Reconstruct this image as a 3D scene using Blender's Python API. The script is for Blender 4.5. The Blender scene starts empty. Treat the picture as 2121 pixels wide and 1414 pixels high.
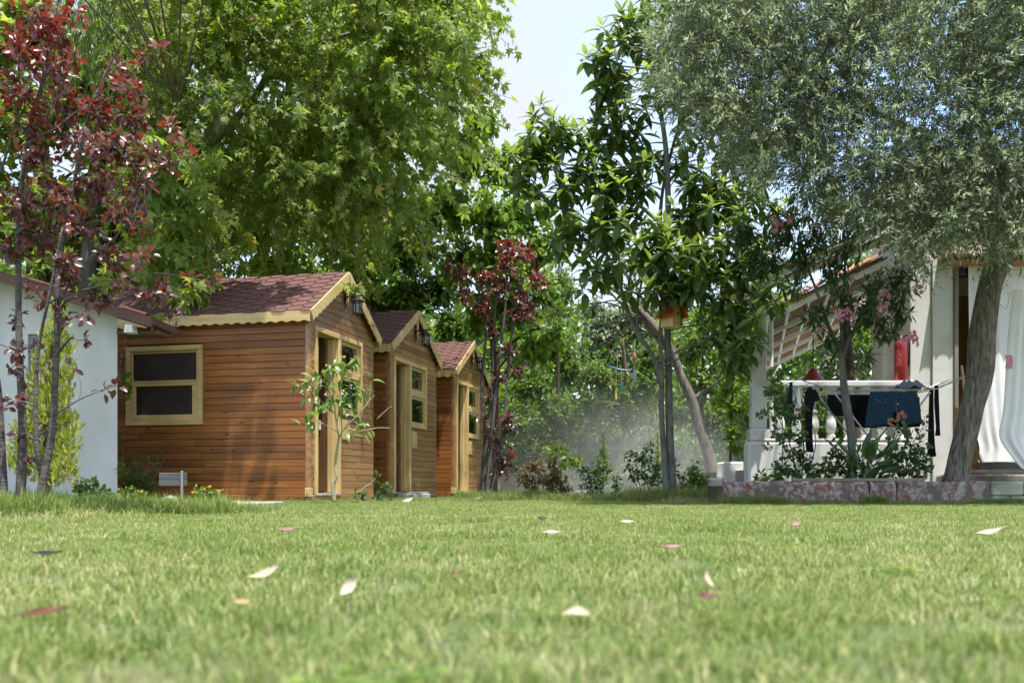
import bpy, math, random
import numpy as np
from mathutils import Vector, Matrix

random.seed(7)
rng = np.random.default_rng(11)
SC = bpy.context.scene
COL = SC.collection
PI = math.pi

# ------------------------------------------------------------------ camera, sky, sun, exposure
F_PX, CX, HOR, EYE = 2000.0, 1060.5, 1008.0, 0.18      # focal length in photo pixels, centre column, horizon row, eye height
cam_d = bpy.data.cameras.new('camera')
cam = bpy.data.objects.new('camera', cam_d); COL.objects.link(cam)
cam.location = (0, 0, EYE); cam.rotation_euler = (PI / 2, 0, 0)
cam_d.sensor_width = 36.0; cam_d.lens = 36.0 * F_PX / 2121.0
cam_d.shift_y = (HOR - 707.0) / 2121.0
cam_d.clip_start = 0.05; cam_d.clip_end = 2000
cam_d.dof.use_dof = True; cam_d.dof.focus_distance = 10.5; cam_d.dof.aperture_fstop = 4.8
SC.camera = cam

SUN_EL, SUN_AZ = math.radians(75), math.radians(34)     # azimuth: behind the camera, turned to its right
to_sun = Vector((math.sin(SUN_AZ) * math.cos(SUN_EL), -math.cos(SUN_AZ) * math.cos(SUN_EL), math.sin(SUN_EL)))
world = bpy.data.worlds.new('World'); SC.world = world; world.use_nodes = True
wn, wl = world.node_tree.nodes, world.node_tree.links
wn.clear()
w_out = wn.new('ShaderNodeOutputWorld'); w_bg = wn.new('ShaderNodeBackground')
w_sky = wn.new('ShaderNodeTexSky'); w_sky.sky_type = 'NISHITA'; w_sky.sun_disc = False
w_sky.sun_elevation = SUN_EL; w_sky.sun_rotation = math.radians(146)
w_sky.air_density = 1.0; w_sky.dust_density = 1.5
w_co = wn.new('ShaderNodeTexCoord'); w_map = wn.new('ShaderNodeMapping')
w_map.inputs['Scale'].default_value = (1, 1, 1.6); w_map.inputs['Location'].default_value = (0.35, 0.2, 0.1)
w_no = wn.new('ShaderNodeTexNoise'); w_no.inputs['Scale'].default_value = 1.9; w_no.inputs['Detail'].default_value = 8
w_no.inputs['Roughness'].default_value = 0.55
w_rp = wn.new('ShaderNodeValToRGB')
w_rp.color_ramp.elements[0].position = 0.37; w_rp.color_ramp.elements[1].position = 0.60
w_mx = wn.new('ShaderNodeMixRGB'); w_mx.inputs[2].default_value = (1.8, 1.88, 2.02, 1)
wl.new(w_co.outputs['Generated'], w_map.inputs[0]); wl.new(w_map.outputs[0], w_no.inputs['Vector'])
wl.new(w_no.outputs[0], w_rp.inputs[0]); wl.new(w_rp.outputs[0], w_mx.inputs[0])
wl.new(w_sky.outputs[0], w_mx.inputs[1]); wl.new(w_mx.outputs[0], w_bg.inputs[0])
w_bg.inputs[1].default_value = 0.15
wl.new(w_bg.outputs[0], w_out.inputs[0])
sun_d = bpy.data.lights.new('sun', 'SUN'); sun_d.energy = 2.75; sun_d.angle = math.radians(0.5); sun_d.color = (1.0, 0.955, 0.88)
sun = bpy.data.objects.new('sun', sun_d); COL.objects.link(sun)
sun.rotation_euler = (-to_sun).to_track_quat('-Z', 'Y').to_euler(); sun.location = (4, -10, 30)

vs = SC.view_settings
SC.display_settings.display_device = 'sRGB'
vs.view_transform = 'Standard'; vs.look = 'None'; vs.gamma = 1.0; vs.exposure = 1.72; vs.use_curve_mapping = False
cy = SC.cycles
SC.render.engine = 'CYCLES'
cy.use_denoising = True
try: cy.denoiser = 'OPENIMAGEDENOISE'; cy.denoising_input_passes = 'RGB_ALBEDO_NORMAL'
except Exception: pass
cy.max_bounces = 7; cy.diffuse_bounces = 4; cy.glossy_bounces = 3; cy.transmission_bounces = 5; cy.transparent_max_bounces = 8
cy.volume_bounces = 1; cy.sample_clamp_indirect = 6.0; cy.caustics_reflective = False; cy.caustics_refractive = False

# ------------------------------------------------------------------ helpers
def at(px, py, Y):
    """photo pixel + distance -> a point of the place"""
    return Vector(((px - CX) / F_PX * Y, Y, EYE + (HOR - py) / F_PX * Y))
def ground(px, Y, z=0.0):
    return Vector(((px - CX) / F_PX * Y, Y, z))

def mesh_np(name, V, faces, smooth=False, rnd=None):
    """V (n,3); faces: list of (m,k) index arrays"""
    V = np.asarray(V, dtype=np.float32).reshape(-1, 3)
    me = bpy.data.meshes.new(name)
    me.vertices.add(len(V)); me.vertices.foreach_set('co', V.ravel())
    idx, start, tot, s = [], [], [], 0
    for f in faces:
        f = np.asarray(f, dtype=np.int32)
        if f.size == 0: continue
        m, k = f.shape
        idx.append(f.ravel()); start.append(s + np.arange(m) * k); tot.append(np.full(m, k)); s += m * k
    idx = np.concatenate(idx).astype(np.int32); start = np.concatenate(start).astype(np.int32); tot = np.concatenate(tot).astype(np.int32)
    me.loops.add(len(idx)); me.loops.foreach_set('vertex_index', idx)
    me.polygons.add(len(start)); me.polygons.foreach_set('loop_start', start); me.polygons.foreach_set('loop_total', tot)
    me.polygons.foreach_set('use_smooth', np.full(len(start), bool(smooth)))
    me.update(calc_edges=True)
    if rnd is not None:
        a = me.attributes.new('rnd', 'FLOAT', 'POINT'); a.data.foreach_set('value', np.asarray(rnd, dtype=np.float32))
    return me

def link(name, me, m, parent=None, loc=None):
    o = bpy.data.objects.new(name, me)
    if me is not None and m is not None and len(me.materials) == 0: me.materials.append(m)
    COL.objects.link(o)
    if parent is not None: o.parent = parent
    if loc is not None: o.location = loc
    return o

def tag(o, label=None, cat=None, group=None, kind=None):
    if label: o['label'] = label
    if cat: o['category'] = cat
    if group: o['group'] = group
    if kind: o['kind'] = kind
    return o

def thing(name, label, cat, loc=(0, 0, 0), rotz=0.0, group=None):
    o = bpy.data.objects.new(name, None); COL.objects.link(o)
    o.empty_display_size = 0.1
    o.location = loc; o.rotation_euler = (0, 0, rotz)
    return tag(o, label, cat, group)

def norm(a):
    return a / np.maximum(np.linalg.norm(a, axis=-1, keepdims=True), 1e-9)

class G:
    """collects geometry for ONE mesh"""
    def __init__(self): self.v, self.f, self.n = [], [], 0
    def add(self, V, F):
        V = np.asarray(V, dtype=float).reshape(-1, 3)
        for f in F:
            f = np.asarray(f, dtype=int)
            if f.ndim == 1: f = f[None]
            self.f.append(f + self.n)
        self.v.append(V); self.n += len(V); return self
    def box(self, x0, x1, y0, y1, z0, z1, b=0.0):
        if b <= 0:
            V = [(x, y, z) for x in (x0, x1) for y in (y0, y1) for z in (z0, z1)]
            return self.add(V, [np.array([[0,1,3,2],[4,6,7,5],[0,4,5,1],[2,3,7,6],[0,2,6,4],[1,5,7,3]])])
        # chamfered box: 24 corners
        c = np.array([(x0+x1)/2, (y0+y1)/2, (z0+z1)/2]); h = np.array([x1-x0, y1-y0, z1-z0]) / 2
        b = min(b, h.min() * 0.45)
        V, ix = [], {}
        for sx in (-1, 1):
            for sy in (-1, 1):
                for sz in (-1, 1):
                    s = np.array([sx, sy, sz])
                    for ax in range(3):
                        q = h - b; q[ax] = h[ax]
                        ix[(sx, sy, sz, ax)] = len(V); V.append(c + s * q)
        F4, F3 = [], []
        for ax in range(3):
            o1, o2 = (ax + 1) % 3, (ax + 2) % 3
            for s in (-1, 1):
                quad = []
                for (p, q) in ((-1,-1),(1,-1),(1,1),(-1,1)):
                    k = [0,0,0]; k[ax] = s; k[o1] = p; k[o2] = q
                    quad.append(ix[(k[0],k[1],k[2],ax)])
                F4.append(quad if s > 0 else quad[::-1])
            for p in (-1, 1):            # edges along ax
                for q in (-1, 1):
                    k0 = [0,0,0]; k0[ax] = -1; k0[o1] = p; k0[o2] = q
                    k1 = list(k0); k1[ax] = 1
                    quad = [ix[(*k0, o1)], ix[(*k1, o1)], ix[(*k1, o2)], ix[(*k0, o2)]]
                    F4.append(quad if p * q > 0 else quad[::-1])
        for sx in (-1, 1):
            for sy in (-1, 1):
                for sz in (-1, 1):
                    t = [ix[(sx,sy,sz,0)], ix[(sx,sy,sz,1)], ix[(sx,sy,sz,2)]]
                    F3.append(t if sx*sy*sz > 0 else t[::-1])
        return self.add(V, [np.array(F4), np.array(F3)])
    def tube(self, pts, r, n=8, caps=True):
        P = np.array([list(p) for p in pts], dtype=float); m = len(P)
        R = np.full(m, float(r)) if np.isscalar(r) else np.asarray(r, dtype=float)
        V = ring_pts(P[None], R[None], n)[0].reshape(-1, 3)
        F = [tube_faces(1, m, n)]
        if caps:
            F.append(np.arange(n)[None, ::-1]); F.append((np.arange(n) + (m - 1) * n)[None])
        return self.add(V, F)
    def lathe(self, prof, c=(0,0,0), n=14):
        prof = np.array(prof, dtype=float); m = len(prof)
        a = np.arange(n) * 2 * PI / n
        V = np.stack([np.outer(prof[:,0], np.cos(a)) + c[0], np.outer(prof[:,0], np.sin(a)) + c[1], np.repeat(prof[:,1:2], n, 1) + c[2]], -1)
        F = [tube_faces(1, m, n), np.arange(n)[None, ::-1], (np.arange(n) + (m-1)*n)[None]]
        return self.add(V, F)
    def prism(self, poly, f, t0, t1):
        """poly: list of 2d points; f(a,b,t)->xyz; extruded from t0 to t1"""
        n = len(poly)
        V = [f(a, b, t0) for a, b in poly] + [f(a, b, t1) for a, b in poly]
        sides = [[i, (i+1) % n, n + (i+1) % n, n + i] for i in range(n)]
        return self.add(V, [np.array(sides), np.arange(n)[None, ::-1], (np.arange(n) + n)[None]])
    def grid(self, P, thick=None, offs=(0, 1, 0)):
        """P (a,b,3) sheet; thick -> closed slab along offs"""
        P = np.asarray(P, dtype=float); a, b = P.shape[:2]
        i = np.arange(a*b).reshape(a, b)
        q = np.stack([i[:-1,:-1], i[1:,:-1], i[1:,1:], i[:-1,1:]], -1).reshape(-1, 4)
        if not thick: return self.add(P.reshape(-1, 3), [q])
        Q = P + np.array(offs) * thick
        N = a*b
        rim = np.concatenate([i[0,:], i[1:,-1], i[-1,-2::-1], i[-2:0:-1,0]])
        r2 = np.roll(rim, -1)
        side = np.stack([rim, r2, r2 + N, rim + N], -1)
        return self.add(np.concatenate([P.reshape(-1,3), Q.reshape(-1,3)]), [q, q[:, ::-1] + N, side])
    def build(self, name, m, parent=None, smooth=False, loc=None):
        V = np.concatenate(self.v)
        by = {}
        for f in self.f: by.setdefault(f.shape[1], []).append(f)
        me = mesh_np(name, V, [np.concatenate(x) for x in by.values()], smooth)
        import bmesh as _bm
        bm = _bm.new(); bm.from_mesh(me); _bm.ops.recalc_face_normals(bm, faces=bm.faces); bm.to_mesh(me); bm.free()
        if smooth:
            me.polygons.foreach_set('use_smooth', np.ones(len(me.polygons), dtype=bool))
            try: me.set_sharp_from_angle(angle=math.radians(50))
            except Exception: pass
        return link(name, me, m, parent, loc)

def ring_pts(P, R, n):
    """P (k,m,3), R (k,m) -> (k,m,n,3)"""
    T = np.gradient(P, axis=1); T = norm(T)
    ref = np.where(np.abs(T[..., 2:3]) > 0.9, np.array([0.2, 1.0, 0.1]), np.array([0.1, 0.2, 1.0]))
    ref = np.broadcast_to(ref[:, :1], T.shape)
    S = norm(np.cross(T, ref)); B = np.cross(T, S)
    a = np.arange(n) * 2 * PI / n
    return P[:, :, None] + R[:, :, None, None] * (np.cos(a)[None, None, :, None] * S[:, :, None] + np.sin(a)[None, None, :, None] * B[:, :, None])
def tube_faces(k, m, n):
    i = np.arange(k*m*n).reshape(k, m, n)
    j = np.roll(i, -1, axis=2)
    return np.stack([i[:, :-1], j[:, :-1], j[:, 1:], i[:, 1:]], -1).reshape(-1, 4)

def catmull(pts, m):
    """resample control points (any width) to m samples"""
    P = np.array([list(p) for p in pts], dtype=float); n = len(P)
    E = np.concatenate([2*P[:1]-P[1:2], P, 2*P[-1:]-P[-2:-1]])
    t = np.linspace(0, n - 1 - 1e-6, m); i = t.astype(int); u = (t - i)[:, None]
    a, b, c, d = E[i], E[i+1], E[i+2], E[i+3]
    return 0.5 * ((2*b) + (c-a)*u + (2*a-5*b+4*c-d)*u*u + (3*b-a-3*c+d)*u**3)

# ------------------------------------------------------------------ materials
def nmat(name):
    m = bpy.data.materials.new(name); m.use_nodes = True
    nt = m.node_tree; nt.nodes.clear()
    return m, nt.nodes, nt.links
def principled(nodes, links):
    o = nodes.new('ShaderNodeOutputMaterial'); p = nodes.new('ShaderNodeBsdfPrincipled')
    links.new(p.outputs[0], o.inputs[0]); return o, p
def ramp(nodes, stops):
    r = nodes.new('ShaderNodeValToRGB'); e = r.color_ramp.elements
    while len(e) < len(stops): e.new(0.5)
    for k, (p, c) in enumerate(stops):
        e[k].position = p; e[k].color = (*c, 1) if len(c) == 3 else c
    return r
def mapping(nodes, links, scale, src='Object', randoff=0.0):
    tc = nodes.new('ShaderNodeTexCoord'); mp = nodes.new('ShaderNodeMapping')
    mp.inputs['Scale'].default_value = scale
    links.new(tc.outputs[src], mp.inputs[0])
    if randoff:
        oi = nodes.new('ShaderNodeObjectInfo'); mu = nodes.new('ShaderNodeMath'); mu.operation = 'MULTIPLY'; mu.inputs[1].default_value = randoff
        links.new(oi.outputs['Random'], mu.inputs[0]); links.new(mu.outputs[0], mp.inputs['Location'])
    return mp

def plain(name, col, rough=0.6, var=0.12, scale=9.0, metal=0.0, bump=0.1, spec=0.4, coat=0.0):
    m, N, L = nmat(name); o, p = principled(N, L)
    mp = mapping(N, L, (scale,)*3, randoff=13.0)
    no = N.new('ShaderNodeTexNoise'); no.inputs['Scale'].default_value = 1.0; no.inputs['Detail'].default_value = 6
    L.new(mp.outputs[0], no.inputs['Vector'])
    lo = tuple(c*(1-var) for c in col); hi = tuple(min(1, c*(1+var)) for c in col)
    r = ramp(N, [(0.3, lo), (0.7, hi)]); L.new(no.outputs[0], r.inputs[0]); L.new(r.outputs[0], p.inputs['Base Color'])
    p.inputs['Roughness'].default_value = rough; p.inputs['Metallic'].default_value = metal
    p.inputs['Specular IOR Level'].default_value = spec; p.inputs['Coat Weight'].default_value = coat
    if bump:
        b = N.new('ShaderNodeBump'); b.inputs['Strength'].default_value = bump; b.inputs['Distance'].default_value = 0.01
        L.new(no.outputs[0], b.inputs['Height']); L.new(b.outputs[0], p.inputs['Normal'])
    return m

def wood(name, dark, mid, light, axis, rough=0.45, coat=0.0, knots=True, knot_col=(0.045, 0.013, 0.005), along=1.1, across=16.0, kscale=(4.2, 9.0), ktone=0.30, kcut=0.38):
    """axis: index of the grain direction in object space"""
    m, N, L = nmat(name); o, p = principled(N, L)
    sc = [across]*3; sc[axis] = along
    mp = mapping(N, L, sc, randoff=37.0)
    no = N.new('ShaderNodeTexNoise'); no.inputs['Scale'].default_value = 1.0; no.inputs['Detail'].default_value = 7; no.inputs['Distortion'].default_value = 0.6
    L.new(mp.outputs[0], no.inputs['Vector'])
    r = ramp(N, [(0.25, dark), (0.5, mid), (0.75, light)]); L.new(no.outputs[0], r.inputs[0])
    # slow tone difference from board to board
    oi = N.new('ShaderNodeObjectInfo'); hv = N.new('ShaderNodeHueSaturation')
    ma = N.new('ShaderNodeMapRange'); ma.inputs['To Min'].default_value = 1 - ktone; ma.inputs['To Max'].default_value = 1 + ktone*0.7
    L.new(oi.outputs['Random'], ma.inputs[0]); L.new(ma.outputs[0], hv.inputs['Value']); L.new(r.outputs[0], hv.inputs['Color'])
    last = hv.outputs[0]
    mw = mapping(N, L, (1.3, 1.3, 1.3)); nw = N.new('ShaderNodeTexNoise'); nw.inputs['Scale'].default_value = 1.0; nw.inputs['Detail'].default_value = 6; L.new(mw.outputs[0], nw.inputs['Vector'])
    rw = ramp(N, [(0.30, (0.66, 0.64, 0.62)), (0.62, (1.0, 1.0, 1.0))]); L.new(nw.outputs[0], rw.inputs[0])
    mw2 = N.new('ShaderNodeMixRGB'); mw2.blend_type = 'MULTIPLY'; mw2.inputs[0].default_value = 0.8; L.new(last, mw2.inputs[1]); L.new(rw.outputs[0], mw2.inputs[2]); last = mw2.outputs[0]
    if knots:
        ks = [kscale[1]]*3; ks[axis] = kscale[0]
        mk = mapping(N, L, ks, randoff=91.0)
        nd = N.new('ShaderNodeTexNoise'); nd.inputs['Scale'].default_value = 6.0
        L.new(mk.outputs[0], nd.inputs['Vector'])
        ad = N.new('ShaderNodeMixRGB'); ad.inputs[0].default_value = 0.06; L.new(mk.outputs[0], ad.inputs[1]); L.new(nd.outputs['Color'], ad.inputs[2])
        vo = N.new('ShaderNodeTexVoronoi'); vo.inputs['Scale'].default_value = 1.0; L.new(ad.outputs[0], vo.inputs['Vector'])
        kr = ramp(N, [(0.06, (1,1,1)), (0.12, (0.6,)*3), (0.17, (0,0,0))]); L.new(vo.outputs['Distance'], kr.inputs[0])
        sp = N.new('ShaderNodeSeparateColor'); L.new(vo.outputs['Color'], sp.inputs[0]); gt = N.new('ShaderNodeMath'); gt.operation = 'GREATER_THAN'; gt.inputs[1].default_value = kcut; L.new(sp.outputs[0], gt.inputs[0])
        km = N.new('ShaderNodeMath'); km.operation = 'MULTIPLY'; L.new(kr.outputs[0], km.inputs[0]); L.new(gt.outputs[0], km.inputs[1])
        mx = N.new('ShaderNodeMixRGB'); mx.inputs[2].default_value = (*knot_col, 1)
        L.new(km.outputs[0], mx.inputs[0]); L.new(last, mx.inputs[1]); last = mx.outputs[0]
    L.new(last, p.inputs['Base Color'])
    p.inputs['Roughness'].default_value = rough; p.inputs['Coat Weight'].default_value = coat; p.inputs['Coat Roughness'].default_value = 0.22
    b = N.new('ShaderNodeBump'); b.inputs['Strength'].default_value = 0.12; b.inputs['Distance'].default_value = 0.004
    L.new(no.outputs[0], b.inputs['Height']); L.new(b.outputs[0], p.inputs['Normal'])
    return m

def leaf_mat(name, stops, rough=0.42, trans=0.35, tint=(1.25, 1.2, 0.55), spec=0.5):
    m, N, L = nmat(name)
    o = N.new('ShaderNodeOutputMaterial'); p = N.new('ShaderNodeBsdfPrincipled'); t = N.new('ShaderNodeBsdfTranslucent'); mx = N.new('ShaderNodeMixShader')
    a = N.new('ShaderNodeAttribute'); a.attribute_name = 'rnd'; oi = N.new('ShaderNodeObjectInfo')
    ad = N.new('ShaderNodeMath'); ad.operation = 'ADD'; L.new(a.outputs['Fac'], ad.inputs[0]); L.new(oi.outputs['Random'], ad.inputs[1])
    fr = N.new('ShaderNodeMath'); fr.operation = 'FRACT'; L.new(ad.outputs[0], fr.inputs[0])
    r = ramp(N, stops); L.new(fr.outputs[0], r.inputs[0])
    mp = mapping(N, L, (23,)*3); no = N.new('ShaderNodeTexNoise'); no.inputs['Scale'].default_value = 1.0; L.new(mp.outputs[0], no.inputs['Vector'])
    hv = N.new('ShaderNodeHueSaturation'); ma = N.new('ShaderNodeMapRange'); ma.inputs['To Min'].default_value = 0.72; ma.inputs['To Max'].default_value = 1.28
    L.new(no.outputs[0], ma.inputs[0]); L.new(ma.outputs[0], hv.inputs['Value']); L.new(r.outputs[0], hv.inputs['Color'])
    L.new(hv.outputs[0], p.inputs['Base Color'])
    p.inputs['Roughness'].default_value = rough; p.inputs['Specular IOR Level'].default_value = spec
    mu = N.new('ShaderNodeMixRGB'); mu.blend_type = 'MULTIPLY'; mu.inputs[0].default_value = 1.0; mu.inputs[2].default_value = (*tint, 1)
    L.new(hv.outputs[0], mu.inputs[1]); L.new(mu.outputs[0], t.inputs[0])
    mx.inputs[0].default_value = trans
    L.new(p.outputs[0], mx.inputs[1]); L.new(t.outputs[0], mx.inputs[2]); L.new(mx.outputs[0], o.inputs[0])
    return m

def leaf_rnd_only(m):
    """no per-object shift: for meshes whose rnd already says the leaf's age"""
    for n in m.node_tree.nodes:
        if n.type == 'MATH' and n.operation == 'ADD':
            for l in list(n.inputs[1].links): m.node_tree.links.remove(l)
            n.inputs[1].default_value = 0.0
    return m

def bark(name, dark, light, scale=(14, 14, 4), bump=0.6):
    m, N, L = nmat(name); o, p = principled(N, L)
    mp = mapping(N, L, scale)
    no = N.new('ShaderNodeTexNoise'); no.inputs['Scale'].default_value = 1.0; no.inputs['Detail'].default_value = 9; no.inputs['Roughness'].default_value = 0.65
    L.new(mp.outputs[0], no.inputs['Vector'])
    r = ramp(N, [(0.3, dark), (0.68, light)]); L.new(no.outputs[0], r.inputs[0]); L.new(r.outputs[0], p.inputs['Base Color'])
    p.inputs['Roughness'].default_value = 0.85; p.inputs['Specular IOR Level'].default_value = 0.2
    b = N.new('ShaderNodeBump'); b.inputs['Strength'].default_value = bump; b.inputs['Distance'].default_value = 0.03
    L.new(no.outputs[0], b.inputs['Height']); L.new(b.outputs[0], p.inputs['Normal'])
    return m

def two_tone(name, a, b, c, scale, lo=0.42, hi=0.55, rough=0.85, bump=0.5, stretch=(1, 1, 1)):
    """peeling paint / stained render: patches of b and c over a"""
    m, N, L = nmat(name); o, p = principled(N, L)
    mp = mapping(N, L, tuple(scale*s for s in stretch), randoff=5.0)
    n1 = N.new('ShaderNodeTexNoise'); n1.inputs['Scale'].default_value = 1.0; n1.inputs['Detail'].default_value = 10; n1.inputs['Roughness'].default_value = 0.7
    n2 = N.new('ShaderNodeTexNoise'); n2.inputs['Scale'].default_value = 0.45; n2.inputs['Detail'].default_value = 8
    L.new(mp.outputs[0], n1.inputs['Vector']); L.new(mp.outputs[0], n2.inputs['Vector'])
    r1 = ramp(N, [(lo, (0,0,0)), (hi, (1,1,1))]); L.new(n1.outputs[0], r1.inputs[0])
    r2 = ramp(N, [(0.5, (0,0,0)), (0.62, (1,1,1))]); L.new(n2.outputs[0], r2.inputs[0])
    m1 = N.new('ShaderNodeMixRGB'); m1.inputs[1].default_value = (*a, 1); m1.inputs[2].default_value = (*b, 1); L.new(r1.outputs[0], m1.inputs[0])
    m2 = N.new('ShaderNodeMixRGB'); m2.inputs[2].default_value = (*c, 1); L.new(r2.outputs[0], m2.inputs[0]); L.new(m1.outputs[0], m2.inputs[1])
    L.new(m2.outputs[0], p.inputs['Base Color']); p.inputs['Roughness'].default_value = rough
    bp = N.new('ShaderNodeBump'); bp.inputs['Strength'].default_value = bump; bp.inputs['Distance'].default_value = 0.01
    L.new(n1.outputs[0], bp.inputs['Height']); L.new(bp.outputs[0], p.inputs['Normal'])
    return m

def glass(name, col=(0.9, 0.95, 0.93), mixin=0.6):
    m, N, L = nmat(name)
    o = N.new('ShaderNodeOutputMaterial'); g = N.new('ShaderNodeBsdfGlossy'); t = N.new('ShaderNodeBsdfTransparent'); mx = N.new('ShaderNodeMixShader')
    fz = N.new('ShaderNodeLayerWeight'); fz.inputs[0].default_value = 0.5
    g.inputs['Roughness'].default_value = 0.03; t.inputs[0].default_value = (*col, 1)
    mr = N.new('ShaderNodeMapRange'); mr.inputs['To Min'].default_value = 0.08; mr.inputs['To Max'].default_value = mixin
    L.new(fz.outputs['Fresnel'], mr.inputs[0]); L.new(mr.outputs[0], mx.inputs[0])
    L.new(t.outputs[0], mx.inputs[1]); L.new(g.outputs[0], mx.inputs[2]); L.new(mx.outputs[0], o.inputs[0])
    return m

M = {}
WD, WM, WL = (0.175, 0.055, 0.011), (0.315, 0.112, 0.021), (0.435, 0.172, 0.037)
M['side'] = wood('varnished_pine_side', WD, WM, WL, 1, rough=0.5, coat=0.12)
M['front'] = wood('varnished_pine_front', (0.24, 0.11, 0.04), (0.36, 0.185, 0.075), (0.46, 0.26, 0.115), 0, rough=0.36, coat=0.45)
PD, PM, PL = (0.50, 0.34, 0.13), (0.64, 0.46, 0.20), (0.74, 0.57, 0.29)
for ax, k in enumerate('xyz'):
    M['pine_' + k] = wood('pale_pine_' + k, PD, PM, PL, ax, rough=0.5, coat=0.1, knot_col=(0.25, 0.09, 0.03), along=0.9, across=22, kscale=(1.6, 5.0), ktone=0.12, kcut=0.5)
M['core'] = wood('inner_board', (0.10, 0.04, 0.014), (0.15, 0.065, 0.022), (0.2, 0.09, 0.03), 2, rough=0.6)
M['shingle'] = plain('bitumen_shingle', (0.128, 0.068, 0.060), 0.9, 0.3, 60, bump=0.5, spec=0.15)
M['deck'] = plain('bitumen_joint', (0.028, 0.016, 0.017), 0.9, 0.2, 40)
M['concrete'] = plain('concrete', (0.34, 0.33, 0.31), 0.9, 0.22, 12, bump=0.4)
M['black'] = plain('black_iron', (0.018, 0.019, 0.021), 0.42, 0.2, 30, metal=0.3)
M['screen'] = plain('insect_screen', (0.035, 0.028, 0.026), 0.55, 0.25, 5, spec=0.3)
M['glass'] = glass('window_glass')
M['lampglass'] = glass('lantern_glass', (0.92, 0.93, 0.9), 0.5)
M['white'] = plain('white_paint', (0.78, 0.78, 0.76), 0.6, 0.06, 3)
M['render_l'] = two_tone('white_render', (0.60, 0.62, 0.645), (0.565, 0.58, 0.60), (0.50, 0.505, 0.505), 2.2, 0.40, 0.70, bump=0.3, stretch=(1, 1, 0.45))
M['render_r'] = two_tone('old_white_render', (0.68, 0.68, 0.65), (0.60, 0.60, 0.565), (0.55, 0.53, 0.47), 3.0, 0.45, 0.7, bump=0.6)
M['oldwhite'] = two_tone('flaking_white_paint', (0.72, 0.72, 0.70), (0.60, 0.59, 0.57), (0.40, 0.38, 0.35), 7.0, 0.5, 0.68, bump=0.4)
M['beige'] = two_tone('beige_render', (0.60, 0.55, 0.47), (0.52, 0.47, 0.40), (0.44, 0.38, 0.32), 2.5, 0.4, 0.7)
M['terracotta'] = two_tone('terracotta', (0.40, 0.15, 0.085), (0.48, 0.22, 0.14), (0.28, 0.12, 0.08), 6, 0.4, 0.62)
M['rake'] = plain('brown_metal_edge', (0.115, 0.058, 0.042), 0.6, 0.2, 4)
M['gutter'] = plain('white_plastic', (0.72, 0.74, 0.74), 0.35, 0.05, 3)
M['greyframe'] = plain('grey_aluminium', (0.23, 0.25, 0.28), 0.45, 0.06, 4)
M['planter'] = two_tone('peeling_red_paint', (0.185, 0.078, 0.062), (0.33, 0.315, 0.29), (0.13, 0.115, 0.095), 19.0, 0.45, 0.56, stretch=(1, 1, 0.8), bump=0.8)
M['planter_grey'] = two_tone('mossy_white_block', (0.44, 0.44, 0.40), (0.30, 0.33, 0.25), (0.16, 0.17, 0.12), 7.0, 0.45, 0.6)
M['stone'] = two_tone('step_stone', (0.30, 0.27, 0.23), (0.22, 0.2, 0.17), (0.14, 0.12, 0.1), 5.0)
M['oldplank'] = wood('weathered_plank', (0.18, 0.16, 0.11), (0.28, 0.25, 0.18), (0.36, 0.33, 0.25), 0, rough=0.9, knots=False)
M['greywood'] = wood('grey_weathered_wood', (0.06, 0.06, 0.068), (0.10, 0.102, 0.112), (0.15, 0.155, 0.17), 0, rough=0.85, knots=False)
M['greywood_z'] = wood('grey_weathered_post', (0.16, 0.145, 0.125), (0.25, 0.23, 0.20), (0.34, 0.32, 0.29), 2, rough=0.9, knots=False)
M['doorwood'] = wood('orange_brown_door', (0.26, 0.10, 0.03), (0.36, 0.15, 0.045), (0.44, 0.2, 0.07), 2, rough=0.5)
M['cane'] = wood('cane_matting', (0.14, 0.08, 0.045), (0.30, 0.19, 0.11), (0.44, 0.31, 0.19), 0, rough=0.9, knots=False, across=60)
M['red'] = plain('red_enamel', (0.29, 0.012, 0.016), 0.32, 0.06, 4, coat=0.5)
M['redwhite'] = two_tone('extinguisher_label', (0.46, 0.03, 0.03), (0.62, 0.45, 0.43), (0.46, 0.02, 0.022), 60, 0.55, 0.58, rough=0.4, bump=0)
M['steel'] = plain('galvanised_tube', (0.46, 0.47, 0.48), 0.35, 0.1, 15, metal=0.7)
M['blackcloth'] = plain('black_cotton', (0.012, 0.012, 0.016), 0.95, 0.35, 40, bump=0.3, spec=0.1)
M['navy'] = plain('navy_cotton', (0.018, 0.022, 0.036), 0.95, 0.3, 40, bump=0.3, spec=0.1)
M['denim'] = plain('blue_denim', (0.022, 0.048, 0.085), 0.92, 0.35, 70, bump=0.3, spec=0.1)
M['greycloth'] = plain('grey_blue_cloth', (0.17, 0.19, 0.25), 0.95, 0.3, 25, bump=0.4, spec=0.1)
M['whitecloth'] = plain('white_cotton', (0.78, 0.79, 0.80), 0.9, 0.04, 8, bump=0.15, spec=0.1)
M['pinkcloth'] = plain('pink_print', (0.62, 0.25, 0.36), 0.9, 0.15, 20, bump=0.1)
M['straw'] = plain('broom_straw', (0.36, 0.23, 0.09), 0.85, 0.3, 60)
M['orangeroof'] = plain('orange_paint', (0.60, 0.085, 0.022), 0.5, 0.12, 12)
M['soil'] = two_tone('garden_soil', (0.085, 0.06, 0.04), (0.13, 0.10, 0.065), (0.05, 0.06, 0.025), 3.0, 0.4, 0.65)
M['turf'] = two_tone('turf_soil', (0.085, 0.10, 0.034), (0.075, 0.115, 0.028), (0.12, 0.115, 0.05), 7.0, 0.4, 0.6)
M['turquoise'] = plain('turquoise_paint', (0.04, 0.16, 0.19), 0.5, 0.2, 20)
M['salmon'] = plain('salmon_paint', (0.34, 0.13, 0.10), 0.5, 0.2, 20)
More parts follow.
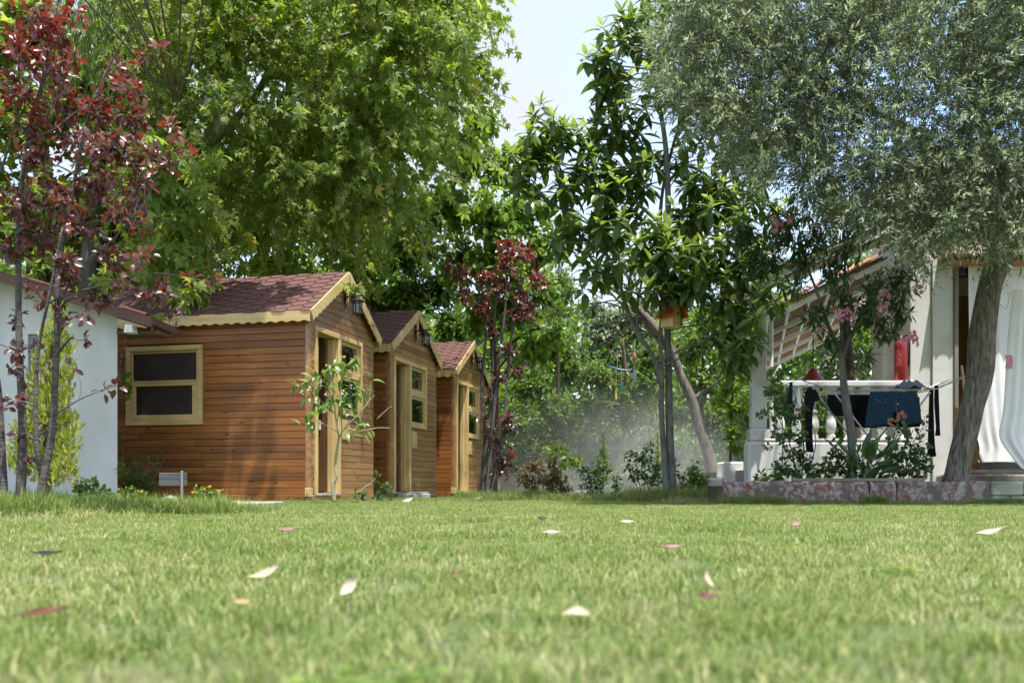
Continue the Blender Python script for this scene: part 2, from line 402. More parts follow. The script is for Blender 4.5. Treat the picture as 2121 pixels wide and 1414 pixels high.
M['yellow'] = plain('yellow_paint', (0.62, 0.5, 0.10), 0.5, 0.2, 20)
M['string'] = plain('string', (0.5, 0.48, 0.42), 0.9)
M['redlamp'] = plain('red_enamel_shade', (0.26, 0.05, 0.032), 0.5, 0.1, 8)
M['bark_plane'] = bark('plane_bark', (0.12, 0.105, 0.085), (0.30, 0.28, 0.235), (7, 7, 3))
M['bark_grey'] = bark('grey_bark', (0.09, 0.085, 0.075), (0.21, 0.205, 0.19), (18, 18, 7))
M['bark_lean'] = bark('fissured_bark', (0.05, 0.043, 0.036), (0.225, 0.195, 0.165), (26, 26, 5), 1.0)
M['bark_olive'] = bark('olive_bark', (0.035, 0.03, 0.025), (0.30, 0.27, 0.225), (38, 38, 6), 1.0)
M['bark_plum'] = bark('plum_bark', (0.05, 0.042, 0.045), (0.175, 0.155, 0.15), (20, 20, 60))
M['bark_brown'] = bark('brown_bark', (0.05, 0.032, 0.022), (0.12, 0.08, 0.055))
M['bark_citrus'] = bark('pale_green_bark', (0.22, 0.23, 0.13), (0.40, 0.40, 0.25), (20, 20, 8), 0.3)
M['twig'] = bark('twig_bark', (0.07, 0.055, 0.04), (0.19, 0.16, 0.12), (20, 20, 20), 0.2)
# foliage
M['l_plane'] = leaf_mat('plane_leaf', [(0, (0.135, 0.215, 0.038)), (0.45, (0.215, 0.305, 0.06)), (0.8, (0.295, 0.37, 0.09)), (0.97, (0.32, 0.38, 0.13)), (1, (0.36, 0.26, 0.11))], 0.45, 0.58, (1.45, 1.4, 0.62))
M['l_dark'] = leaf_mat('dark_leaf', [(0, (0.065, 0.13, 0.03)), (0.6, (0.125, 0.21, 0.05)), (1, (0.20, 0.29, 0.075))], 0.4, 0.58, (1.45, 1.4, 0.6))
M['l_bright'] = leaf_mat('bright_leaf', [(0, (0.10, 0.19, 0.03)), (0.5, (0.16, 0.27, 0.045)), (1, (0.24, 0.34, 0.075))], 0.42, 0.55, (1.45, 1.4, 0.6))
M['l_loquat'] = leaf_rnd_only(leaf_mat('loquat_leaf', [(0, (0.075, 0.14, 0.04)), (0.4, (0.13, 0.205, 0.058)), (0.7, (0.21, 0.295, 0.08)), (1, (0.30, 0.39, 0.125))], 0.32, 0.48, (1.4, 1.35, 0.6)))
M['l_olive'] = leaf_mat('olive_leaf', [(0, (0.10, 0.13, 0.08)), (0.5, (0.175, 0.215, 0.135)), (0.8, (0.27, 0.315, 0.22)), (1, (0.40, 0.44, 0.36))], 0.42, 0.48, (1.3, 1.4, 0.95))
M['l_oleander'] = leaf_mat('oleander_leaf', [(0, (0.04, 0.085, 0.03)), (0.6, (0.075, 0.14, 0.048)), (1, (0.15, 0.23, 0.085))], 0.38, 0.42, (1.4, 1.35, 0.6))
M['l_plum'] = leaf_rnd_only(leaf_mat('plum_leaf', [(0, (0.075, 0.035, 0.045)), (0.33, (0.115, 0.05, 0.048)), (0.5, (0.16, 0.07, 0.055)), (0.7, (0.20, 0.072, 0.048)), (0.86, (0.165, 0.032, 0.032)), (1, (0.25, 0.02, 0.028))], 0.30, 0.38, (1.5, 0.66, 0.45), 0.8))
M['l_gold'] = leaf_mat('golden_conifer', [(0, (0.16, 0.22, 0.03)), (0.5, (0.32, 0.38, 0.05)), (1, (0.48, 0.52, 0.10))], 0.6, 0.45)
M['l_citrus'] = leaf_mat('citrus_leaf', [(0, (0.11, 0.20, 0.04)), (0.6, (0.19, 0.30, 0.07)), (1, (0.28, 0.38, 0.11))], 0.35, 0.45)
M['l_rose'] = leaf_mat('rose_leaf', [(0, (0.035, 0.085, 0.03)), (0.6, (0.07, 0.14, 0.045)), (1, (0.14, 0.23, 0.065))], 0.4, 0.36)
M['l_lime'] = leaf_mat('lime_leaf', [(0, (0.09, 0.17, 0.025)), (1, (0.2, 0.30, 0.05))], 0.45, 0.4)
M['l_brown'] = leaf_mat('bronze_leaf', [(0, (0.05, 0.06, 0.025)), (0.5, (0.12, 0.10, 0.04)), (0.8, (0.22, 0.11, 0.045)), (1, (0.17, 0.17, 0.06))], 0.5, 0.3)
M['l_pale'] = leaf_mat('pale_leaf', [(0, (0.06, 0.10, 0.045)), (0.5, (0.16, 0.21, 0.12)), (1, (0.42, 0.46, 0.36))], 0.5, 0.3)
M['l_willow'] = leaf_mat('willow_leaf', [(0, (0.10, 0.18, 0.03)), (1, (0.2, 0.30, 0.06))], 0.45, 0.45)
M['petal_pink'] = leaf_mat('pink_petal', [(0, (0.55, 0.16, 0.30)), (1, (0.75, 0.38, 0.50))], 0.6, 0.3, (1, 0.8, 0.85))
M['petal_white'] = leaf_mat('white_petal', [(0, (0.7, 0.7, 0.62)), (1, (0.8, 0.8, 0.72))], 0.6, 0.3, (1, 1, 0.9))
M['petal_yellow'] = leaf_mat('yellow_petal', [(0, (0.72, 0.36, 0.02)), (1, (0.75, 0.5, 0.04))], 0.6, 0.3, (1, 0.9, 0.5))
M['petal_dry'] = leaf_mat('withered_petal', [(0, (0.36, 0.15, 0.06)), (1, (0.5, 0.27, 0.13))], 0.8, 0.3, (1, 0.8, 0.6))
M['petal_red'] = leaf_mat('red_fruit', [(0, (0.5, 0.05, 0.03)), (1, (0.55, 0.08, 0.04))], 0.4, 0.1)
# ------------------------------------------------------------------ ground, path
g = G()
xs = np.concatenate([[-300, -60], np.linspace(-16, 16, 33), [60, 300]]); ys = np.concatenate([[-60, -5], np.linspace(0, 40, 41), [90, 500]])
P = np.zeros((len(xs), len(ys), 3)); P[..., 0] = xs[:, None]; P[..., 1] = ys[None]
g.grid(P)
tag(g.build('ground', M['turf']), kind='structure')
g = G(); path_a, path_b = ground(255, 8.6).x - 1.2, ground(566, 8.6).x
g.box(path_a, path_b, 8.35, 9.0, -0.05, 0.045, 0.006)
tag(g.build('path', M['concrete']), kind='structure')

# ------------------------------------------------------------------ three wooden cabins in a row
VP = 470.0
TH = math.atan(VP / F_PX); S_, C_ = math.sin(TH), math.cos(TH)
Y0 = 11.8; X0 = (639 - CX) / F_PX * Y0
HE, HR, PLK, B0 = 2.34, 2.98, 0.0865, 0.085

def plank(parent, axis, a0, a1, z, h, m, off=0.0, out_sign=-1, slope=None, end=(0.0, 0.0)):
    """one board; axis 1: on the side wall (runs along y), axis 0: on the front wall (runs along x)"""
    prof = [(0, 0), (0, .015), (.004, .021), (h - .006, .021), (h - .003, .015), (h - .003, 0)]
    g = G()
    if axis == 1: f = lambda u, o, t: (-off - o, t, z + u)
    else: f = lambda u, o, t: (t, -off - o, z + u)
    # ends may be cut on the rake
    n = len(prof)
    V = [f(u, o, a0 + end[0] * u) for u, o in prof] + [f(u, o, a1 + end[1] * u) for u, o in prof]
    g.add(V, [np.array([[i, (i+1) % n, n+(i+1) % n, n+i] for i in range(n)]), np.arange(n)[None, ::-1], (np.arange(n)+n)[None]])
    return g.build('plank', m, parent)

def scallop(length, h, pitch=0.105, amp=0.014, n=6):
    """outline of a board with a wavy lower edge, from 0 to length, top at 0"""
    k = max(2, int(round(length / pitch))); pts = [(0, 0), (length, 0)]
    for i in range(k * n, -1, -1):
        x = length * i / (k * n)
        pts.append((x, -h - amp * math.cos(2 * PI * i / n)))
    return pts

HEXMESH = None
def cabin(t0, W, L, label, sidewin, front_shift):
    loc = (X0 + S_ * t0, Y0 + C_ * t0, 0.0)
    root = thing('wooden_cabin', label, 'cabin', loc, math.atan2(C_, S_), 'wooden cabins in a row')
    a = math.atan2(HR - HE, W / 2); ca, sa, ta = math.cos(a), math.sin(a), math.tan(a)
    dx0, dx1, wx1 = 0.13, 0.87, 0.87 + front_shift          # door and window positions along the front
    dz1, wz0 = 2.17, 1.15
    # foundation and inner shell
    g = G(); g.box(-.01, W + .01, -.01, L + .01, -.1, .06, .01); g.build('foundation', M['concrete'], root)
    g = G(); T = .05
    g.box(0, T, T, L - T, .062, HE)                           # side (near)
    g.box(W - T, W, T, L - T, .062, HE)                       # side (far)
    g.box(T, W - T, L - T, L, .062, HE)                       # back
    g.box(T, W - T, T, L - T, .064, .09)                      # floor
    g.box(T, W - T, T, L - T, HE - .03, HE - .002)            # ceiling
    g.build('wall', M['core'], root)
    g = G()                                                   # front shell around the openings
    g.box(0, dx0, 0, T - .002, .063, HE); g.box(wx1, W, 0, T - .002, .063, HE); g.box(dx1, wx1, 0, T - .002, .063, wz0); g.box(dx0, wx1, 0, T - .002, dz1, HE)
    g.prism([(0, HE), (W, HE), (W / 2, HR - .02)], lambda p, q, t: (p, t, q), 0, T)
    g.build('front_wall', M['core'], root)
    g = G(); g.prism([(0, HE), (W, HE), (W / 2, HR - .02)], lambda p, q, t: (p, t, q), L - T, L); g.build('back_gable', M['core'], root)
    # side boards
    rows = int((HE - B0) / PLK) + 1
    for i in range(rows):
        z = B0 + i * PLK; h = min(PLK, HE - .005 - z)
        if h < .03: continue
        zc = z + h / 2
        cuts = [0.035]
        j = 0.035
        while True:
            j += random.uniform(1.3, 2.9)
            if j > L - .5: break
            cuts.append(j)
        cuts.append(L)
        for q0, q1 in zip(cuts[:-1], cuts[1:]):
            segs = [(q0, q1 - .003)]
            if sidewin and sidewin[2] - .02 < zc < sidewin[3] + .02:
                ns = []
                for s0, s1 in segs:
                    if s1 <= sidewin[0] or s0 >= sidewin[1]: ns.append((s0, s1))
                    else:
                        if s0 < sidewin[0] - .03: ns.append((s0, sidewin[0] - .005))
                        if s1 > sidewin[1] + .03: ns.append((sidewin[1] + .005, s1))
                segs = ns
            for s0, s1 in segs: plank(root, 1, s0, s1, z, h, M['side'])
    # front boards with the gable
    z = B0; i = 0
    while z < HR - .12:
        zc = z + PLK / 2
        if z < HE - .02: lo, hi, e = .035, W, (0.0, 0.0)
        else:
            k = (z - HE) / ta; lo, hi, e = max(.035, k), W - max(0.0, k), (1 / ta, -1 / ta)
        segs = [(lo, hi)]
        if zc < dz1 + .01: segs = [(lo, dx0 - .004), (dx1 + .004, hi)]
        if wz0 - .01 < zc < dz1 + .01: segs = [(lo, dx0 - .004), (wx1 + .004, hi)]
        for s0, s1 in segs:
            if s1 - s0 < .1 and e[0]: continue
            if s1 - s0 > .9 and random.random() < .5:
                c = random.uniform(s0 + .3, s1 - .3)
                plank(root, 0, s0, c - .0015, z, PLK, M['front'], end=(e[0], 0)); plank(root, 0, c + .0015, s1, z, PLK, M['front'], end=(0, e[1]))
            else: plank(root, 0, s0, s1, z, PLK, M['front'], end=e)
        z += PLK; i += 1
    # notched corner boards
    g = G(); g.box(-.026, .034, -.026, .033, .17, HE - .01, .004); g.build('corner_post', M['front'], root)
    g = G(); g.box(-.04, .034, -.045, .033, .06, .168, .004); g.build('corner_block', M['pine_z'], root)
    g = G(); g.box(-.016, W, -.030, -.0005, .02, B0 - .003, .004); g.build('sill_board', M['front'], root)
    g = G(); g.box(-.030, -.0005, .035, L, .0, B0 - .003, .004); g.build('sill_board', M['side'], root)
    # deep door frame
    fr = .06
    g = G(); g.box(dx0, dx0 + fr, -.045, .15, .10, dz1 - fr - .001, .004); g.build('door_jamb', M['pine_z'], root)
    g = G(); g.box(dx1 - .05, dx1 + .02, -.045, .17, .10, dz1 - fr - .001, .004); g.build('door_jamb', M['pine_z'], root)
    g = G(); g.box(dx0 - .012, dx1 + .02, -.047, .15, dz1 - fr, dz1, .004); g.build('door_header', M['pine_x'], root)
    g = G(); g.box(dx0, dx1, -.05, .15, .07, .099, .004); g.build('threshold', M['concrete'], root)
    g = G(); g.box(dx1 - .095, dx1 - .052, .02, .10, .11, dz1 - fr - .01, .004); g.build('door_stop', M['pine_z'], root)
    # half open door leaf inside
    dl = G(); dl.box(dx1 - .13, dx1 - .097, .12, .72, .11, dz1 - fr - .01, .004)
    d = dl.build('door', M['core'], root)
    g = G(); g.box(dx1 - .165, dx1 - .131, .17, .20, .92, 1.05, .006); g.build('handle', M['white'], d)
    # front window: frame, rails, panes
    x0, x1 = dx1 + .021, wx1 + .02
    w = G(); w.box(x0, x1, -.043, .05, dz1 - .055, dz1, .004); w.box(x0, x1, -.043, .05, wz0 - .02, wz0 + .035, .004)
    w.box(x1 - .05, x1, -.043, .05, wz0 + .036, dz1 - .056, .004); w.box(x0, x0 + .03, -.043, .05, wz0 + .036, dz1 - .056, .004)
    win = w.build('window', M['pine_z'], root)
    zm = (wz0 + dz1) / 2 + .02
    g = G(); g.box(x0 + .031, x1 - .051, -.03, .03, zm - .04, zm + .04, .004); g.build('middle_rail', M['pine_x'], win)
    for z0, z1, yy in ((wz0 + .036, zm - .041, -.014), (zm + .041, dz1 - .056, .004)):
        xi0, xi1 = x0 + .031, x1 - .051
        g = G(); sw = .045
        g.box(xi0, xi0 + sw, yy, yy + .03, z0, z1, .003); g.box(xi1 - sw, xi1, yy, yy + .03, z0, z1, .003)
        g.box(xi0 + sw + .0005, xi1 - sw - .0005, yy, yy + .03, z0, z0 + sw, .003); g.box(xi0 + sw + .0005, xi1 - sw - .0005, yy, yy + .03, z1 - sw, z1, .003)
        g.build('sash', M['pine_z'], win)
        g = G(); g.box(xi0 + sw - .004, xi1 - sw + .004, yy + .012, yy + .016, z0 + sw - .004, z1 - sw + .004); g.build('pane', M['glass'], win)
    # wooden plaque under the window
    g = G(); g.box(dx1 + .09, dx1 + .34, -.034, -.0215, wz0 - .34, wz0 - .08, .004); g.build('plaque', M['pine_x'], root)
    # side window
    if sidewin:
        s0, s1, z0, z1 = sidewin; fw = .06
        w = G(); w.box(-.055, .05, s0, s1, z1 - fw, z1, .004); w.box(-.055, .05, s0, s1, z0, z0 + fw, .004)
        w.box(-.054, .05, s0, s0 + fw, z0 + fw + .001, z1 - fw - .001, .004); w.box(-.054, .05, s1 - fw, s1, z0 + fw + .001, z1 - fw - .001, .004)
        win = w.build('window', M['pine_y'], root)
        zm = z0 + .53 * (z1 - z0)
        g = G(); g.box(-.05, .02, s0 + fw + .001, s1 - fw - .001, zm - .035, zm + .035, .004); g.build('middle_rail', M['pine_y'], win)
        i0, i1 = s0 + fw + .001, s1 - fw - .001
        g = G(); sw = .075; b = z0 + fw + .001; t = zm - .036
        g.box(-.048, -.01, i0, i0 + sw, b, t, .003); g.box(-.048, -.01, i1 - sw, i1, b, t, .003); g.box(-.048, -.01, i0 + sw + .0005, i1 - sw - .0005, b, b + .07, .003)
        g.build('sash', M['pine_y'], win)
        g = G(); g.box(-.02, -.014, i0 + sw - .003, i1 - sw + .003, b + .06, t + .005); g.build('screen', M['screen'], win)
        g = G(); sw = .03; b2 = zm + .036; t2 = z1 - fw - .001
        g.box(-.03, -.002, i0, i0 + sw, b2, t2, .003); g.box(-.03, -.002, i1 - sw, i1, b2, t2, .003); g.box(-.03, -.002, i0 + sw + .0005, i1 - sw - .0005, t2 - sw, t2, .003)
        g.build('sash', M['pine_y'], win)
        g = G(); g.box(-.016, -.010, i0 + sw - .003, i1 - sw + .003, b2 - .003, t2 - sw + .003); g.build('screen', M['screen'], win)
    # roof
    of, os_ = .08, .12
    SQ = (W / 2 + os_) / ca; LP = L + 2 * of
    Ml = Matrix(((0, ca, -sa, -os_), (-1, 0, 0, -of), (0, sa, ca, HE - os_ * ta + .015), (0, 0, 0, 1)))
    Mr = Matrix(((0, -ca, sa, W + os_), (1, 0, 0, -of), (0, sa, ca, HE - os_ * ta + .015), (0, 0, 0, 1)))
    g = G()
    for Mx, sgn in ((Ml, -1), (Mr, 1)):
        V = []
        for p in (0, LP):
            for q in (0, SQ):
                for n in (-.0, .035): V.append(tuple(Mx @ Vector((sgn * p, q, n))))
        g.add(V, [np.array([[0,1,3,2],[4,6,7,5],[0,4,5,1],[2,3,7,6],[0,2,6,4],[1,5,7,3]])])
    roof = g.build('roof', M['deck'], root)
    hw, hh = .25, .158; px_ = hw * .75 + .004
    def hexpoly(cp, cq):
        pts = [(-hw/2, 0), (-hw/4, -hh/2), (hw/4, -hh/2), (hw/2, 0), (hw/4, hh/2), (-hw/4, hh/2)]
        s = .95
        return [(min(max(cp + x*s, .0), LP), min(max(cq + y*(s-.03), -.012), SQ - .004)) for x, y in pts]
    stuff = G()
    ncol = int(LP / px_) + 2; nrow = int(SQ / hh) + 2
    shared = {}
    for c in range(ncol):
        for r_ in range(nrow):
            cp = c * px_ + .03; cq = r_ * hh + (hh / 2 if c % 2 else 0.0)
            if cp - hw/2 > LP - .03 or cq - hh/2 > SQ - .03: continue
            poly = hexpoly(cp, cq)
            A = abs(sum(poly[i][0]*poly[(i+1) % 6][1] - poly[(i+1) % 6][0]*poly[i][1] for i in range(6))) / 2
            if A < .002: continue
            tilt = .005
            f = lambda p, q, t: tuple(Ml @ Vector((-p, q, .0355 + t + (tilt * (cq - q) / hh if t > .001 else 0))))
            gg = G(); gg.prism(poly, f, .0, .007 + random.uniform(0, .002)); gg.build('shingle', M['shingle'], roof)
            f2 = lambda p, q, t: tuple(Mr @ Vector((p, q, .0355 + t)))
            stuff.prism(poly, f2, .0, .008)
    tag(stuff.build('shingle_field', M['shingle'], roof), kind='stuff')
    # scalloped fascia boards: front rake left/right, and along the eaves
    for Mx, sgn, nm in ((Ml, -1, 'l'), (Mr, 1, 'r')):
        pts = scallop(SQ - .004, .125, .13, .008)
        g = G(); g.prism(pts, lambda p, q, t: tuple(Mx @ Vector((sgn * t, p, q + .034))), -.022, -.001); g.build('fascia', M['pine_x'], roof)
    half = LP * .47
    for k, (b0, b1) in enumerate(((0.0, half - .002), (half + .002, LP))):
        pts = scallop(b1 - b0, .125, .15, .010)
        ze = HE - os_ * ta + .045
        g = G(); g.prism(pts, lambda p, q, t: (-os_ + t, -of + b0 + p, ze + q), -.024, -.003); g.build('fascia', M['pine_y'], roof)
        g = G(); g.prism(pts, lambda p, q, t: (W + os_ - t, -of + b0 + p, ze + q), -.024, -.003); g.build('fascia', M['pine_y'], roof)
    g = G(); g.box(W/2 - .02, W/2 + .02, -.08, -.03, HR - .36, HR - .10, .004); g.build('king_post', M['pine_z'], root)
    return root, loc, W

def c_local(loc, x, y, z):
    """cabin frame -> world"""
    return Vector((loc[0] + S_ * x - C_ * y, loc[1] + C_ * x + S_ * y, z))

cabs = [cabin(0.0, 2.10, 3.0, 'nearest wooden cabin, with a screened window in its side wall', (1.42, 2.50, .96, 1.96), .76),
        cabin(2.79, 2.26, 3.0, 'middle wooden cabin of the three, half hidden behind the nearest one', None, .80),
        cabin(6.13, 2.32, 3.0, 'farthest wooden cabin, with a sunlit strip on its side wall', None, .80)]

def lantern(i, which):
    root0, loc, W = cabs[i]
    b = c_local(loc, W / 2 - .02, -.03, 2.55)
    t = thing('wall_lantern', 'black iron wall lantern under the gable of the %s wooden cabin' % which, 'lantern', b, math.atan2(C_, S_), 'cabin wall lanterns')
    g = G(); g.tube([(0, -.004, -.02), (0, -.02, .02), (0, -.012, .10), (0, -.02, .2), (0, -.008, .235)], [.008, .011, .016, .011, .007], 7); g.build('wall_plate', M['black'], t, True)
    g = G(); g.tube([(0, -.015, .13), (0, -.06, .15), (0, -.25, .155)], [.012, .011, .010], 7); g.tube([(0, -.25, .155), (0, -.275, .155)], [.014, .014], 7); g.build('arm', M['black'], t, True)
    c = (0, -.185, 0)
    g = G(); g.lathe([(.004, .15), (.014, .145), (.028, .125), (.075, .088), (.092, .08), (.092, .072), (.06, .07)], c, 14); g.build('cap', M['black'], t, True)
    g = G(); g.lathe([(.050, -.07), (.050, .072)], c, 14); g.build('glass', M['lampglass'], t, True)
    cage = G()
    for k in range(8):
        an = k * PI / 4
        cage.tube([(c[0] + .058*math.cos(an), c[1] + .058*math.sin(an), -.07), (c[0] + .062*math.cos(an), c[1] + .062*math.sin(an), .075)], .0045, 5)
    for z in (-.035, .0, .038):
        an = np.linspace(0, 2*PI, 15); cage.tube([(c[0] + .063*math.cos(x), c[1] + .063*math.sin(x), z) for x in an], .004, 5, False)
    cage.build('cage', M['black'], t, True)
    g = G(); g.lathe([(.062, -.07), (.066, -.085), (.03, -.10), (.012, -.112), (.005, -.128)], c, 14); g.build('base', M['black'], t, True)
    g = G(); g.lathe([(.012, -.06), (.016, -.02), (.026, .01), (.020, .04), (.006, .05)], c, 10); g.build('bulb', M['white'], t, True)
for i, w_ in enumerate(('nearest', 'middle', 'farthest')): lantern(i, w_)

def extinguisher(base, h, r, label, strip=True):
    t = thing('fire_extinguisher', label, 'extinguisher', base, 0.0, 'fire extinguishers')
    g = G(); g.lathe([(r*.9, 0), (r, .02), (r, h*.72), (r*.93, h*.77), (r*.6, h*.82), (r*.3, h*.84)], (0, 0, 0), 18); body = g.build('body', M['red'], t, True)
    an = np.linspace(PI*1.12, PI*1.42, 6)
    Pg = np.array([[(1.012*r*math.cos(x), 1.012*r*math.sin(x), z) for z in (h*.30, h*.62)] for x in an]); g = G(); g.grid(Pg); g.build('label_band', M['redwhite'], body)
    g = G(); g.lathe([(r*.28, h*.835), (r*.28, h*.9), (r*.2, h*.92)], (0, 0, 0), 10); g.build('valve', M['steel'], t, True)
    g = G(); g.tube([(0, 0, h*.91), (-r*.5, -r*.2, h*.95), (-r*1.1, -r*.4, h*.985)], .012, 6); g.tube([(0, 0, h*.88), (-r*1.0, -r*.4, h*.90)], .009, 6); g.build('handle', M['black'], t, True)
    g = G(); g.tube(catmull([(r*.2, -.02, h*.88), (r*.9, -.03, h*.93), (r*1.15, -.04, h*.7), (r*1.1, -.03, h*.4), (r*1.05, -.02, h*.3)], 14), .011, 7); g.build('hose', M['black'], t, True)
    return t
p = c_local(cabs[2][1], -.09, .42, .34)
extinguisher(p, .58, .075, 'red fire extinguisher on the sunlit side wall of the farthest cabin')
g = G(); q = c_local(cabs[1][1], .52, -.22, 0)
t = thing('door_step', 'grey concrete block step at the door of the middle wooden cabin', 'step', q, math.atan2(C_, S_))
g = G(); g.box(-.36, .36, -.15, .15, -.02, .075, .012); g.build('block', M['concrete'], t); g = G(); g.box(-.3, .33, -.12, .15, .0755, .10, .008); g.build('slab', M['concrete'], t)

# ------------------------------------------------------------------ white house on the left
hx, hy = (243 - CX) / F_PX * 11.0, 11.0
wh = thing('white_house', 'white rendered house with a brown sloping roof edge, left of the cabins', 'house', (hx, hy, 0))
SL = math.tan(math.radians(16.8)); hz = 2.12
wx0, wx1, wz0, wz1 = -1.02, -.535, 1.02, 1.92       # window opening in house coordinates
g = G()
g.prism([(wx1, 0), (0, 0), (-.50, 1.05), (wx1, 1.05)], lambda a, b, t: (a, b, t), 0, hz); g.box(-9, wx0, 0, 1.05, 0, hz); g.box(wx0, wx1, 0, 1.05, 0, wz0); g.box(wx0, wx1, 0, 1.05, wz1, hz)
g.prism([(0, hz), (-9, hz), (-9, hz + 9*SL)], lambda a, b, t: (a, t, b), 0, .08)
g.build('wall', M['render_l'], wh)
w = G(); fw = .045
w.box(wx0, wx1, .03, .09, wz1 - fw, wz1 - .001, .004); w.box(wx0, wx1, .03, .09, wz0 + .001, wz0 + fw, .004); w.box(wx0 + .001, wx0 + fw, .03, .09, wz0 + fw, wz1 - fw, .004); w.box(wx1 - fw, wx1 - .001, .03, .09, wz0 + fw, wz1 - fw, .004)
win = w.build('window', M['greyframe'], wh)
g = G(); g.box(wx0 + .04, wx1 - .04, .055, .06, wz0 + .04, wz1 - .04); g.build('pane', M['glass'], win)
g = G(); g.box(wx0 + .02, wx1 - .02, .10, .12, wz0 + .01, wz1 - .01); g.build('blind', M['greycloth'], win)
g = G(); g.box(wx0 - .04, wx1 + .04, -.05, .03, wz0 - .04, wz0 - .001, .006); g.build('sill', M['white'], win)
# rake board, roof slab and tiles
rf = G(); rf.prism([(.5, hz - .5*SL + .02), (-9, hz + 9*SL + .02), (-9, hz + 9*SL + .10), (.5, hz - .5*SL + .10)], lambda a, b, t: (a, t, b), -.26, .72)
roof = rf.build('roof', M['rake'], wh)
g = G(); g.prism([(.5, hz - .5*SL - .02), (-9, hz + 9*SL - .02), (-9, hz + 9*SL + .085), (.5, hz - .5*SL + .085)], lambda a, b, t: (a, t, b), -.30, -.262); g.build('rake_board', M['rake'], roof)
def tile_geo(g, f, length, r, n=7, th=.014, taper=.85):
    """half round clay tile; f(u along, v across, w up)"""
    an = np.linspace(0, PI, n)
    top = np.array([[f(u, rr*math.cos(x), rr*math.sin(x)*.75) for x in an] for u, rr in ((0, r), (length, r*taper))])
    low = np.array([[f(u, (rr-th)*math.cos(x), (rr-th)*math.sin(x)*.75) for x in an] for u, rr in ((0, r), (length, r*taper))])
    V = np.concatenate([top.reshape(-1, 3), low.reshape(-1, 3)]); k = np.arange(n-1); N = 2*n
    g.add(V, [np.stack([k, k+1, k+1+n, k+n], -1), np.stack([k+N, k+n+N, k+1+n+N, k+1+N], -1), np.stack([k, k+N, k+1+N, k+1], -1), np.stack([k+n, k+1+n, k+1+n+N, k+n+N], -1)])
u_ = np.array([math.cos(math.atan(SL)), 0, -math.sin(math.atan(SL))]); n_ = np.array([math.sin(math.atan(SL)), 0, math.cos(math.atan(SL))])
for k in range(4):
    s = (.06, .95, 1.25, 2.1)[k]
    o_ = np.array([.48, -.20, hz - .48*SL + .10]) - u_ * s
    g = G(); tile_geo(g, lambda u, v, w: tuple(o_ - u_*u + np.array([0, v, 0]) + n_ * (w*.5 + .001 + u * .02)), .30, .075); g.build('tile', M['terracotta'], roof)
g = G(); g.prism([(0, 0), (.10, 0), (.085, .085), (.015, .085)], lambda a, b, t: (.20 + a, t, hz - .13 + b - .10), -.32, -.16); g.build('floodlight', M['gutter'], wh)
g = G(); g.box(.03, .50, -.10, .20, hz - .22, hz - .17, .01); g.build('soffit_beam', M['rake'], wh)

# ------------------------------------------------------------------ house with porch on the right
XR = at(1886, 0, 12.0).x; XD = at(1972, 0, 12.0).x
rh = thing('porch_house', 'old white house with a door curtain and a raised porch, behind the olive tree', 'house', (XR, 12.0, 0))
W1 = XD - XR
g = G()
g.box(0, W1 * .50, 0, 1.3, 0, 4.2); g.box(W1 * .50 + .006, W1, -.035, 1.3, 0, 3.0)
g.box(W1 + .34 + 1.5, W1 + 6, 0, 1.3, 0, 3.0)
g.build('wall', M['render_r'], rh)
g = G(); g.box(W1 * .5 + .003, W1 + 6, .0, 1.3, 3.002, 4.4); g.build('upper_wall', M['beige'], rh)
g = G(); g.box(W1 + .05, W1 + 2.0, 1.25, 1.32, .37, 3.0); g.build('back_wall', M['beige'], rh)
g = G(); g.box(W1 + .002, W1 + .055, -.06, .12, .36, 2.96, .008); g.build('door_post', M['greywood_z'], rh)
g = G(); g.box(W1 + .06, W1 + 2.2, .0, .10, 2.80, 2.90, .006); g.build('door_header', M['black'], rh)
g = G(); g.box(W1 + .10, W1 + .52, .34, .39, .38, 2.62, .006); d = g.build('door', M['doorwood'], rh)
g = G(); g.box(W1 + .13, W1 + .48, .325, .339, 1.75, 2.4, .006); g.build('panel', M['doorwood'], d)
g = G(); g.box(W1 + .13, W1 + .48, .325, .339, .6, 1.45, .006); g.build('panel', M['doorwood'], d)
# clay tile row over the door
cn = G(); cn.box(W1 - .16, W1 + 2.4, -.24, -.001, 2.915, 2.945, .004); can = cn.build('canopy', M['terracotta'], rh)
for k in range(15):
    xk = W1 - .12 + k * .168
    g = G(); tile_geo(g, lambda u, v, w: (xk + v, -.30 + u, 2.95 + w + .12*u), .34, .088); g.build('tile', M['terracotta'], can)
# terrace floor in front of the door, step edge
g = G(); g.box(W1 - .22, W1 + 3.2, -.62, .0 - .036, -.05, .33, .02); g.build('terrace', M['stone'], rh)
g = G(); g.box(W1 + .03, W1 + 2.2, .121, 1.24, -.05, .36, .01); g.build('threshold', M['stone'], rh)
# porch parapet base, rail and balusters
PX0 = at(1545, 0, 12.0).x - XR; PX1 = -.005; PY = .0
g = G(); g.box(PX0, PX1, PY - .14, PY + .14, -.05, .74, .03); g.build('parapet', M['render_r'], rh)
g = G(); g.box(PX0 + .16, PX1, PY - .13, PY + .13, .742, .775, .01); g.build('coping', M['oldwhite'], rh)
rl = G(); rl.box(PX0 + .12, PX1, PY - .10, PY + .10, 1.42, 1.49, .012); rail = rl.build('rail', M['oldwhite'], rh)
nb = 8
for k in range(nb):
    xb = PX0 + .42 + (PX1 - PX0 - .56) * k / (nb - 1)
    g = G(); g.lathe([(.055, .776), (.055, .82), (.038, .84), (.05, .86), (.068, .93), (.058, 1.0), (.034, 1.08), (.046, 1.10), (.046, 1.12), (.033, 1.14), (.030, 1.2), (.045, 1.26), (.066, 1.31), (.07, 1.34), (.07, 1.419)], (xb, PY, 0), 12); g.build('baluster', M['oldwhite'], rail, True)
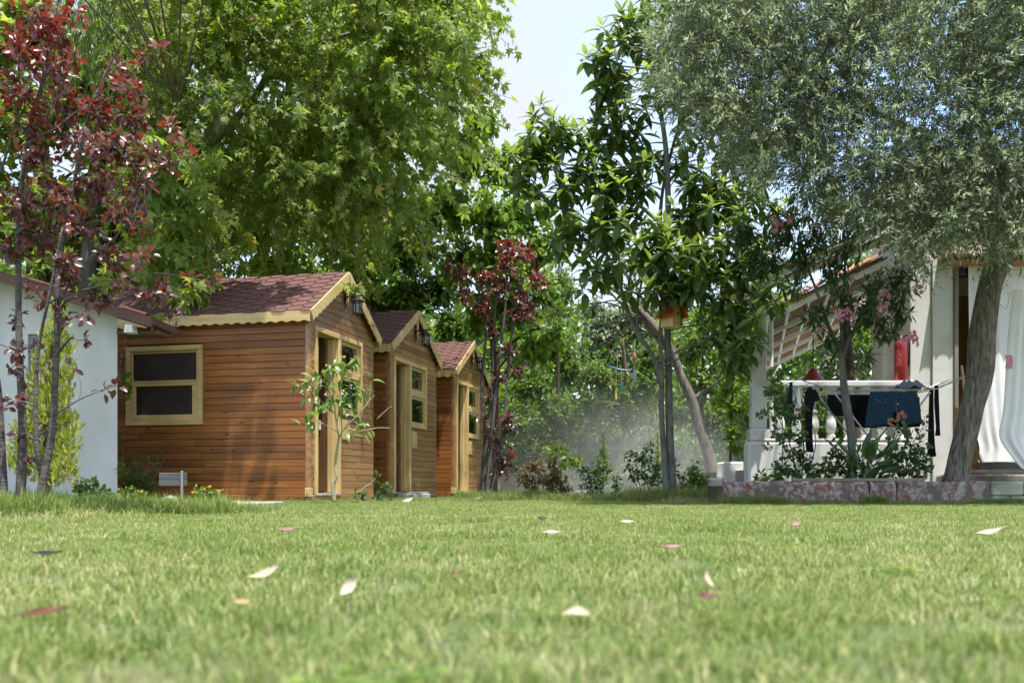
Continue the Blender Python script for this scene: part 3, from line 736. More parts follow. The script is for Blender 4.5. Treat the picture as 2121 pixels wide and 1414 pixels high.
# corner post with base, thin pipe, flood lamp
g = G(); g.box(PX0 + .06, PX0 + .24, PY - .09, PY + .09, .90, 2.75, .015); g.box(PX0 + .03, PX0 + .27, PY - .12, PY + .12, .742, .899, .02); g.build('corner_post', M['oldwhite'], rh)
g = G(); g.tube([(PX0 + .30, PY - .06, .775), (PX0 + .30, PY - .06, 2.6)], .025, 10); g.build('pipe', M['white'], rh, True)
g = G(); g.box(PX0 + .25, PX0 + .36, PY - .16, PY - .06, 1.50, 1.66, .02); g.build('flood_lamp', M['gutter'], rh)
# open porch floor, inner pillar and far wall
g = G(); g.box(PX0 + .1, PX1 + 2.5, PY + .141, 7.0, -.05, .40); g.build('porch_floor', M['concrete'], rh)
ip = at(1841, 0, 12.45).x - XR
g = G(); g.box(ip - .065, ip + .065, .40, .53, .401, 3.0, .01); g.build('pillar', M['white'], rh)
g = G(); g.box(ip + .068, ip + .10, .42, .50, .401, 2.5, .006); g.build('door_frame', M['doorwood'], rh)
pxp = at(1792, 0, 14.0).x - XR
g = G(); g.tube([(pxp + .02, 2.4, .4), (pxp - .06, 2.42, 1.5), (pxp - .16, 2.4, 2.7)], [.09, .085, .08], 10); g.build('post', M['bark_brown'], rh, True)
# two sloping porch roofs: white rafters, battens, cane matting, clay tile edge
def shed(y0, y1, xa, za, xb, zb, nraf, nbat, tiles, nm):
    """slopes from (xb,zb) right/high to (xa,za) left/low"""
    d = np.array([xa - xb, 0, za - zb]); Ld = np.linalg.norm(d); d = d / Ld; n = np.array([-d[2], 0, d[0]]); n = n if n[2] > 0 else -n
    A = np.array([xb, 0, zb])
    sk = lambda yy: np.array([.25*(yy - y0), yy, 0]); rng2 = np.random.default_rng(5)
    cn_ = G()
    k = 0
    rows = int((y1 - y0) / .06)
    Pp, Rr = [], []
    for i in range(rows):
        for j in range(3):
            s0 = Ld * j / 3 - .1; s1 = Ld * (j + 1) / 3 + .1
            yy = y0 + (i + rng2.random()) * .06; yy2 = yy + rng2.normal(0, .03); hh_ = rng2.random() * .03
            Pp.append([A + d*s0 + sk(yy) + n*(.05 + hh_), A + d*(s0+s1)/2 + sk((yy+yy2)/2) + n*(.05 + hh_), A + d*s1 + sk(yy2) + n*(.05 + rng2.random()*.03)])
            Rr.append([.017]*3)
    Pp, Rr = np.array(Pp), np.array(Rr)
    cn_.add(ring_pts(Pp, Rr, 5).reshape(-1, 3), [tube_faces(len(Pp), 3, 5)])
    cn_.add([A + sk(y0) + n*.10, A + sk(y1) + n*.10, A + d*Ld + sk(y1) + n*.10, A + d*Ld + sk(y0) + n*.10], [np.array([[0, 1, 2, 3]])])
    roof = cn_.build('porch_roof', M['cane'], rh)
    for i in range(nraf):
        yy = y0 + .02 + (y1 - y0 - .08) * i / max(1, nraf - 1)
        gg = G(); V = []
        for s in (-.05, Ld + .08):
            for w in (0, .06):
                for hgt in (-.025, .045): V.append(A + d*s + sk(yy + w) + n*hgt)
        gg.add(V, [np.array([[0,1,3,2],[4,6,7,5],[0,4,5,1],[2,3,7,6],[0,2,6,4],[1,5,7,3]])]); gg.build('rafter', M['white'], roof)
    for i in range(nbat):
        s = Ld * (i + .5) / nbat
        gg = G(); V = []
        for yy in (y0 + .01, y1):
            for ds in (0, .035):
                for hgt in (.005, .04): V.append(A + d*(s+ds) + sk(yy) + n*(hgt + .006))
        gg.add(V, [np.array([[0,1,3,2],[4,6,7,5],[0,4,5,1],[2,3,7,6],[0,2,6,4],[1,5,7,3]])]); gg.build('batten', M['white'], roof)
    if tiles:
        for i in range(int(Ld / .17)):
            o2 = A + d * (i * .17 + .02) + np.array([0, y0 - .02, 0]) + n * .11
            gg = G(); tile_geo(gg, lambda u, v, w: tuple(o2 + d*u + np.array([0, v + .06, 0]) + n*(w*.6 + (.2-u)*.08)), .24, .085); gg.build('tile', M['terracotta'], roof)
    return roof
yA = 12.7
shed(.70, 6.3, at(1572, 0, yA).x - XR, 2.33, -.02, 3.13, 5, 6, True, 'lower')
shed(-.3, .3, at(1536, 0, 11.7).x - XR, 2.58, -.03, 3.42, 2, 6, False, 'upper')
# pendant lamp shade in the porch
ps = at(1684, 792, 15.0)
t = thing('pendant_lamp', 'red enamel lamp shade hanging in the porch above the railing', 'lamp', ps)
g = G(); g.lathe([(.21, 0), (.2, .012), (.11, .11), (.06, .19), (.03, .22)], (0, 0, 0), 16); g.build('lamp_shade', M['redlamp'], t, True)
g = G(); g.tube([(0, 0, .2), (.005, 0, .75)], .008, 6); g.build('cord', M['black'], t)
# extinguisher standing on the rail
e = at(1869, 780, 12.0)
extinguisher(Vector((e.x - .02, 12.0, 1.491)), .61, .080, 'red fire extinguisher standing on the white porch railing')
# steps beside the porch
g = G(); a_ = ground(1500, 13.0); b_ = ground(1542, 13.0); g.box(0, b_.x - a_.x - .01, 0, .5, -.05, .52, .02)
t = thing('stair_wall', 'small white rendered wall beside the porch corner post', 'wall', (a_.x, 13.0, 0)); g.build('upper_block', M['render_r'], t)
g = G(); g.box(-.34, -.004, .02, .5, -.05, .30, .02); g.build('lower_block', M['render_r'], t)

# ------------------------------------------------------------------ planter edging with peeling paint
px0 = ground(1500, 10.0).x
pl = thing('planter_wall', 'low planter wall of blocks with peeling red and white paint', 'planter', (px0, 10.0, 0))
cuts = [(1500, 1800, 'planter'), (1801.5, 1857, 'planter'), (1859, 2052, 'planter')]
for c0, c1, mk in cuts:
    g = G(); x_0, x_1 = ground(c0, 10).x - px0, ground(c1, 10).x - px0
    n = max(3, int((x_1 - x_0) / .10)); rb = np.random.default_rng(c1)
    prof = [(0, -.04), (0, .10), (.002, .205), (.022, .235), (.128, .235), (.15, .21), (.15, -.04)]
    V = []
    for i in range(n + 1):
        for (yy, zz) in prof:
            e_ = .012 if i in (0, n) else 0.0
            V.append((x_0 + (x_1 - x_0)*i/n + (e_ if i == 0 else -e_)*(zz > .2), yy + rb.normal(0, .0035), zz + (rb.normal(0, .006) - (.02 if rb.random() < .12 else 0) if zz > .15 else 0)))
    m_ = len(prof); ii = np.arange((n + 1)*m_).reshape(n + 1, m_); jj = np.roll(ii, -1, 1)
    g.add(V, [np.stack([ii[:-1], jj[:-1], jj[1:], ii[1:]], -1).reshape(-1, 4), ii[0][None], ii[-1][None, ::-1]]); g.build('block', M[mk], pl)
for r_, (zb, zt) in enumerate(((-.04, .085), (.09, .235))):
    xx = ground(2054, 10).x - px0 + (0 if r_ else 0.0)
    for k in range(8):
        ln = .34 if (k or r_) else .2
        g = G(); g.box(xx, xx + ln - .008, .006 * (k % 2), .15, zb, zt, .014); g.build('block', M['planter_grey'], pl); xx += ln
g = G(); g.box(ground(1504, 10).x - px0, 4.6, .152, .95, -.05, .19); g.build('soil', M['soil'], pl)
g = G(); xa, xb = ground(1632, 10.25).x - px0, ground(1898, 10.25).x - px0; g.box(xa, xb, .17, .27, .215, .25, .006)
pk = G(); pk.box(0, xb - xa, 0, .11, 0, .035, .006)
tag(pk.build('wooden_plank', M['oldplank'], loc=(px0 + xa, 10.03, .2355)), 'weathered wooden plank lying along the top of the planter wall', 'plank')
# ------------------------------------------------------------------ leaves and trees
def tpl(pts, faces): return np.array(pts, dtype=float), [np.array(f) for f in faces]
# x across, y along, z up from the blade
T_OVATE = tpl([(0,0,0), (-.22,.32,.05), (-.19,.68,.03), (0,1,-.06), (.19,.68,.03), (.22,.32,.05)], [[[0,3,2,1],[0,5,4,3]]])
T_NARROW = tpl([(0,0,0), (-.085,.35,.02), (-.06,.72,.01), (0,1,-.05), (.06,.72,.01), (.085,.35,.02)], [[[0,3,2,1],[0,5,4,3]]])
T_OLIVE = tpl([(0,0,0), (-.12,.5,.03), (0,1,0), (.12,.5,.03)], [[[0,2,1],[0,3,2]]])
def palmate():
    c = (0, .30, .04); out = [(0,0,0), (-.20,.04,-.02), (-.50,.10,-.10), (-.26,.28,.02), (-.46,.62,-.08), (-.15,.52,.03), (0,1.0,-.10), (.15,.52,.03), (.46,.62,-.08), (.26,.28,.02), (.50,.10,-.10), (.20,.04,-.02)]
    n = len(out); return tpl([c] + out, [[[0, 1+(i+1) % n, 1+i] for i in range(n)]])
T_PLANE = palmate()
T_LOBED = tpl([(0,0,0), (-.48,.2,-.05), (-.2,.44,.04), (0,1,-.08), (.2,.44,.04), (.48,.2,-.05)], [[[0,3,2],[0,2,1],[0,5,4],[0,4,3]]])
def blade(rows, wid, droop=.18, fold=.06, wave=0.0):
    V, F = [], []
    for i in range(rows + 1):
        t = i / rows
        w = wid * (math.sin(PI * min(1, t*1.0) ** .85) ** .8 if 0 < t < 1 else 0.012)
        z = -droop * t * t
        y = t * (1 - droop*.25*t)
        V += [(-w, y, z + fold*(w/wid) + wave*math.sin(t*9)), (0, y, z), (w, y, z + fold*(w/wid) - wave*math.sin(t*9))]
    for i in range(rows):
        a = i*3
        F += [[a, a+1, a+4, a+3], [a+1, a+2, a+5, a+4]]
    return tpl(V, [F])
T_LOQUAT = blade(5, .19, .22, .05)
T_LOQUAT2 = blade(5, .16, .10, .06)
T_PLUM = blade(3, .28, .22, .09, .03)
T_OLEAN = blade(3, .11, .16, .02)
T_CITRUS = blade(4, .17, .45, .05)
T_BROAD = blade(3, .30, .2, .06)

def frames(axis, nh):
    y = norm(axis); x = norm(np.cross(y, nh)); z = np.cross(x, y)
    return np.stack([x, y, z], -1)           # (k,3,3) columns
def leaf_mesh(name, T, pos, axis, nh, size, rnd, smooth=False):
    V, F = T; k = len(pos); nv = len(V)
    R = frames(axis, nh)
    W = np.einsum('kij,vj->kvi', R, V) * np.asarray(size)[:, None, None] + pos[:, None]
    fs = [(f[None] + (np.arange(k) * nv)[:, None, None]).reshape(-1, f.shape[1]) for f in F]
    return mesh_np(name, W.reshape(-1, 3), fs, smooth, np.repeat(rnd, nv))
def rv(k, s=1.0): return norm(rng.normal(size=(k, 3))) * s
def ball(k, r):
    return rv(k) * (rng.random((k, 1)) ** (1/3)) * np.asarray(r)

class Tree:
    def __init__(self, name, label, cat, base, group=None):
        self.root = thing(name, label, cat, base, 0, group); self.base = Vector(base)
        self.tw_P, self.tw_R, self.L = [], [], []          # twigs, leaves
        self.limb_q = []
        self.stems = []
    def off(self): return -self.base
    def stem(self, pts, m, n=10, name='trunk', seg=None, rough=.06, seed=0):
        """pts: (px,py,Y,r)"""
        P = np.array([[*at(p[0], p[1], p[2]), p[3]] for p in pts]); return self.stem_w(P, m, n, name, seg, rough, seed)
    def stem_w(self, P, m, n=10, name='trunk', seg=None, rough=.06, seed=0):
        q = catmull(P, seg or max(6, len(P)*5)); r2 = np.random.default_rng(seed + 3)
        V = ring_pts(q[None, :, :3], np.maximum(q[None, :, 3], .002), n)[0]
        k = len(q); bump = np.zeros((k, n))
        for a in range(1, 5):
            bump += (r2.normal() * np.cos(a * (np.arange(n)*2*PI/n)[None] + r2.normal()*3 + (np.arange(k)*r2.uniform(.1, .6))[:, None])) / a
        V = q[:, None, :3] + (V - q[:, None, :3]) * (1 + rough * bump)[..., None]
        me = mesh_np(name, V.reshape(-1, 3), [tube_faces(1, k, n), np.arange(n)[None, ::-1], (np.arange(n) + (k-1)*n)[None]], True)
        o = link(name, me, m, self.root, self.off()); self.stems.append(q); return o
    def near(self, c, lo=0.0, below=True):
        """a point on a stem to grow a limb from"""
        Q = np.concatenate([s[int(len(s)*lo):] for s in self.stems])
        d = np.linalg.norm(Q[:, :3] - c, axis=1) + np.where(Q[:, 2] > c[2] - .1*np.linalg.norm(Q[:, :2]-c[:2], axis=1), 1.2, 0) * (1 if below else 0)
        return Q[d.argmin()]
    def limb(self, c, r=None, lo=.3, sag=.12):
        a = self.near(c, lo); d = np.linalg.norm(a[:3] - c)
        mid = (a[:3] + c)/2 + np.array([0, 0, sag*d]) + rng.normal(0, .05*d, 3)
        r0 = r or min(a[3]*.6, .012 + .012*d)
        q = catmull(np.array([[*a[:3], r0], [*mid, r0*.65], [*c, r0*.25]]), 9)
        if r: self.tw_P.append(q[[0, 3, 6, 8], :3][None]); self.tw_R.append(q[[0, 3, 6, 8], 3][None])
        else: self.limb_q.append(q)
        return q
    def clump(self, c, r, n, size, per=12, droop=.3, tw=.006, flat=1.0, rlo=0.0, rhi=1.0, up=.4, spread=.9, depth=1.0, limb=True, lo=.3, hang=0.0):
        """n leaves on twigs that fan out from c"""
        c = np.array(c, dtype=float)
        if limb: self.limb(c, lo=lo)
        k = max(1, int(n / per))
        E = ball(k, 1.0) * np.array([r, r*depth, r*flat]); E = E * (0.55 + .45*rng.random((k, 1)))
        E[:, 2] -= hang * r * rng.random(k)
        p0 = c + E * .12 + rng.normal(0, .05*r, (k, 3)); p2 = c + E; p1 = (p0 + p2)/2 + np.array([0, 0, .14*r]) + rng.normal(0, .06*r, (k, 3))
        t = np.linspace(0, 1, 4)[None, :, None]
        P = (1-t)**2*p0[:, None] + 2*t*(1-t)*p1[:, None] + t*t*p2[:, None]
        self.tw_P.append(P); self.tw_R.append(np.repeat(np.linspace(tw, tw*.3, 4)[None], k, 0))
        t = .22 + .8*rng.random((k, per, 1)); t = np.minimum(t, 1.02)
        pos = (1-t)**2*p0[:, None] + 2*t*(1-t)*p1[:, None] + t*t*p2[:, None]
        tan = 2*(1-t)*(p1-p0)[:, None] + 2*t*(p2-p1)[:, None]; tan = norm(tan)
        pos = pos.reshape(-1, 3); tan = tan.reshape(-1, 3); K = len(pos)
        ax = norm(tan*.45 + rv(K)*spread + np.array([0, 0, -droop]))
        nh = norm(np.array([0, -.25, up]) + rv(K)*.55)
        s = size * rng.uniform(.6, 1.2, K)
        self.L.append((pos + ax*0.02, ax, nh, s, rlo + (rhi-rlo)*rng.random(K)))
    def spray(self, px, py, Y, ln, per, size, hub, droop=.5, tw=.004, tkeep=1, spread=.7, up=.5, sag=.3, step=.05):
        """loose shoots spread evenly through a crown; leaves sit along each shoot"""
        k = len(px); p0 = np.stack([(px - CX)/F_PX*Y, Y, EYE + (HOR - py)/F_PX*Y], -1)
        dr = norm(norm(p0 - np.array(hub))*.7 + rv(k)*.7 + np.array([0, -.15, .05])); L_ = rng.uniform(*ln, k)[:, None]
        p2 = p0 + dr*L_ + np.array([0, 0, -sag])*L_*(.3 + .7*rng.random((k, 1))); p1 = p0 + dr*L_*.55 + np.array([0, 0, .10])*L_
        tt = np.linspace(0, 1, 4)[None, :, None]
        self.tw_P.append(((1-tt)**2*p0[:, None] + 2*tt*(1-tt)*p1[:, None] + tt*tt*p2[:, None])[::tkeep]); n = len(self.tw_P[-1]); self.tw_R.append(np.repeat(np.linspace(tw, tw*.4, 4)[None], n, 0))
        tt = (np.arange(per)[None, :, None] + rng.random((k, per, 1))*.7)/per + step
        pos = (1-tt)**2*p0[:, None] + 2*tt*(1-tt)*p1[:, None] + tt*tt*p2[:, None]; tan = norm(2*(1-tt)*(p1-p0)[:, None] + 2*tt*(p2-p1)[:, None])
        sd = norm(np.cross(tan, rv(k*per).reshape(k, per, 3))); pos, tan, sd = pos.reshape(-1, 3), tan.reshape(-1, 3), sd.reshape(-1, 3); K = len(pos)
        ax = norm(tan*.5 + sd*spread + np.array([0, 0, -droop])); sc = size*np.exp(rng.normal(0, .28, K))*np.repeat(rng.uniform(.75, 1.2, k), per)
        self.L.append((pos + ax*size*.25, ax, norm(rv(K)*.7 + np.array([0, -.2, up])), sc, np.clip(np.repeat(rng.random(k)*.65, per) + rng.random(K)*.35, 0, .999)))
    def rosette(self, tips, dirs, nper, size, young=.3, lobe=(-.5, 1.0), rlo=0.0):
        """whorls of leaves at twig ends"""
        k = len(tips); d = norm(dirs)
        ref = norm(np.cross(d, np.array([.3, .2, 1.0]))); b = np.cross(d, ref)
        j = np.arange(nper)[None]; ph = rng.random((k, 1))*6.28 + j*2.4 + rng.normal(0, .25, (k, nper))
        el = np.linspace(lobe[1], lobe[0], nper)[None] + rng.normal(0, .16, (k, nper))
        ax = (np.cos(el)[..., None]*(np.cos(ph)[..., None]*ref[:, None] + np.sin(ph)[..., None]*b[:, None]) + np.sin(el)[..., None]*d[:, None])
        ax = ax + np.array([0, 0, -.22]) * np.linspace(0, 1.4, nper)[None, :, None]
        pos = tips[:, None] - d[:, None]*(np.linspace(0, .22, nper)[None, :, None]*size*1.3)
        ax = ax.reshape(-1, 3); pos = pos.reshape(-1, 3); K = len(ax)
        nh = norm(np.array([0, -.1, 1.0]) + np.repeat(d, nper, 0)*.5 + rv(K)*.25)
        s = size*np.tile(np.linspace(.62, 1.08, nper), k)*rng.uniform(.75, 1.15, K)
        age = np.clip(np.tile(np.linspace(1.0, .0, nper)**1.5, k)*young*2.2*rng.uniform(.3, 1.2, K) + rlo + .45*rng.random(K)*(1-young), 0, .999)
        self.L.append((norm(ax)*.01 + pos, ax, nh, s, age))
    def twigs_to(self, A, B, r0, r1=None, sag=.1):
        A, B = np.array(A, dtype=float), np.array(B, dtype=float); d = np.linalg.norm(B-A, axis=1, keepdims=True)
        mid = (A+B)/2 + np.array([0, 0, 1.0])*sag*d*-1 + rng.normal(0, 1, A.shape)*d*.05
        t = np.linspace(0, 1, 5)[None, :, None]
        P = (1-t)**2*A[:, None] + 2*t*(1-t)*mid[:, None] + t*t*B[:, None]
        self.tw_P.append(P[:, [0, 1, 2, 4]]); self.tw_R.append(np.repeat(np.linspace(r0, r1 or r0*.4, 4)[None], len(A), 0))
    def finish(self, T, mleaf, mtwig, mlimb=None, singles=0, smooth=False, fname='crown', twn=3, T2=None, Rkey='rnd'):
        for q in self.limb_q:
            link('limb', mesh_np('limb', ring_pts(q[None, :, :3], q[None, :, 3], 6).reshape(-1, 3), [tube_faces(1, 9, 6)], True), mlimb or mtwig, self.root, self.off())
        if self.tw_P:
            P = np.concatenate(self.tw_P); R = np.concatenate(self.tw_R)
            me = mesh_np('twigs', ring_pts(P, R, twn).reshape(-1, 3), [tube_faces(len(P), P.shape[1], twn)], True)
            tag(link('twigs', me, mtwig, self.root, self.off()), kind='stuff')
        if not self.L: return self.root
        pos, ax, nh, s, rd = (np.concatenate([l[i] for l in self.L]) for i in range(5))
        keep = np.ones(len(pos), dtype=bool)
        if singles:
            pxx = CX + F_PX*pos[:, 0]/pos[:, 1]; pyy = HOR - F_PX*(pos[:, 2]-EYE)/pos[:, 1]
            inside = (pxx > 5) & (pxx < 2115) & (pyy > 5) & (pyy < 1100)
            score = np.where(inside, s/pos[:, 1], -1)*rng.uniform(.8, 1.2, len(pos))
            pick = np.argsort(-score)[:singles]; keep[pick] = False
            R = frames(ax, nh); bins = {}
            for i in pick:
                b = int(rd[i]*12)
                if b not in bins:
                    V, F = T; me = mesh_np('leaf', V, F, smooth, np.full(len(V), (b+.5)/12)); me.materials.append(mleaf); bins[b] = me
                o = bpy.data.objects.new('leaf', bins[b]); COL.objects.link(o); o.parent = self.root
                m4 = Matrix([[*(R[i][r]*s[i]), pos[i][r] - self.base[r]] for r in range(3)] + [[0, 0, 0, 1]])
                o.matrix_local = m4
        if keep.any():
            me = leaf_mesh(fname, T, pos[keep], ax[keep], nh[keep], s[keep], rd[keep], smooth)
            tag(link(fname, me, mleaf, self.root, self.off()), kind='stuff')
        return self.root

def pxr(rpx, Y): return rpx / F_PX * Y

# ---- plane tree behind the nearest cabin
t = Tree('plane_tree', 'tall plane tree with a pale trunk rising behind the nearest cabin', 'tree', ground(436, 17.0))
t.stem([(436, 1030, 17, .26), (432, 700, 17, .20), (434, 560, 17, .19), (438, 420, 17, .16), (438, 260, 17, .15), (446, 120, 17, .13), (470, -40, 16.5, .12), (520, -300, 15.5, .09), (560, -520, 15, .05)], M['bark_plane'], 12, rough=.05)
t.stem([(438, 260, 17, .09), (400, 220, 16.5, .07), (330, 190, 16, .05), (250, 170, 15.5, .03)], M['bark_plane'], 8, 'limb')
t.stem([(440, 300, 17, .07), (520, 210, 16.2, .06), (560, 130, 15.5, .045), (570, 40, 15, .03)], M['bark_plane'], 8, 'limb')
t.stem([(438, 360, 17, .06), (520, 315, 16.5, .05), (610, 280, 16, .035), (700, 250, 15.5, .02)], M['bark_plane'], 8, 'limb')
t.stem([(444, 150, 17, .08), (560, 105, 16, .06), (640, 95, 15, .045), (760, 60, 14.5, .02)], M['bark_plane'], 8, 'limb')
cl = [(330, 50, 14, 110), (440, 20, 13.5, 120), (560, 40, 13.5, 130), (690, 50, 13.5, 130), (820, 40, 14, 130), (930, 40, 14.5, 100), (1005, 20, 15, 55), (1020, 95, 15, 50), (960, 110, 15, 80),
      (500, 140, 14, 110), (620, 170, 13.8, 120), (750, 180, 14, 130), (880, 170, 14.5, 110), (980, 200, 15, 45), (900, 260, 15, 90), (800, 290, 14.5, 110), (680, 300, 14, 120), (560, 290, 14.5, 110),
      (500, 380, 15, 80), (600, 410, 14.8, 95), (720, 400, 14.8, 105), (830, 390, 15, 95), (920, 340, 15.5, 70), (340, 170, 15, 80), (390, 330, 16, 70), (340, 440, 13.5, 80), (380, 520, 13, 70), (310, 560, 12.6, 50),
      (640, 490, 15.5, 70), (740, 500, 15.5, 70), (560, 480, 16, 60), (1060, 205, 15.5, 22), (430, 590, 12.3, 26), (425, 340, 14.2, 34), (445, 470, 13.8, 30), (410, 250, 14.4, 34)]
for (x, y, Y, r) in cl:
    if Y > 13.7 and rng.random() < .5: t.limb(np.array(at(x, y, Y)))
def crown_px(n, x0, x1, y0, y1, right, left, bottom, f1=.019, f2=.023, base=.55, amp=.8):
    X = rng.uniform(x0, x1, n*4); Yp = rng.uniform(y0, y1, n*4); Yd = rng.random(n*4)
    w = 26*np.sin(Yp*.043 + 1) + 15*np.sin(Yp*.11) + 9*np.sin(Yp*.23 + 2); wb = 24*np.sin(X*.037) + 14*np.sin(X*.091 + 1)
    dn = np.sin(X*f1 + 1.7*np.sin(Yp*.013))*np.cos(Yp*f2 + 4*Yd) + .5*np.sin(X*.047 + 6*Yd)*np.cos(Yp*.051)
    ok_ = (X < np.interp(Yp, *right) + w) & (X > np.interp(Yp, *left) + w) & (Yp < np.interp(X, *bottom) + wb) & (rng.random(n*4) < np.clip(base + amp*dn, .06, 1))
    return X[ok_][:n], Yp[ok_][:n], Yd[ok_][:n]
X_, Yp, Yd = crown_px(2600, 230, 1120, -120, 600, ([-120, 0, 100, 190, 300, 400, 500, 600], [950, 962, 985, 945, 905, 860, 820, 800]), ([-120, 150, 400, 600], [240, 260, 280, 300]), ([230, 330, 420, 480, 560, 700, 860, 1000], [545, 540, 480, 410, 440, 445, 410, 280]))
kp = ~((np.abs(X_ - 436 - 14*np.sin(Yp*.03)) < 30) & (Yp > 130) & (Yp < 570) & (rng.random(len(X_)) < .88)); X_, Yp, Yd = X_[kp], Yp[kp], Yd[kp]      # the trunk shows through here
t.spray(X_, Yp, 13.2 + 3.6*Yd + .0022*np.maximum(0, Yp - 250), (.35, .95), 14, .112, at(520, 250, 17), droop=.65, tw=.006, sag=.55, up=.45)
X_, Yp, Yd = crown_px(140, 290, 460, 330, 600, ([330, 600], [440, 440]), ([330, 600], [290, 300]), ([290, 460], [590, 570]), base=.9)
t.spray(X_, Yp, 12.0 + 1.2*Yd, (.25, .6), 8, .16, at(380, 380, 13), droop=.7, tw=.004, sag=.5)
t.stem([(470, 20, 14.5, .04), (400, 120, 13.4, .03), (350, 300, 12.9, .02), (345, 450, 12.7, .014), (375, 540, 12.2, .009), (405, 600, 11.2, .004)], M['twig'], 6, 'limb')
t.stem([(345, 450, 12.7, .012), (320, 520, 12.6, .008), (312, 560, 12.6, .004)], M['twig'], 5, 'limb')
t.clump(at(405, 605, 11.0), pxr(40, 11), 26, .17, per=7, droop=.7, hang=.5, limb=False)
t.clump(at(742, 590, 12.6), pxr(26, 12.6), 14, .17, per=7, droop=.7, hang=.6, limb=False)
# the crown goes on above the frame and shades the roof and the white house
for (x, y, Y, r) in [(250, -260, 10.5, 240), (520, -300, 11, 240), (60, -160, 9.5, 200), (-150, -260, 9.0, 240), (180, -330, 9.7, 210), (-40, -330, 9.7, 210), (-260, -330, 9.7, 210), (110, -480, 9.9, 210), (330, -350, 9.9, 190), (-150, -500, 9.9, 240)]:
    t.clump(at(x, y, Y), pxr(r, Y), int(r*r*.024), .24, per=9, droop=.5, tw=.01, flat=.6)
t.finish(T_PLANE, M['l_plane'], M['twig'], M['twig'], singles=260)

# ---- a second plane tree farther back closes the crown
t = Tree('plane_tree', 'second plane tree farther back, its crown seen through the gaps of the first', 'tree', ground(600, 20.0))
t.stem([(600, 1030, 20, .26), (602, 700, 20, .2), (590, 450, 20, .16), (600, 200, 20, .12), (640, -50, 20, .08)], M['bark_plane'], 10, rough=.05)
X_, Yp, Yd = crown_px(2300, 220, 1080, -120, 620, ([-120, 0, 150, 300, 450, 620], [890, 905, 915, 880, 850, 840]), ([-120, 620], [230, 250]), ([220, 600, 900, 1080], [560, 545, 500, 300]), base=.65)
t.spray(X_, Yp, 18.5 + 2.4*Yd, (.45, 1.1), 13, .135, at(600, 250, 20), droop=.6, tw=.007, sag=.5, tkeep=2)
t.finish(T_LOBED, M['l_plane'], M['twig'], M['bark_plane'])
# ---- darker tree standing behind
t = Tree('dark_tree', 'dark tree with a brown trunk in the gap above the middle cabin', 'tree', ground(768, 22.0))
t.stem([(762, 1020, 22, 0.1080), (764, 620, 22, 0.0900), (768, 480, 22, 0.0720), (790, 380, 22, 0.0480)], M['bark_brown'], 9)
for (x, y, Y, r) in [(500, 480, 21, 80), (560, 560, 21, 70), (640, 590, 21, 60), (680, 480, 22, 100), (760, 560, 22.5, 80), (850, 520, 22, 100), (840, 620, 22, 80), (920, 600, 22, 70), (900, 430, 22, 80), (600, 430, 22, 90), (940, 690, 22, 70), (800, 650, 22.5, 70), (480, 380, 22, 80)]:
    t.clump(at(x, y, Y), pxr(r, Y), int(r*r*.24), .15, per=10, droop=.3, flat=.85)
t.finish(T_OVATE, M['l_dark'], M['twig'], M['bark_brown'])
# ---- bright mulberry right of the cabins
t = Tree('mulberry_tree', 'bright green broad-leaved tree behind the far plum tree', 'tree', ground(1030, 20.5))
t.stem([(1030, 1020, 20.5, 0.0960), (1024, 760, 20.5, 0.0780), (1010, 560, 20.5, 0.0600), (1000, 380, 20.5, 0.0360)], M['bark_brown'], 9)
for (x, y, Y, r) in [(960, 330, 19.5, 80), (1000, 250, 20, 60), (1040, 340, 19.5, 80), (930, 430, 20, 90), (1020, 440, 19, 100), (1090, 430, 19.5, 80), (1130, 510, 19.5, 80), (1040, 540, 19, 100), (960, 540, 20, 90), (1120, 600, 19, 70), (1060, 640, 19.5, 80), (1160, 590, 19.5, 50), (1150, 690, 19, 40), (1000, 640, 20.5, 70), (1180, 460, 20, 40), (1085, 290, 20, 30), (1110, 720, 19.5, 55)]:
    t.clump(at(x, y, Y), pxr(r, Y), int(r*r*.13), .16, per=10, droop=.5, flat=.95, up=.6, hang=.3)
t.finish(T_BROAD, M['l_bright'], M['twig'], M['bark_brown'], smooth=True)
# ---- willow strands top left
t = Tree('willow_tree', 'pale green weeping tree, its strands hanging down beside the red leaves', 'tree', ground(170, 15.0))
t.stem([(170, 1030, 15, .16), (180, 600, 15, .13), (205, 250, 15, .1), (215, 0, 15, .08), (230, -200, 15, .05)], M['bark_grey'], 9)
for k in range(70):
    x = rng.uniform(100, 260); y = rng.uniform(-60, 60); Y = rng.uniform(13.6, 15); ln = rng.uniform(.6, 1.5)
    a = np.array(at(x, y, Y)); zz = np.linspace(0, 1, 4)[:, None]
    t.tw_P.append((a + np.array([rng.normal(0, .08), 0, -ln])*zz)[None]); t.tw_R.append(np.full((1, 4), .003))
    n = int(ln*28); f = rng.random((n, 1)); pos = a + np.array([0, 0, -ln])*f + rng.normal(0, .02, (n, 3))
    ax = norm(np.array([0, 0, -1.0]) + rv(n)*.45); t.L.append((pos, ax, norm(rv(n) + np.array([0, -.6, .3])), .15*rng.uniform(.7, 1.2, n), rng.random(n)))
t.finish(T_NARROW, M['l_willow'], M['twig'])
t = Tree('broad_tree', 'green broad-leaved tree behind the white house roof', 'tree', ground(60, 16.0))
t.stem([(60, 1030, 16, .2), (70, 600, 16, .15), (90, 300, 16, .1), (100, 60, 16, .05)], M['bark_brown'], 8)
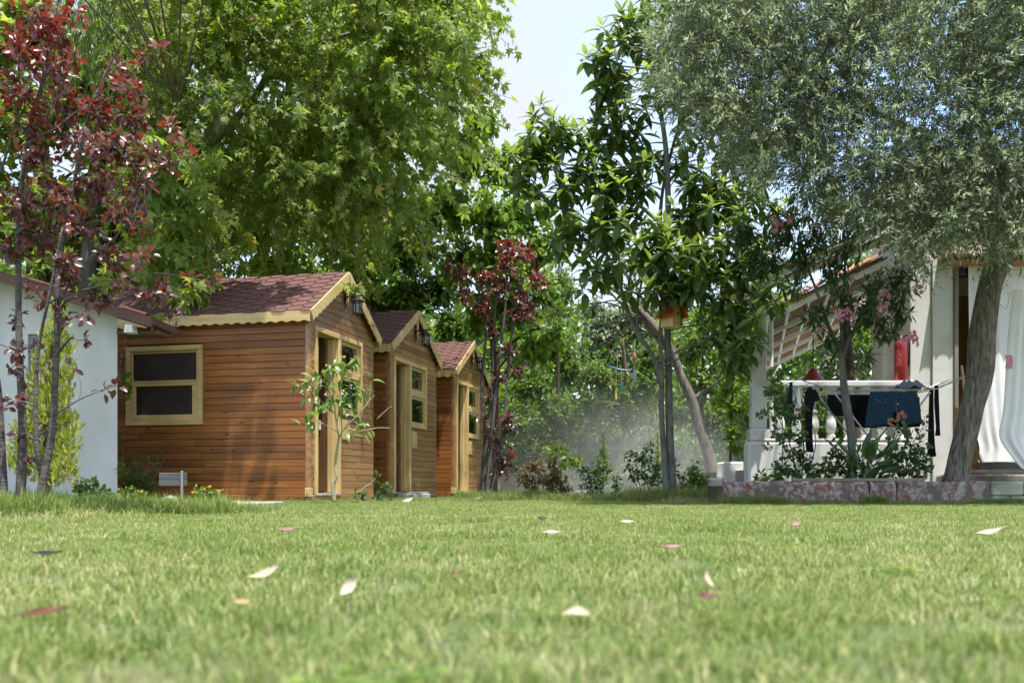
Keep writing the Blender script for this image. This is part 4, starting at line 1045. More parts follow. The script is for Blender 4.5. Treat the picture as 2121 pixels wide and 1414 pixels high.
for (x, y, Y, r) in [(60, 60, 15, 120), (180, 200, 15, 110), (60, 260, 15, 130), (240, 330, 15, 90), (120, 430, 15, 130), (270, 470, 15.5, 80), (30, 480, 15, 110), (200, 540, 15.5, 90), (300, 250, 16, 60), (-60, 120, 15, 130), (-60, 380, 15, 130), (310, 350, 15.5, 60), (100, 560, 14.5, 60)]:
    t.clump(at(x, y, Y), pxr(r, Y), int(r*r*.10), .18, per=9, droop=.5, flat=.85)
t.finish(T_LOBED, M['l_plane'], M['twig'], M['bark_brown'])

# ---- trees and hedge of the middle background
def back_tree(name, label, base, stem, clumps, mat, T, size, dens, tw=.006, barkm='bark_brown', droop=.35, sm=False, grp='trees beyond the lawn'):
    t = Tree(name, label, 'tree', base, grp)
    t.stem(stem, M[barkm], 8)
    for (x, y, Y, r) in clumps: t.clump(at(x, y, Y), pxr(r, Y), int(r*r*dens), size, per=10, droop=droop, flat=.9, tw=tw)
    return t.finish(T, M[mat], M['twig'], M[barkm], smooth=sm)
back_tree('hedge_tree', 'dark leafy tree in the shade behind the mist, right of the far cabin', ground(1150, 23), [(1150, 1020, 23, 0.0600), (1155, 820, 23, 0.0500), (1160, 640, 23, 0.0300)],
    [(1100, 800, 23, 70), (1160, 860, 23, 70), (1110, 930, 23, 70), (1180, 770, 23.5, 60), (1230, 930, 23, 70), (1080, 980, 23, 60), (1180, 980, 23, 60), (1230, 840, 23.5, 60), (1070, 870, 22.5, 60), (1150, 720, 23.5, 60)], 'l_dark', T_OVATE, .14, .26)
back_tree('shade_tree', 'dark green tree behind the hanging mobile, left of the double trunk', ground(1310, 22.5), [(1310, 1020, 22.5, 0.0650), (1300, 860, 22.5, 0.0500), (1290, 700, 22.5, 0.0300)],
    [(1290, 840, 22.5, 70), (1350, 900, 22.5, 70), (1300, 950, 22.5, 70), (1240, 780, 22.5, 60), (1340, 800, 22.5, 60), (1270, 900, 22.5, 60), (1380, 980, 22.5, 60), (1300, 990, 22, 60), (1420, 930, 22.5, 60), (1350, 740, 22.5, 50)], 'l_dark', T_OVATE, .13, .28)
back_tree('flowering_tree', 'pale tree with whitish foliage above the hanging mobile', ground(1260, 25), [(1260, 1020, 25, 0.0700), (1262, 800, 25, 0.0500), (1265, 640, 25, 0.0250)],
    [(1250, 690, 25, 60), (1300, 660, 25, 60), (1340, 700, 25, 55), (1280, 740, 25, 55), (1210, 740, 25, 45), (1330, 640, 25, 40), (1230, 640, 25, 40)], 'l_pale', T_OVATE, .13, .26)
back_tree('green_tree', 'mid green tree right of the leaning trunk', ground(1450, 24), [(1450, 1020, 24, 0.0700), (1455, 800, 24, 0.0500), (1460, 640, 24, 0.0250)],
    [(1430, 720, 24, 60), (1470, 660, 24, 60), (1450, 800, 24, 60), (1480, 880, 24, 60), (1530, 760, 24, 70), (1400, 600, 24, 50), (1460, 950, 24, 60), (1540, 860, 24, 60), (1400, 860, 24, 50), (1540, 640, 24, 50), (1500, 570, 24, 60)], 'l_dark', T_OVATE, .14, .26)
back_tree('ivy_tree', 'bright leafy climber growing beside the white corner post', ground(1515, 15), [(1512, 1000, 15, 0.0250), (1514, 900, 15, 0.0200), (1518, 780, 15, 0.0150), (1520, 720, 15, 0.0100)],
    [(1512, 800, 15, 35), (1520, 850, 15, 38), (1514, 900, 15, 34), (1505, 750, 15, 32), (1530, 790, 15, 30), (1490, 830, 15.2, 28), (1525, 930, 15, 22), (1500, 700, 15.2, 28)], 'l_bright', T_OVATE, .085, .22)
back_tree('porch_side_tree', 'grey-green tree seen through the porch below its roof', ground(1740, 26), [(1745, 1000, 26, 0.0600), (1740, 800, 26, 0.0450), (1735, 700, 26, 0.0250)],
    [(1720, 740, 26, 50), (1770, 750, 26, 50), (1740, 800, 26, 55), (1680, 790, 26, 50), (1800, 800, 26, 50), (1640, 700, 26, 60), (1700, 640, 26, 60), (1780, 640, 26, 60), (1640, 830, 26, 60), (1740, 860, 26, 60), (1640, 560, 26, 60), (1800, 560, 26, 50)], 'l_pale', T_OVATE, .14, .2)
# far wood that closes the view: one mass
K = 58000
Yf = rng.uniform(29, 36, K); xf = rng.uniform(-700, 2900, K); yf = 1008 - (rng.random(K)**.8)*(430 + 70*np.sin(xf*.011) + 40*np.sin(xf*.031+2))
keep = ~((xf > 1080) & (xf < 1560) & (yf < 640)); Yf, xf, yf = Yf[keep], xf[keep], yf[keep]; K = len(Yf)
pos = np.stack([(xf-CX)/F_PX*Yf, Yf, EYE + (HOR-yf)/F_PX*Yf], -1)
pos += np.stack([np.sin(pos[:, 2]*3)*.3, np.cos(pos[:, 0]*2.2)*.4, np.zeros(K)], -1)
me = leaf_mesh('woodland', T_OVATE, pos, norm(rv(K) + np.array([0, 0, -.4])), norm(rv(K)*.7 + np.array([0, -.3, .5])), rng.uniform(.26, .5, K), rng.random(K))
K2 = 36000; Y2 = rng.uniform(25.5, 28, K2); x2 = rng.uniform(-200, 2400, K2); y2 = 1012 - (rng.random(K2)**1.1)*(210 + 30*np.sin(x2*.02) + 20*np.sin(x2*.05))
p2_ = np.stack([(x2-CX)/F_PX*Y2, Y2, EYE + (HOR-y2)/F_PX*Y2], -1)
me2 = leaf_mesh('hedge', T_OVATE, p2_, norm(rv(K2) + np.array([0, 0, -.3])), norm(rv(K2)*.7 + np.array([0, -.3, .5])), rng.uniform(.16, .30, K2), rng.random(K2))
tag(link('hedge', me2, M['l_dark']), 'green hedge at the foot of the wood behind the garden', 'hedge', kind='stuff')
tag(link('woodland', me, M['l_dark']), 'dark green wood closing the view behind the garden', 'woodland', kind='stuff')

# ---- leaning grey tree
t = Tree('leaning_tree', 'leaning grey tree trunk with a side branch, right of the loquat trunk', 'tree', ground(1480, 17.0))
t.stem([(1488, 1010, 17, 0.1160), (1470, 945, 17, 0.1015), (1446, 880, 17, 0.0899), (1432, 825, 17, 0.0870), (1412, 780, 17, 0.0725), (1388, 720, 17, 0.0638), (1360, 680, 17, 0.0580), (1325, 640, 17.2, 0.0493), (1290, 612, 17.4, 0.0406), (1240, 585, 17.6, 0.0290), (1180, 580, 17.8, 0.0174), (1120, 600, 18, 0.0070)], M['bark_lean'], 14, seg=60, rough=.10, seed=2)
t.stem([(1432, 830, 17, 0.0406), (1455, 812, 17, 0.0319), (1480, 795, 16.9, 0.0261), (1512, 765, 16.8, 0.0203), (1540, 700, 16.8, 0.0116)], M['bark_lean'], 9, 'limb', rough=.08)
t.stem([(1388, 720, 17, 0.0464), (1350, 690, 17.1, 0.0406), (1330, 650, 17.2, 0.0348), (1318, 590, 17.3, 0.0261), (1300, 520, 17.4, 0.0174), (1270, 470, 17.6, 0.0087)], M['bark_lean'], 9, 'limb', rough=.08)
t.stem([(1340, 655, 17.2, 0.0290), (1300, 640, 17.3, 0.0232), (1260, 600, 17.4, 0.0174), (1215, 545, 17.5, 0.0087)], M['bark_lean'], 8, 'limb', rough=.08)
t.stem([(1500, 690, 16.6, 0.0522), (1495, 620, 16.6, 0.0493), (1500, 560, 16.6, 0.0406), (1510, 480, 16.7, 0.0290)], M['bark_brown'], 9, 'limb')
for (x, y, Y, r) in [(1180, 600, 17.5, 55), (1240, 560, 17.5, 50), (1150, 650, 17.5, 50), (1210, 640, 17.4, 45), (1270, 520, 17.6, 50), (1120, 600, 18, 40), (1260, 600, 17.2, 40), (1300, 560, 17.4, 40), (1330, 560, 17.5, 40), (1230, 490, 17.6, 35), (1160, 560, 17.8, 35), (1520, 690, 16.8, 40)]:
    t.clump(at(x, y, Y), pxr(r, Y), int(r*r*.10), .07, per=12, droop=.2, tw=.007)
t.finish(T_OVATE, M['l_dark'], M['bark_lean'], M['bark_lean'])

# ---- loquat with a double trunk
t = Tree('loquat_tree', 'loquat tree with a smooth double trunk and large glossy leaves', 'tree', ground(1388, 12.0))
t.stem([(1394, 1035, 12, 0.0713), (1390, 960, 12, 0.0527), (1386, 860, 12, 0.0459), (1384, 760, 12, 0.0434), (1382, 650, 12, 0.0384), (1382, 540, 12, 0.0341), (1384, 420, 12, 0.0372), (1378, 300, 12, 0.0310), (1362, 200, 12, 0.0248), (1345, 90, 12, 0.0186), (1340, -40, 12, 0.0093)], M['bark_grey'], 12, rough=.04, seed=5)
t.stem([(1382, 1030, 11.95, 0.0527), (1376, 940, 11.95, 0.0372), (1370, 860, 11.95, 0.0335), (1368, 780, 11.95, 0.0322), (1348, 730, 11.9, 0.0298), (1320, 690, 11.9, 0.0285), (1298, 640, 11.9, 0.0260), (1284, 590, 11.9, 0.0211), (1262, 540, 11.9, 0.0186), (1230, 470, 12, 0.0124)], M['bark_grey'], 10, rough=.05, seed=6)
t.stem([(1372, 800, 11.9, 0.0279), (1368, 700, 11.95, 0.0260), (1374, 600, 12, 0.0248), (1368, 500, 12.1, 0.0279), (1372, 400, 12.1, 0.0217), (1400, 280, 12.1, 0.0186), (1440, 150, 12.1, 0.0093)], M['bark_grey'], 9, rough=.05, seed=7)
t.stem([(1380, 470, 12, 0.0248), (1330, 430, 12, 0.0217), (1270, 370, 12, 0.0155), (1200, 320, 12, 0.0112), (1140, 260, 12, 0.0062)], M['bark_grey'], 7, 'limb')
t.stem([(1380, 470, 12, 0.0248), (1440, 420, 12, 0.0186), (1520, 370, 12, 0.0136), (1600, 330, 12, 0.0074)], M['bark_grey'], 7, 'limb')
t.stem([(1320, 690, 11.9, 0.0186), (1322, 620, 11.8, 0.0161), (1335, 560, 11.7, 0.0124)], M['bark_grey'], 7, 'limb')
t.stem([(1378, 640, 11.9, 0.0310), (1420, 600, 11.8, 0.0217), (1480, 580, 11.7, 0.0155), (1540, 600, 11.6, 0.0112)], M['bark_grey'], 7, 'limb')
ros = [(1365, 40, 12, 60, 8), (1330, 90, 12, 60, 9), (1290, 60, 12, 45, 5), (1260, 110, 12, 50, 7), (1225, 130, 12, 30, 3), (1290, 160, 12, 55, 9), (1350, 170, 12, 60, 7), (1260, 200, 12, 30, 4), (1300, 240, 12, 45, 6), (1270, 280, 12, 40, 6),
       (1150, 250, 12, 55, 9), (1110, 300, 12, 50, 8), (1180, 300, 12, 50, 7), (1240, 290, 12, 40, 5), (1080, 330, 12, 35, 5), (1140, 350, 12, 50, 7), (1220, 360, 12, 55, 8), (1290, 340, 12, 55, 8), (1340, 380, 12, 45, 6), (1090, 400, 12, 40, 5), (1170, 420, 12, 45, 6), (1240, 430, 12, 50, 7), (1290, 420, 12, 45, 6),
       (1230, 490, 11.9, 45, 6), (1190, 470, 12, 40, 4), (1270, 500, 11.8, 55, 8), (1220, 560, 11.9, 40, 5), (1160, 500, 12, 30, 3), (1320, 500, 11.7, 50, 7), (1370, 480, 11.7, 50, 7), (1350, 540, 11.5, 50, 9), (1400, 520, 11.5, 50, 9), (1450, 510, 11.5, 50, 7), (1360, 590, 11.4, 40, 7), (1410, 585, 11.4, 40, 7), (1440, 570, 11.4, 40, 6), (1500, 530, 11.6, 50, 7),
       (1470, 450, 11.8, 50, 7), (1530, 470, 11.6, 50, 7), (1420, 430, 12, 45, 6), (1560, 420, 11.8, 50, 7), (1500, 390, 12, 50, 7), (1440, 350, 12, 50, 6), (1560, 350, 12, 50, 6), (1490, 290, 12, 50, 6), (1430, 260, 12, 50, 6), (1600, 300, 12, 40, 4), (1520, 220, 12, 50, 5), (1440, 170, 12, 50, 6), (1420, 90, 12, 50, 6), (1460, 40, 12, 50, 5), (1390, -20, 12, 60, 6),
       (1480, 620, 11.5, 45, 6), (1540, 570, 11.5, 50, 7), (1590, 520, 11.5, 45, 6), (1510, 690, 11.4, 40, 6), (1545, 640, 11.4, 40, 6), (1560, 700, 11.3, 30, 4), (1530, 750, 11.3, 32, 5), (1590, 600, 11.5, 40, 5), (1600, 440, 11.7, 45, 5), (1480, 700, 11.5, 25, 2), (1300, 600, 11.8, 25, 2), (1330, 300, 12.2, 40, 5), (1260, 390, 12.2, 50, 6), (1180, 360, 12.2, 40, 5), (1320, 460, 12.2, 40, 5), (1400, 350, 12.3, 40, 5), (1460, 400, 12.3, 45, 6), (1280, 540, 12.2, 40, 4), (1440, 480, 12.3, 50, 6), (1510, 450, 12.3, 50, 6), (1230, 240, 12.1, 25, 2)]
for (x, y, Y, r, n) in ros:
    c = np.array(at(x, y, Y)); R_ = pxr(r, Y)
    q = t.limb(c, r=.014, lo=.35, sag=.02)
    tips = c + ball(n, 1.0)*np.array([R_, R_*1.3, R_]); d = norm(norm(tips - c)*.6 + np.array([0, -.25, .75]) + rv(n)*.25)
    t.twigs_to(np.repeat(q[-3][None, :3], n, 0), tips, .008, .005, .12)
    t.rosette(tips, d, 10, .26, young=.28 + .3*rng.random(), lobe=(-.45, 1.1))
t.finish(T_LOQUAT, M['l_loquat'], M['bark_grey'], M['bark_grey'], singles=300, smooth=True, twn=4)

# ---- olive tree
t = Tree('olive_tree', 'old olive tree with a thick curved trunk and silvery foliage', 'tree', at(1985, 985, 10.45))
t.stem([(1978, 1010, 10.45, 0.1452), (1982, 985, 10.45, 0.1287), (1993, 930, 10.45, 0.1188), (2010, 860, 10.45, 0.1254), (2030, 770, 10.45, 0.1353), (2036, 680, 10.45, 0.1287), (2052, 590, 10.45, 0.1254), (2082, 510, 10.45, 0.1254), (2115, 440, 10.45, 0.1122), (2160, 340, 10.4, 0.0858), (2190, 200, 10.3, 0.0594), (2200, 40, 10.2, 0.0330)], M['bark_olive'], 24, seg=90, rough=.11, seed=9)
t.stem([(2090, 500, 10.45, 0.0858), (2060, 440, 10.3, 0.0660), (2000, 360, 10.1, 0.0462), (1900, 280, 9.9, 0.0330), (1780, 220, 9.8, 0.0231), (1640, 180, 9.7, 0.0132)], M['bark_olive'], 10, 'limb', rough=.1)
t.stem([(2100, 470, 10.4, 0.0660), (2080, 380, 10.0, 0.0528), (2040, 260, 9.6, 0.0330), (1980, 120, 9.4, 0.0198), (1900, 0, 9.3, 0.0099)], M['bark_olive'], 10, 'limb', rough=.1)
t.stem([(1900, 280, 9.9, 0.0264), (1840, 330, 9.8, 0.0198), (1760, 360, 9.7, 0.0132), (1680, 390, 9.7, 0.0066)], M['bark_olive'], 8, 'limb', rough=.1)
ocl = []
for x in range(1400, 2260, 76):
    top = -70; bot = 250 + (x - 1400)*.42 if x < 1800 else 430 + (x-1800)*.17
    y = top
    while y < bot:
        ocl.append((x + rng.uniform(-35, 35), y + rng.uniform(-30, 30), rng.uniform(8.6, 10.4), rng.uniform(55, 95))); y += 76
for (x, y, Y, r) in ocl:
    if rng.random() < .15: t.limb(np.array(at(x, y, Y)), r=.012)
def olive_bottom(x): return np.interp(x, [1340, 1400, 1500, 1600, 1700, 1800, 1900, 2000, 2121, 2260], [100, 230, 310, 350, 400, 455, 495, 505, 480, 470])
def olive_left(y): return np.interp(y, [-120, 0, 100, 200, 300, 400], [1430, 1415, 1385, 1400, 1450, 1590])
k = 20000
X_ = rng.uniform(1340, 2280, k*3); Yp = rng.uniform(-130, 540, k*3)
wob = 22*np.sin(X_*.037) + 16*np.sin(X_*.083 + 1.0)
ok_ = (Yp < olive_bottom(X_) + wob) & (X_ > olive_left(Yp) + 38*np.sin(Yp*.06) + 24*np.sin(Yp*.13 + 1) + 30*rng.random(k*3)**2); X_, Yp = X_[ok_][:k], Yp[ok_][:k]; k = len(X_)
Yd = rng.uniform(8.4, 10.5, k)
# light and loose places in the crown
dn = np.sin(X_*.021 + 1.5*np.sin(Yp*.017)) * np.cos(Yp*.023 + Yd*1.9) + .5*np.sin(X_*.05 + Yd*3.0)*np.cos(Yp*.047)
kp = rng.random(k) < np.clip(.66 + .7*dn, .16, 1.0); X_, Yp, Yd = X_[kp], Yp[kp], Yd[kp]; k = len(X_)
p0 = np.stack([(X_ - CX)/F_PX*Yd, Yd, EYE + (HOR - Yp)/F_PX*Yd], -1)
hub = np.array(at(1900, 250, 9.6)); dr = norm(norm(p0 - hub)*.7 + rv(k)*.7 + np.array([0, -.15, .05])); ln_ = rng.uniform(.16, .42, k)[:, None]
p2 = p0 + dr*ln_ + np.array([0, 0, -.25])*ln_*rng.random((k, 1)); p1 = p0 + dr*ln_*.55 + np.array([0, 0, .08])*ln_
tt = np.linspace(0, 1, 4)[None, :, None]
t.tw_P.append(((1-tt)**2*p0[:, None] + 2*tt*(1-tt)*p1[:, None] + tt*tt*p2[:, None])[::2]); t.tw_R.append(np.repeat(np.linspace(.0032, .0014, 4)[None], (k+1)//2, 0))
per = 18; tt = (np.arange(per)[None, :, None] + rng.random((k, per, 1))*.6)/per + .05
pos = (1-tt)**2*p0[:, None] + 2*tt*(1-tt)*p1[:, None] + tt*tt*p2[:, None]; tan = norm(2*(1-tt)*(p1-p0)[:, None] + 2*tt*(p2-p1)[:, None])
sd = norm(np.cross(tan, rv(k*per).reshape(k, per, 3))); pos, tan, sd = pos.reshape(-1, 3), tan.reshape(-1, 3), sd.reshape(-1, 3); K = len(pos)
t.L.append((pos, norm(tan*.75 + sd*.7), norm(rv(K)*.6 + np.array([0, -.2, .7])), .062*rng.uniform(.7, 1.25, K), np.clip(np.repeat(rng.random(k)*.7, per) + rng.random(K)*.3, 0, .999)))
t.finish(T_OLIVE, M['l_olive'], M['bark_olive'], M['bark_olive'])

# ---- oleander tree in the planter
t = Tree('oleander_tree', 'oleander with pink flowers and a slim trunk growing in the planter', 'tree', ground(1764, 10.6, .19))
t.stem([(1768, 1000, 10.6, 0.0468), (1762, 900, 10.6, 0.0432), (1755, 850, 10.6, 0.0475), (1748, 790, 10.6, 0.0396), (1742, 740, 10.6, 0.0360), (1735, 715, 10.6, 0.0288), (1718, 680, 10.6, 0.0216), (1690, 600, 10.6, 0.0144), (1660, 520, 10.6, 0.0086)], M['bark_grey'], 10, rough=.07, seed=12)
t.stem([(1744, 745, 10.6, 0.0252), (1760, 700, 10.55, 0.0216), (1790, 640, 10.5, 0.0158), (1830, 580, 10.5, 0.0101)], M['bark_grey'], 8, 'limb')
t.stem([(1742, 740, 10.6, 0.0216), (1745, 650, 10.7, 0.0173), (1750, 560, 10.8, 0.0130), (1750, 480, 10.8, 0.0072)], M['bark_grey'], 8, 'limb')
for (x, y, Y, r, n) in [(1620, 480, 10.6, 60, 10), (1700, 470, 10.6, 60, 10), (1580, 540, 10.6, 55, 9), (1660, 560, 10.6, 70, 14), (1740, 550, 10.7, 65, 12), (1690, 635, 10.5, 40, 5), (1830, 590, 10.4, 50, 10), (1880, 570, 10.4, 35, 6), (1790, 640, 10.4, 50, 9), (1720, 690, 10.5, 35, 4), (1830, 680, 10.4, 40, 6), (1790, 740, 10.5, 30, 3), (1770, 470, 10.7, 60, 9), (1810, 420, 10.8, 50, 6), (1560, 480, 10.7, 50, 7), (1640, 420, 10.7, 60, 8), (1720, 400, 10.8, 50, 6), (1870, 640, 10.4, 30, 4), (1755, 610, 10.4, 45, 6)]:
    c = np.array(at(x, y, Y)); R_ = pxr(r, Y); q = t.limb(c, r=.010, lo=.5, sag=.05)
    tips = c + ball(n, 1.0)*np.array([R_, R_*1.3, R_]); d = norm(norm(tips-c)*.8 + np.array([0, -.3, .3]) + rv(n)*.3)
    t.twigs_to(np.repeat(q[-3][None, :3], n, 0), tips, .006, .004, .05)
    t.rosette(tips, d, 11, .165, lobe=(-.6, 1.1), young=.35); t.rosette(tips - d*.10, d, 9, .16, lobe=(-.9, .6), young=.25)
t.finish(T_OLEAN, M['l_oleander'], M['bark_grey'], M['bark_grey'], singles=260, smooth=True)
olroot = t.root; olbase = t.base
T_PETAL = tpl([(0,0,0), (-.3,.45,.08), (-.34,.85,.02), (0,1,-.04), (.34,.85,.02), (.3,.45,.08)], [[[0,3,2,1],[0,5,4,3]]])
def flower(parent, base, c, R_, n, mat, fs=.028, name='flower', k=5, up=.3):
    """a cluster of n blooms, each of k petals, as one part"""
    c = np.array(c); pts = c + ball(n, R_)
    pos, ax, nh = [], [], []
    for p in pts:
        d = norm((p - c)/max(R_, 1e-3)*.6 + np.array([0, -.8, up]) + rv(1)[0]*.3); a = norm(np.cross(d, [.2, .1, 1.0])); b = np.cross(d, a)
        for j in range(k):
            th = j*2*PI/k; pos.append(p); ax.append(math.cos(th)*a + math.sin(th)*b + d*.35); nh.append(d)
    K = len(pos)
    me = leaf_mesh(name, T_PETAL, np.array(pos), np.array(ax), np.array(nh), fs*rng.uniform(.8, 1.2, K), rng.random(K), True)
    return tag(link(name, me, M[mat], parent, -Vector(base)), kind='stuff')
for (x, y, r, n) in [(1615, 461, 22, 10), (1690, 465, 10, 3), (1728, 455, 10, 4), (1750, 648, 20, 12), (1833, 612, 11, 6), (1832, 634, 12, 7), (1885, 703, 18, 12), (1905, 598, 10, 5), (1640, 455, 8, 3)]:
    flower(olroot, olbase, at(x, y, 9.95), pxr(r, 10.2), int(n*1.5), 'petal_pink', .026)

# ---- purple-leaved plum trees
def plum(base_px, Y, label, stems, clumps, size, dens, singles, seed, per=7, group='purple-leaved plum trees'):
    t = Tree('plum_tree', label, 'tree', ground(base_px, Y), group)
    for i, s in enumerate(stems): t.stem(s, M['bark_plum'], 9, 'trunk' if i < 4 else 'limb', rough=.05, seed=seed+i)
    for (x, y, dY, r, lo, hi) in clumps:
        t.clump(at(x, y, Y+dY), pxr(r, Y), max(3, int(r*r*dens)), size, per=per, droop=-.05, tw=.0035*Y/6, spread=.85, rlo=lo, rhi=hi, up=.6, lo=.25, depth=1.2)
    return t.finish(T_PLUM, M['l_plum'], M['bark_plum'], M['bark_plum'], singles=singles, smooth=True)
pu, co, re = (.02, .4), (.15, .70), (.55, .96)
pc = [(70, 40, -.2, 60, *re), (130, 70, 0, 60, *re), (160, 30, .1, 35, *re), (40, 110, 0, 60, *re), (110, 150, .2, 60, *re), (300, 108, -.2, 26, *re), (30, 190, 0, 60, *re), (150, 130, 0, 30, *re),
      (240, 140, 0, 40, .5, .95), (130, 220, .2, 60, .45, .95), (60, 260, 0, 55, .3, .9), (200, 230, -.1, 55, .4, .9), (270, 190, -.2, 40, .5, .95), (330, 110, -.2, 20, *re), (275, 250, 0, 50, *co), (160, 300, .1, 65, *co), (90, 340, 0, 60, *co), (230, 310, -.2, 65, *co), (300, 320, -.2, 50, *co), (350, 270, -.3, 30, .5, .8), (380, 320, -.3, 28, .4, .75), (350, 350, -.3, 35, *co), (280, 390, 0, 60, *co), (200, 380, .1, 65, *co), (120, 410, 0, 65, *co), (50, 420, 0, 60, .2, .6),
      (250, 450, -.2, 50, *co), (170, 470, 0, 60, *co), (90, 490, .1, 60, .2, .6), (30, 520, 0, 45, .15, .6), (290, 470, -.2, 30, *co), (220, 530, 0, 50, .2, .6), (290, 535, -.3, 34, .3, .7), (150, 560, -.1, 50, .15, .55), (260, 590, -.2, 42, .1, .5), (320, 605, -.3, 42, .1, .5), (350, 650, -.3, 26, *pu), (430, 578, -.3, 16, .2, .6), (390, 575, -.3, 14, .2, .6), (200, 620, 0, 38, .1, .5), (90, 620, 0, 36, .1, .5), (40, 655, .1, 30, *pu),
      (130, 650, -.1, 28, *pu), (170, 650, -.2, 22, *pu), (20, 720, 0, 30, *pu), (60, 720, .1, 24, *pu), (160, 705, -.2, 18, *pu), (100, 760, 0, 18, *pu), (20, 770, 0, 28, *pu), (150, 765, -.2, 20, *pu), (50, 815, 0, 22, *pu), (240, 800, -.3, 16, *pu), (215, 805, -.3, 10, *pu), (10, 840, 0, 24, *pu), (70, 940, 0, 16, *pu), (40, 900, 0, 10, *pu), (25, 830, -.1, 14, .1, .4), (100, 880, .1, 10, *pu)]
plum(60, 6.0, 'red and purple-leaved plum tree with several stems in front of the white house',
     [[(78, 1075, 6, 0.0310), (88, 1000, 6, 0.0260), (108, 900, 6, 0.0223), (114, 800, 6, 0.0205), (118, 700, 6, 0.0186), (122, 560, 6, 0.0167), (150, 400, 6, 0.0124), (180, 250, 5.9, 0.0087), (235, 120, 5.9, 0.0056), (300, 20, 5.8, 0.0031)],
      [(38, 1070, 6.05, 0.0322), (45, 980, 6.05, 0.0285), (46, 870, 6.05, 0.0248), (40, 720, 6.05, 0.0211), (38, 560, 6.05, 0.0186), (42, 420, 6.1, 0.0161), (60, 280, 6.1, 0.0136), (95, 140, 6.1, 0.0099), (120, 0, 6.1, 0.0074), (140, -120, 6.1, 0.0037)],
      [(8, 1060, 6.1, 0.0310), (4, 930, 6.1, 0.0223), (-4, 800, 6.1, 0.0186), (-30, 640, 6.1, 0.0155), (-40, 460, 6.1, 0.0124), (10, 330, 6.1, 0.0087), (40, 200, 6.1, 0.0062), (30, 40, 6.1, 0.0037)],
      [(86, 985, 6, 0.0174), (76, 930, 5.95, 0.0149), (74, 830, 5.95, 0.0130), (80, 720, 5.95, 0.0112), (105, 600, 5.9, 0.0087), (130, 470, 5.9, 0.0056)],
      [(118, 640, 6, 0.0074), (160, 560, 5.9, 0.0062), (230, 500, 5.8, 0.0043), (300, 420, 5.7, 0.0025)], [(50, 300, 6.1, 0.0099), (110, 270, 6, 0.0074), (180, 215, 5.9, 0.0050), (270, 150, 5.8, 0.0031), (330, 100, 5.8, 0.0019)],
      [(112, 860, 6, 0.0050), (160, 830, 5.8, 0.0037), (200, 812, 5.7, 0.0025), (240, 800, 5.7, 0.0012)], [(122, 590, 6, 0.0050), (230, 580, 5.8, 0.0037), (330, 566, 5.7, 0.0025), (440, 585, 5.7, 0.0012)]],
     pc, .062, .031, 300, 21)
pc2 = [(1055, 515, 0, 38, *re), (1085, 530, 0, 32, *re), (1050, 560, 0, 36, .4, .9), (1030, 590, 0, 36, .3, .8), (1005, 580, 0, 26, .4, .8), (950, 570, 0, 30, .4, .85), (965, 610, 0, 30, .35, .8), (1000, 640, 0, 34, .3, .7), (1080, 610, 0, 34, .3, .8), (1110, 580, 0, 28, .5, .95), (1095, 650, 0, 26, .3, .7), (1060, 660, 0, 30, .1, .6), (930, 555, 0, 16, .6, .95), (1130, 590, 0, 14, .6, .95), (1020, 690, 0, 26, .1, .5), (1055, 730, 0, 26, *pu), (1035, 780, 0, 24, *pu), (1070, 770, 0, 20, *pu), (1010, 820, 0, 18, *pu), (1050, 870, 0, 28, *pu), (1030, 920, 0, 26, *pu), (1055, 940, 0, 22, .1, .5), (1015, 900, 0, 18, *pu), (1040, 970, 0, 24, .1, .5), (1060, 890, 0, 18, *pu), (1000, 870, 0, 12, *pu), (1080, 1000, .2, 14, .4, .7)]
plum(1008, 16.0, 'slender purple-leaved plum tree at the corner of the farthest cabin',
     [[(1000, 1030, 16, .038), (1006, 940, 16, .03), (1018, 820, 16, .026), (1022, 700, 16, .022), (1030, 600, 16, .016), (1050, 510, 16, .01)], [(994, 1030, 16.1, .034), (1004, 900, 16.1, .027), (998, 800, 16.1, .024), (1006, 680, 16.1, .02), (990, 600, 16.1, .018), (950, 560, 16.1, .008)],
      [(1014, 1028, 16, .034), (1030, 960, 16, .027), (1045, 860, 16, .024), (1054, 740, 16, .02), (1068, 640, 16, .02), (1085, 530, 16, .01)], [(1008, 1030, 15.9, .035), (1014, 960, 15.9, .03), (1030, 780, 15.9, .024), (1048, 620, 15.9, .016), (1045, 530, 15.9, .008)],
      [(1068, 650, 16, .012), (1100, 630, 16, .009), (1150, 640, 16, .004)]], pc2, .10, .10, 150, 41)

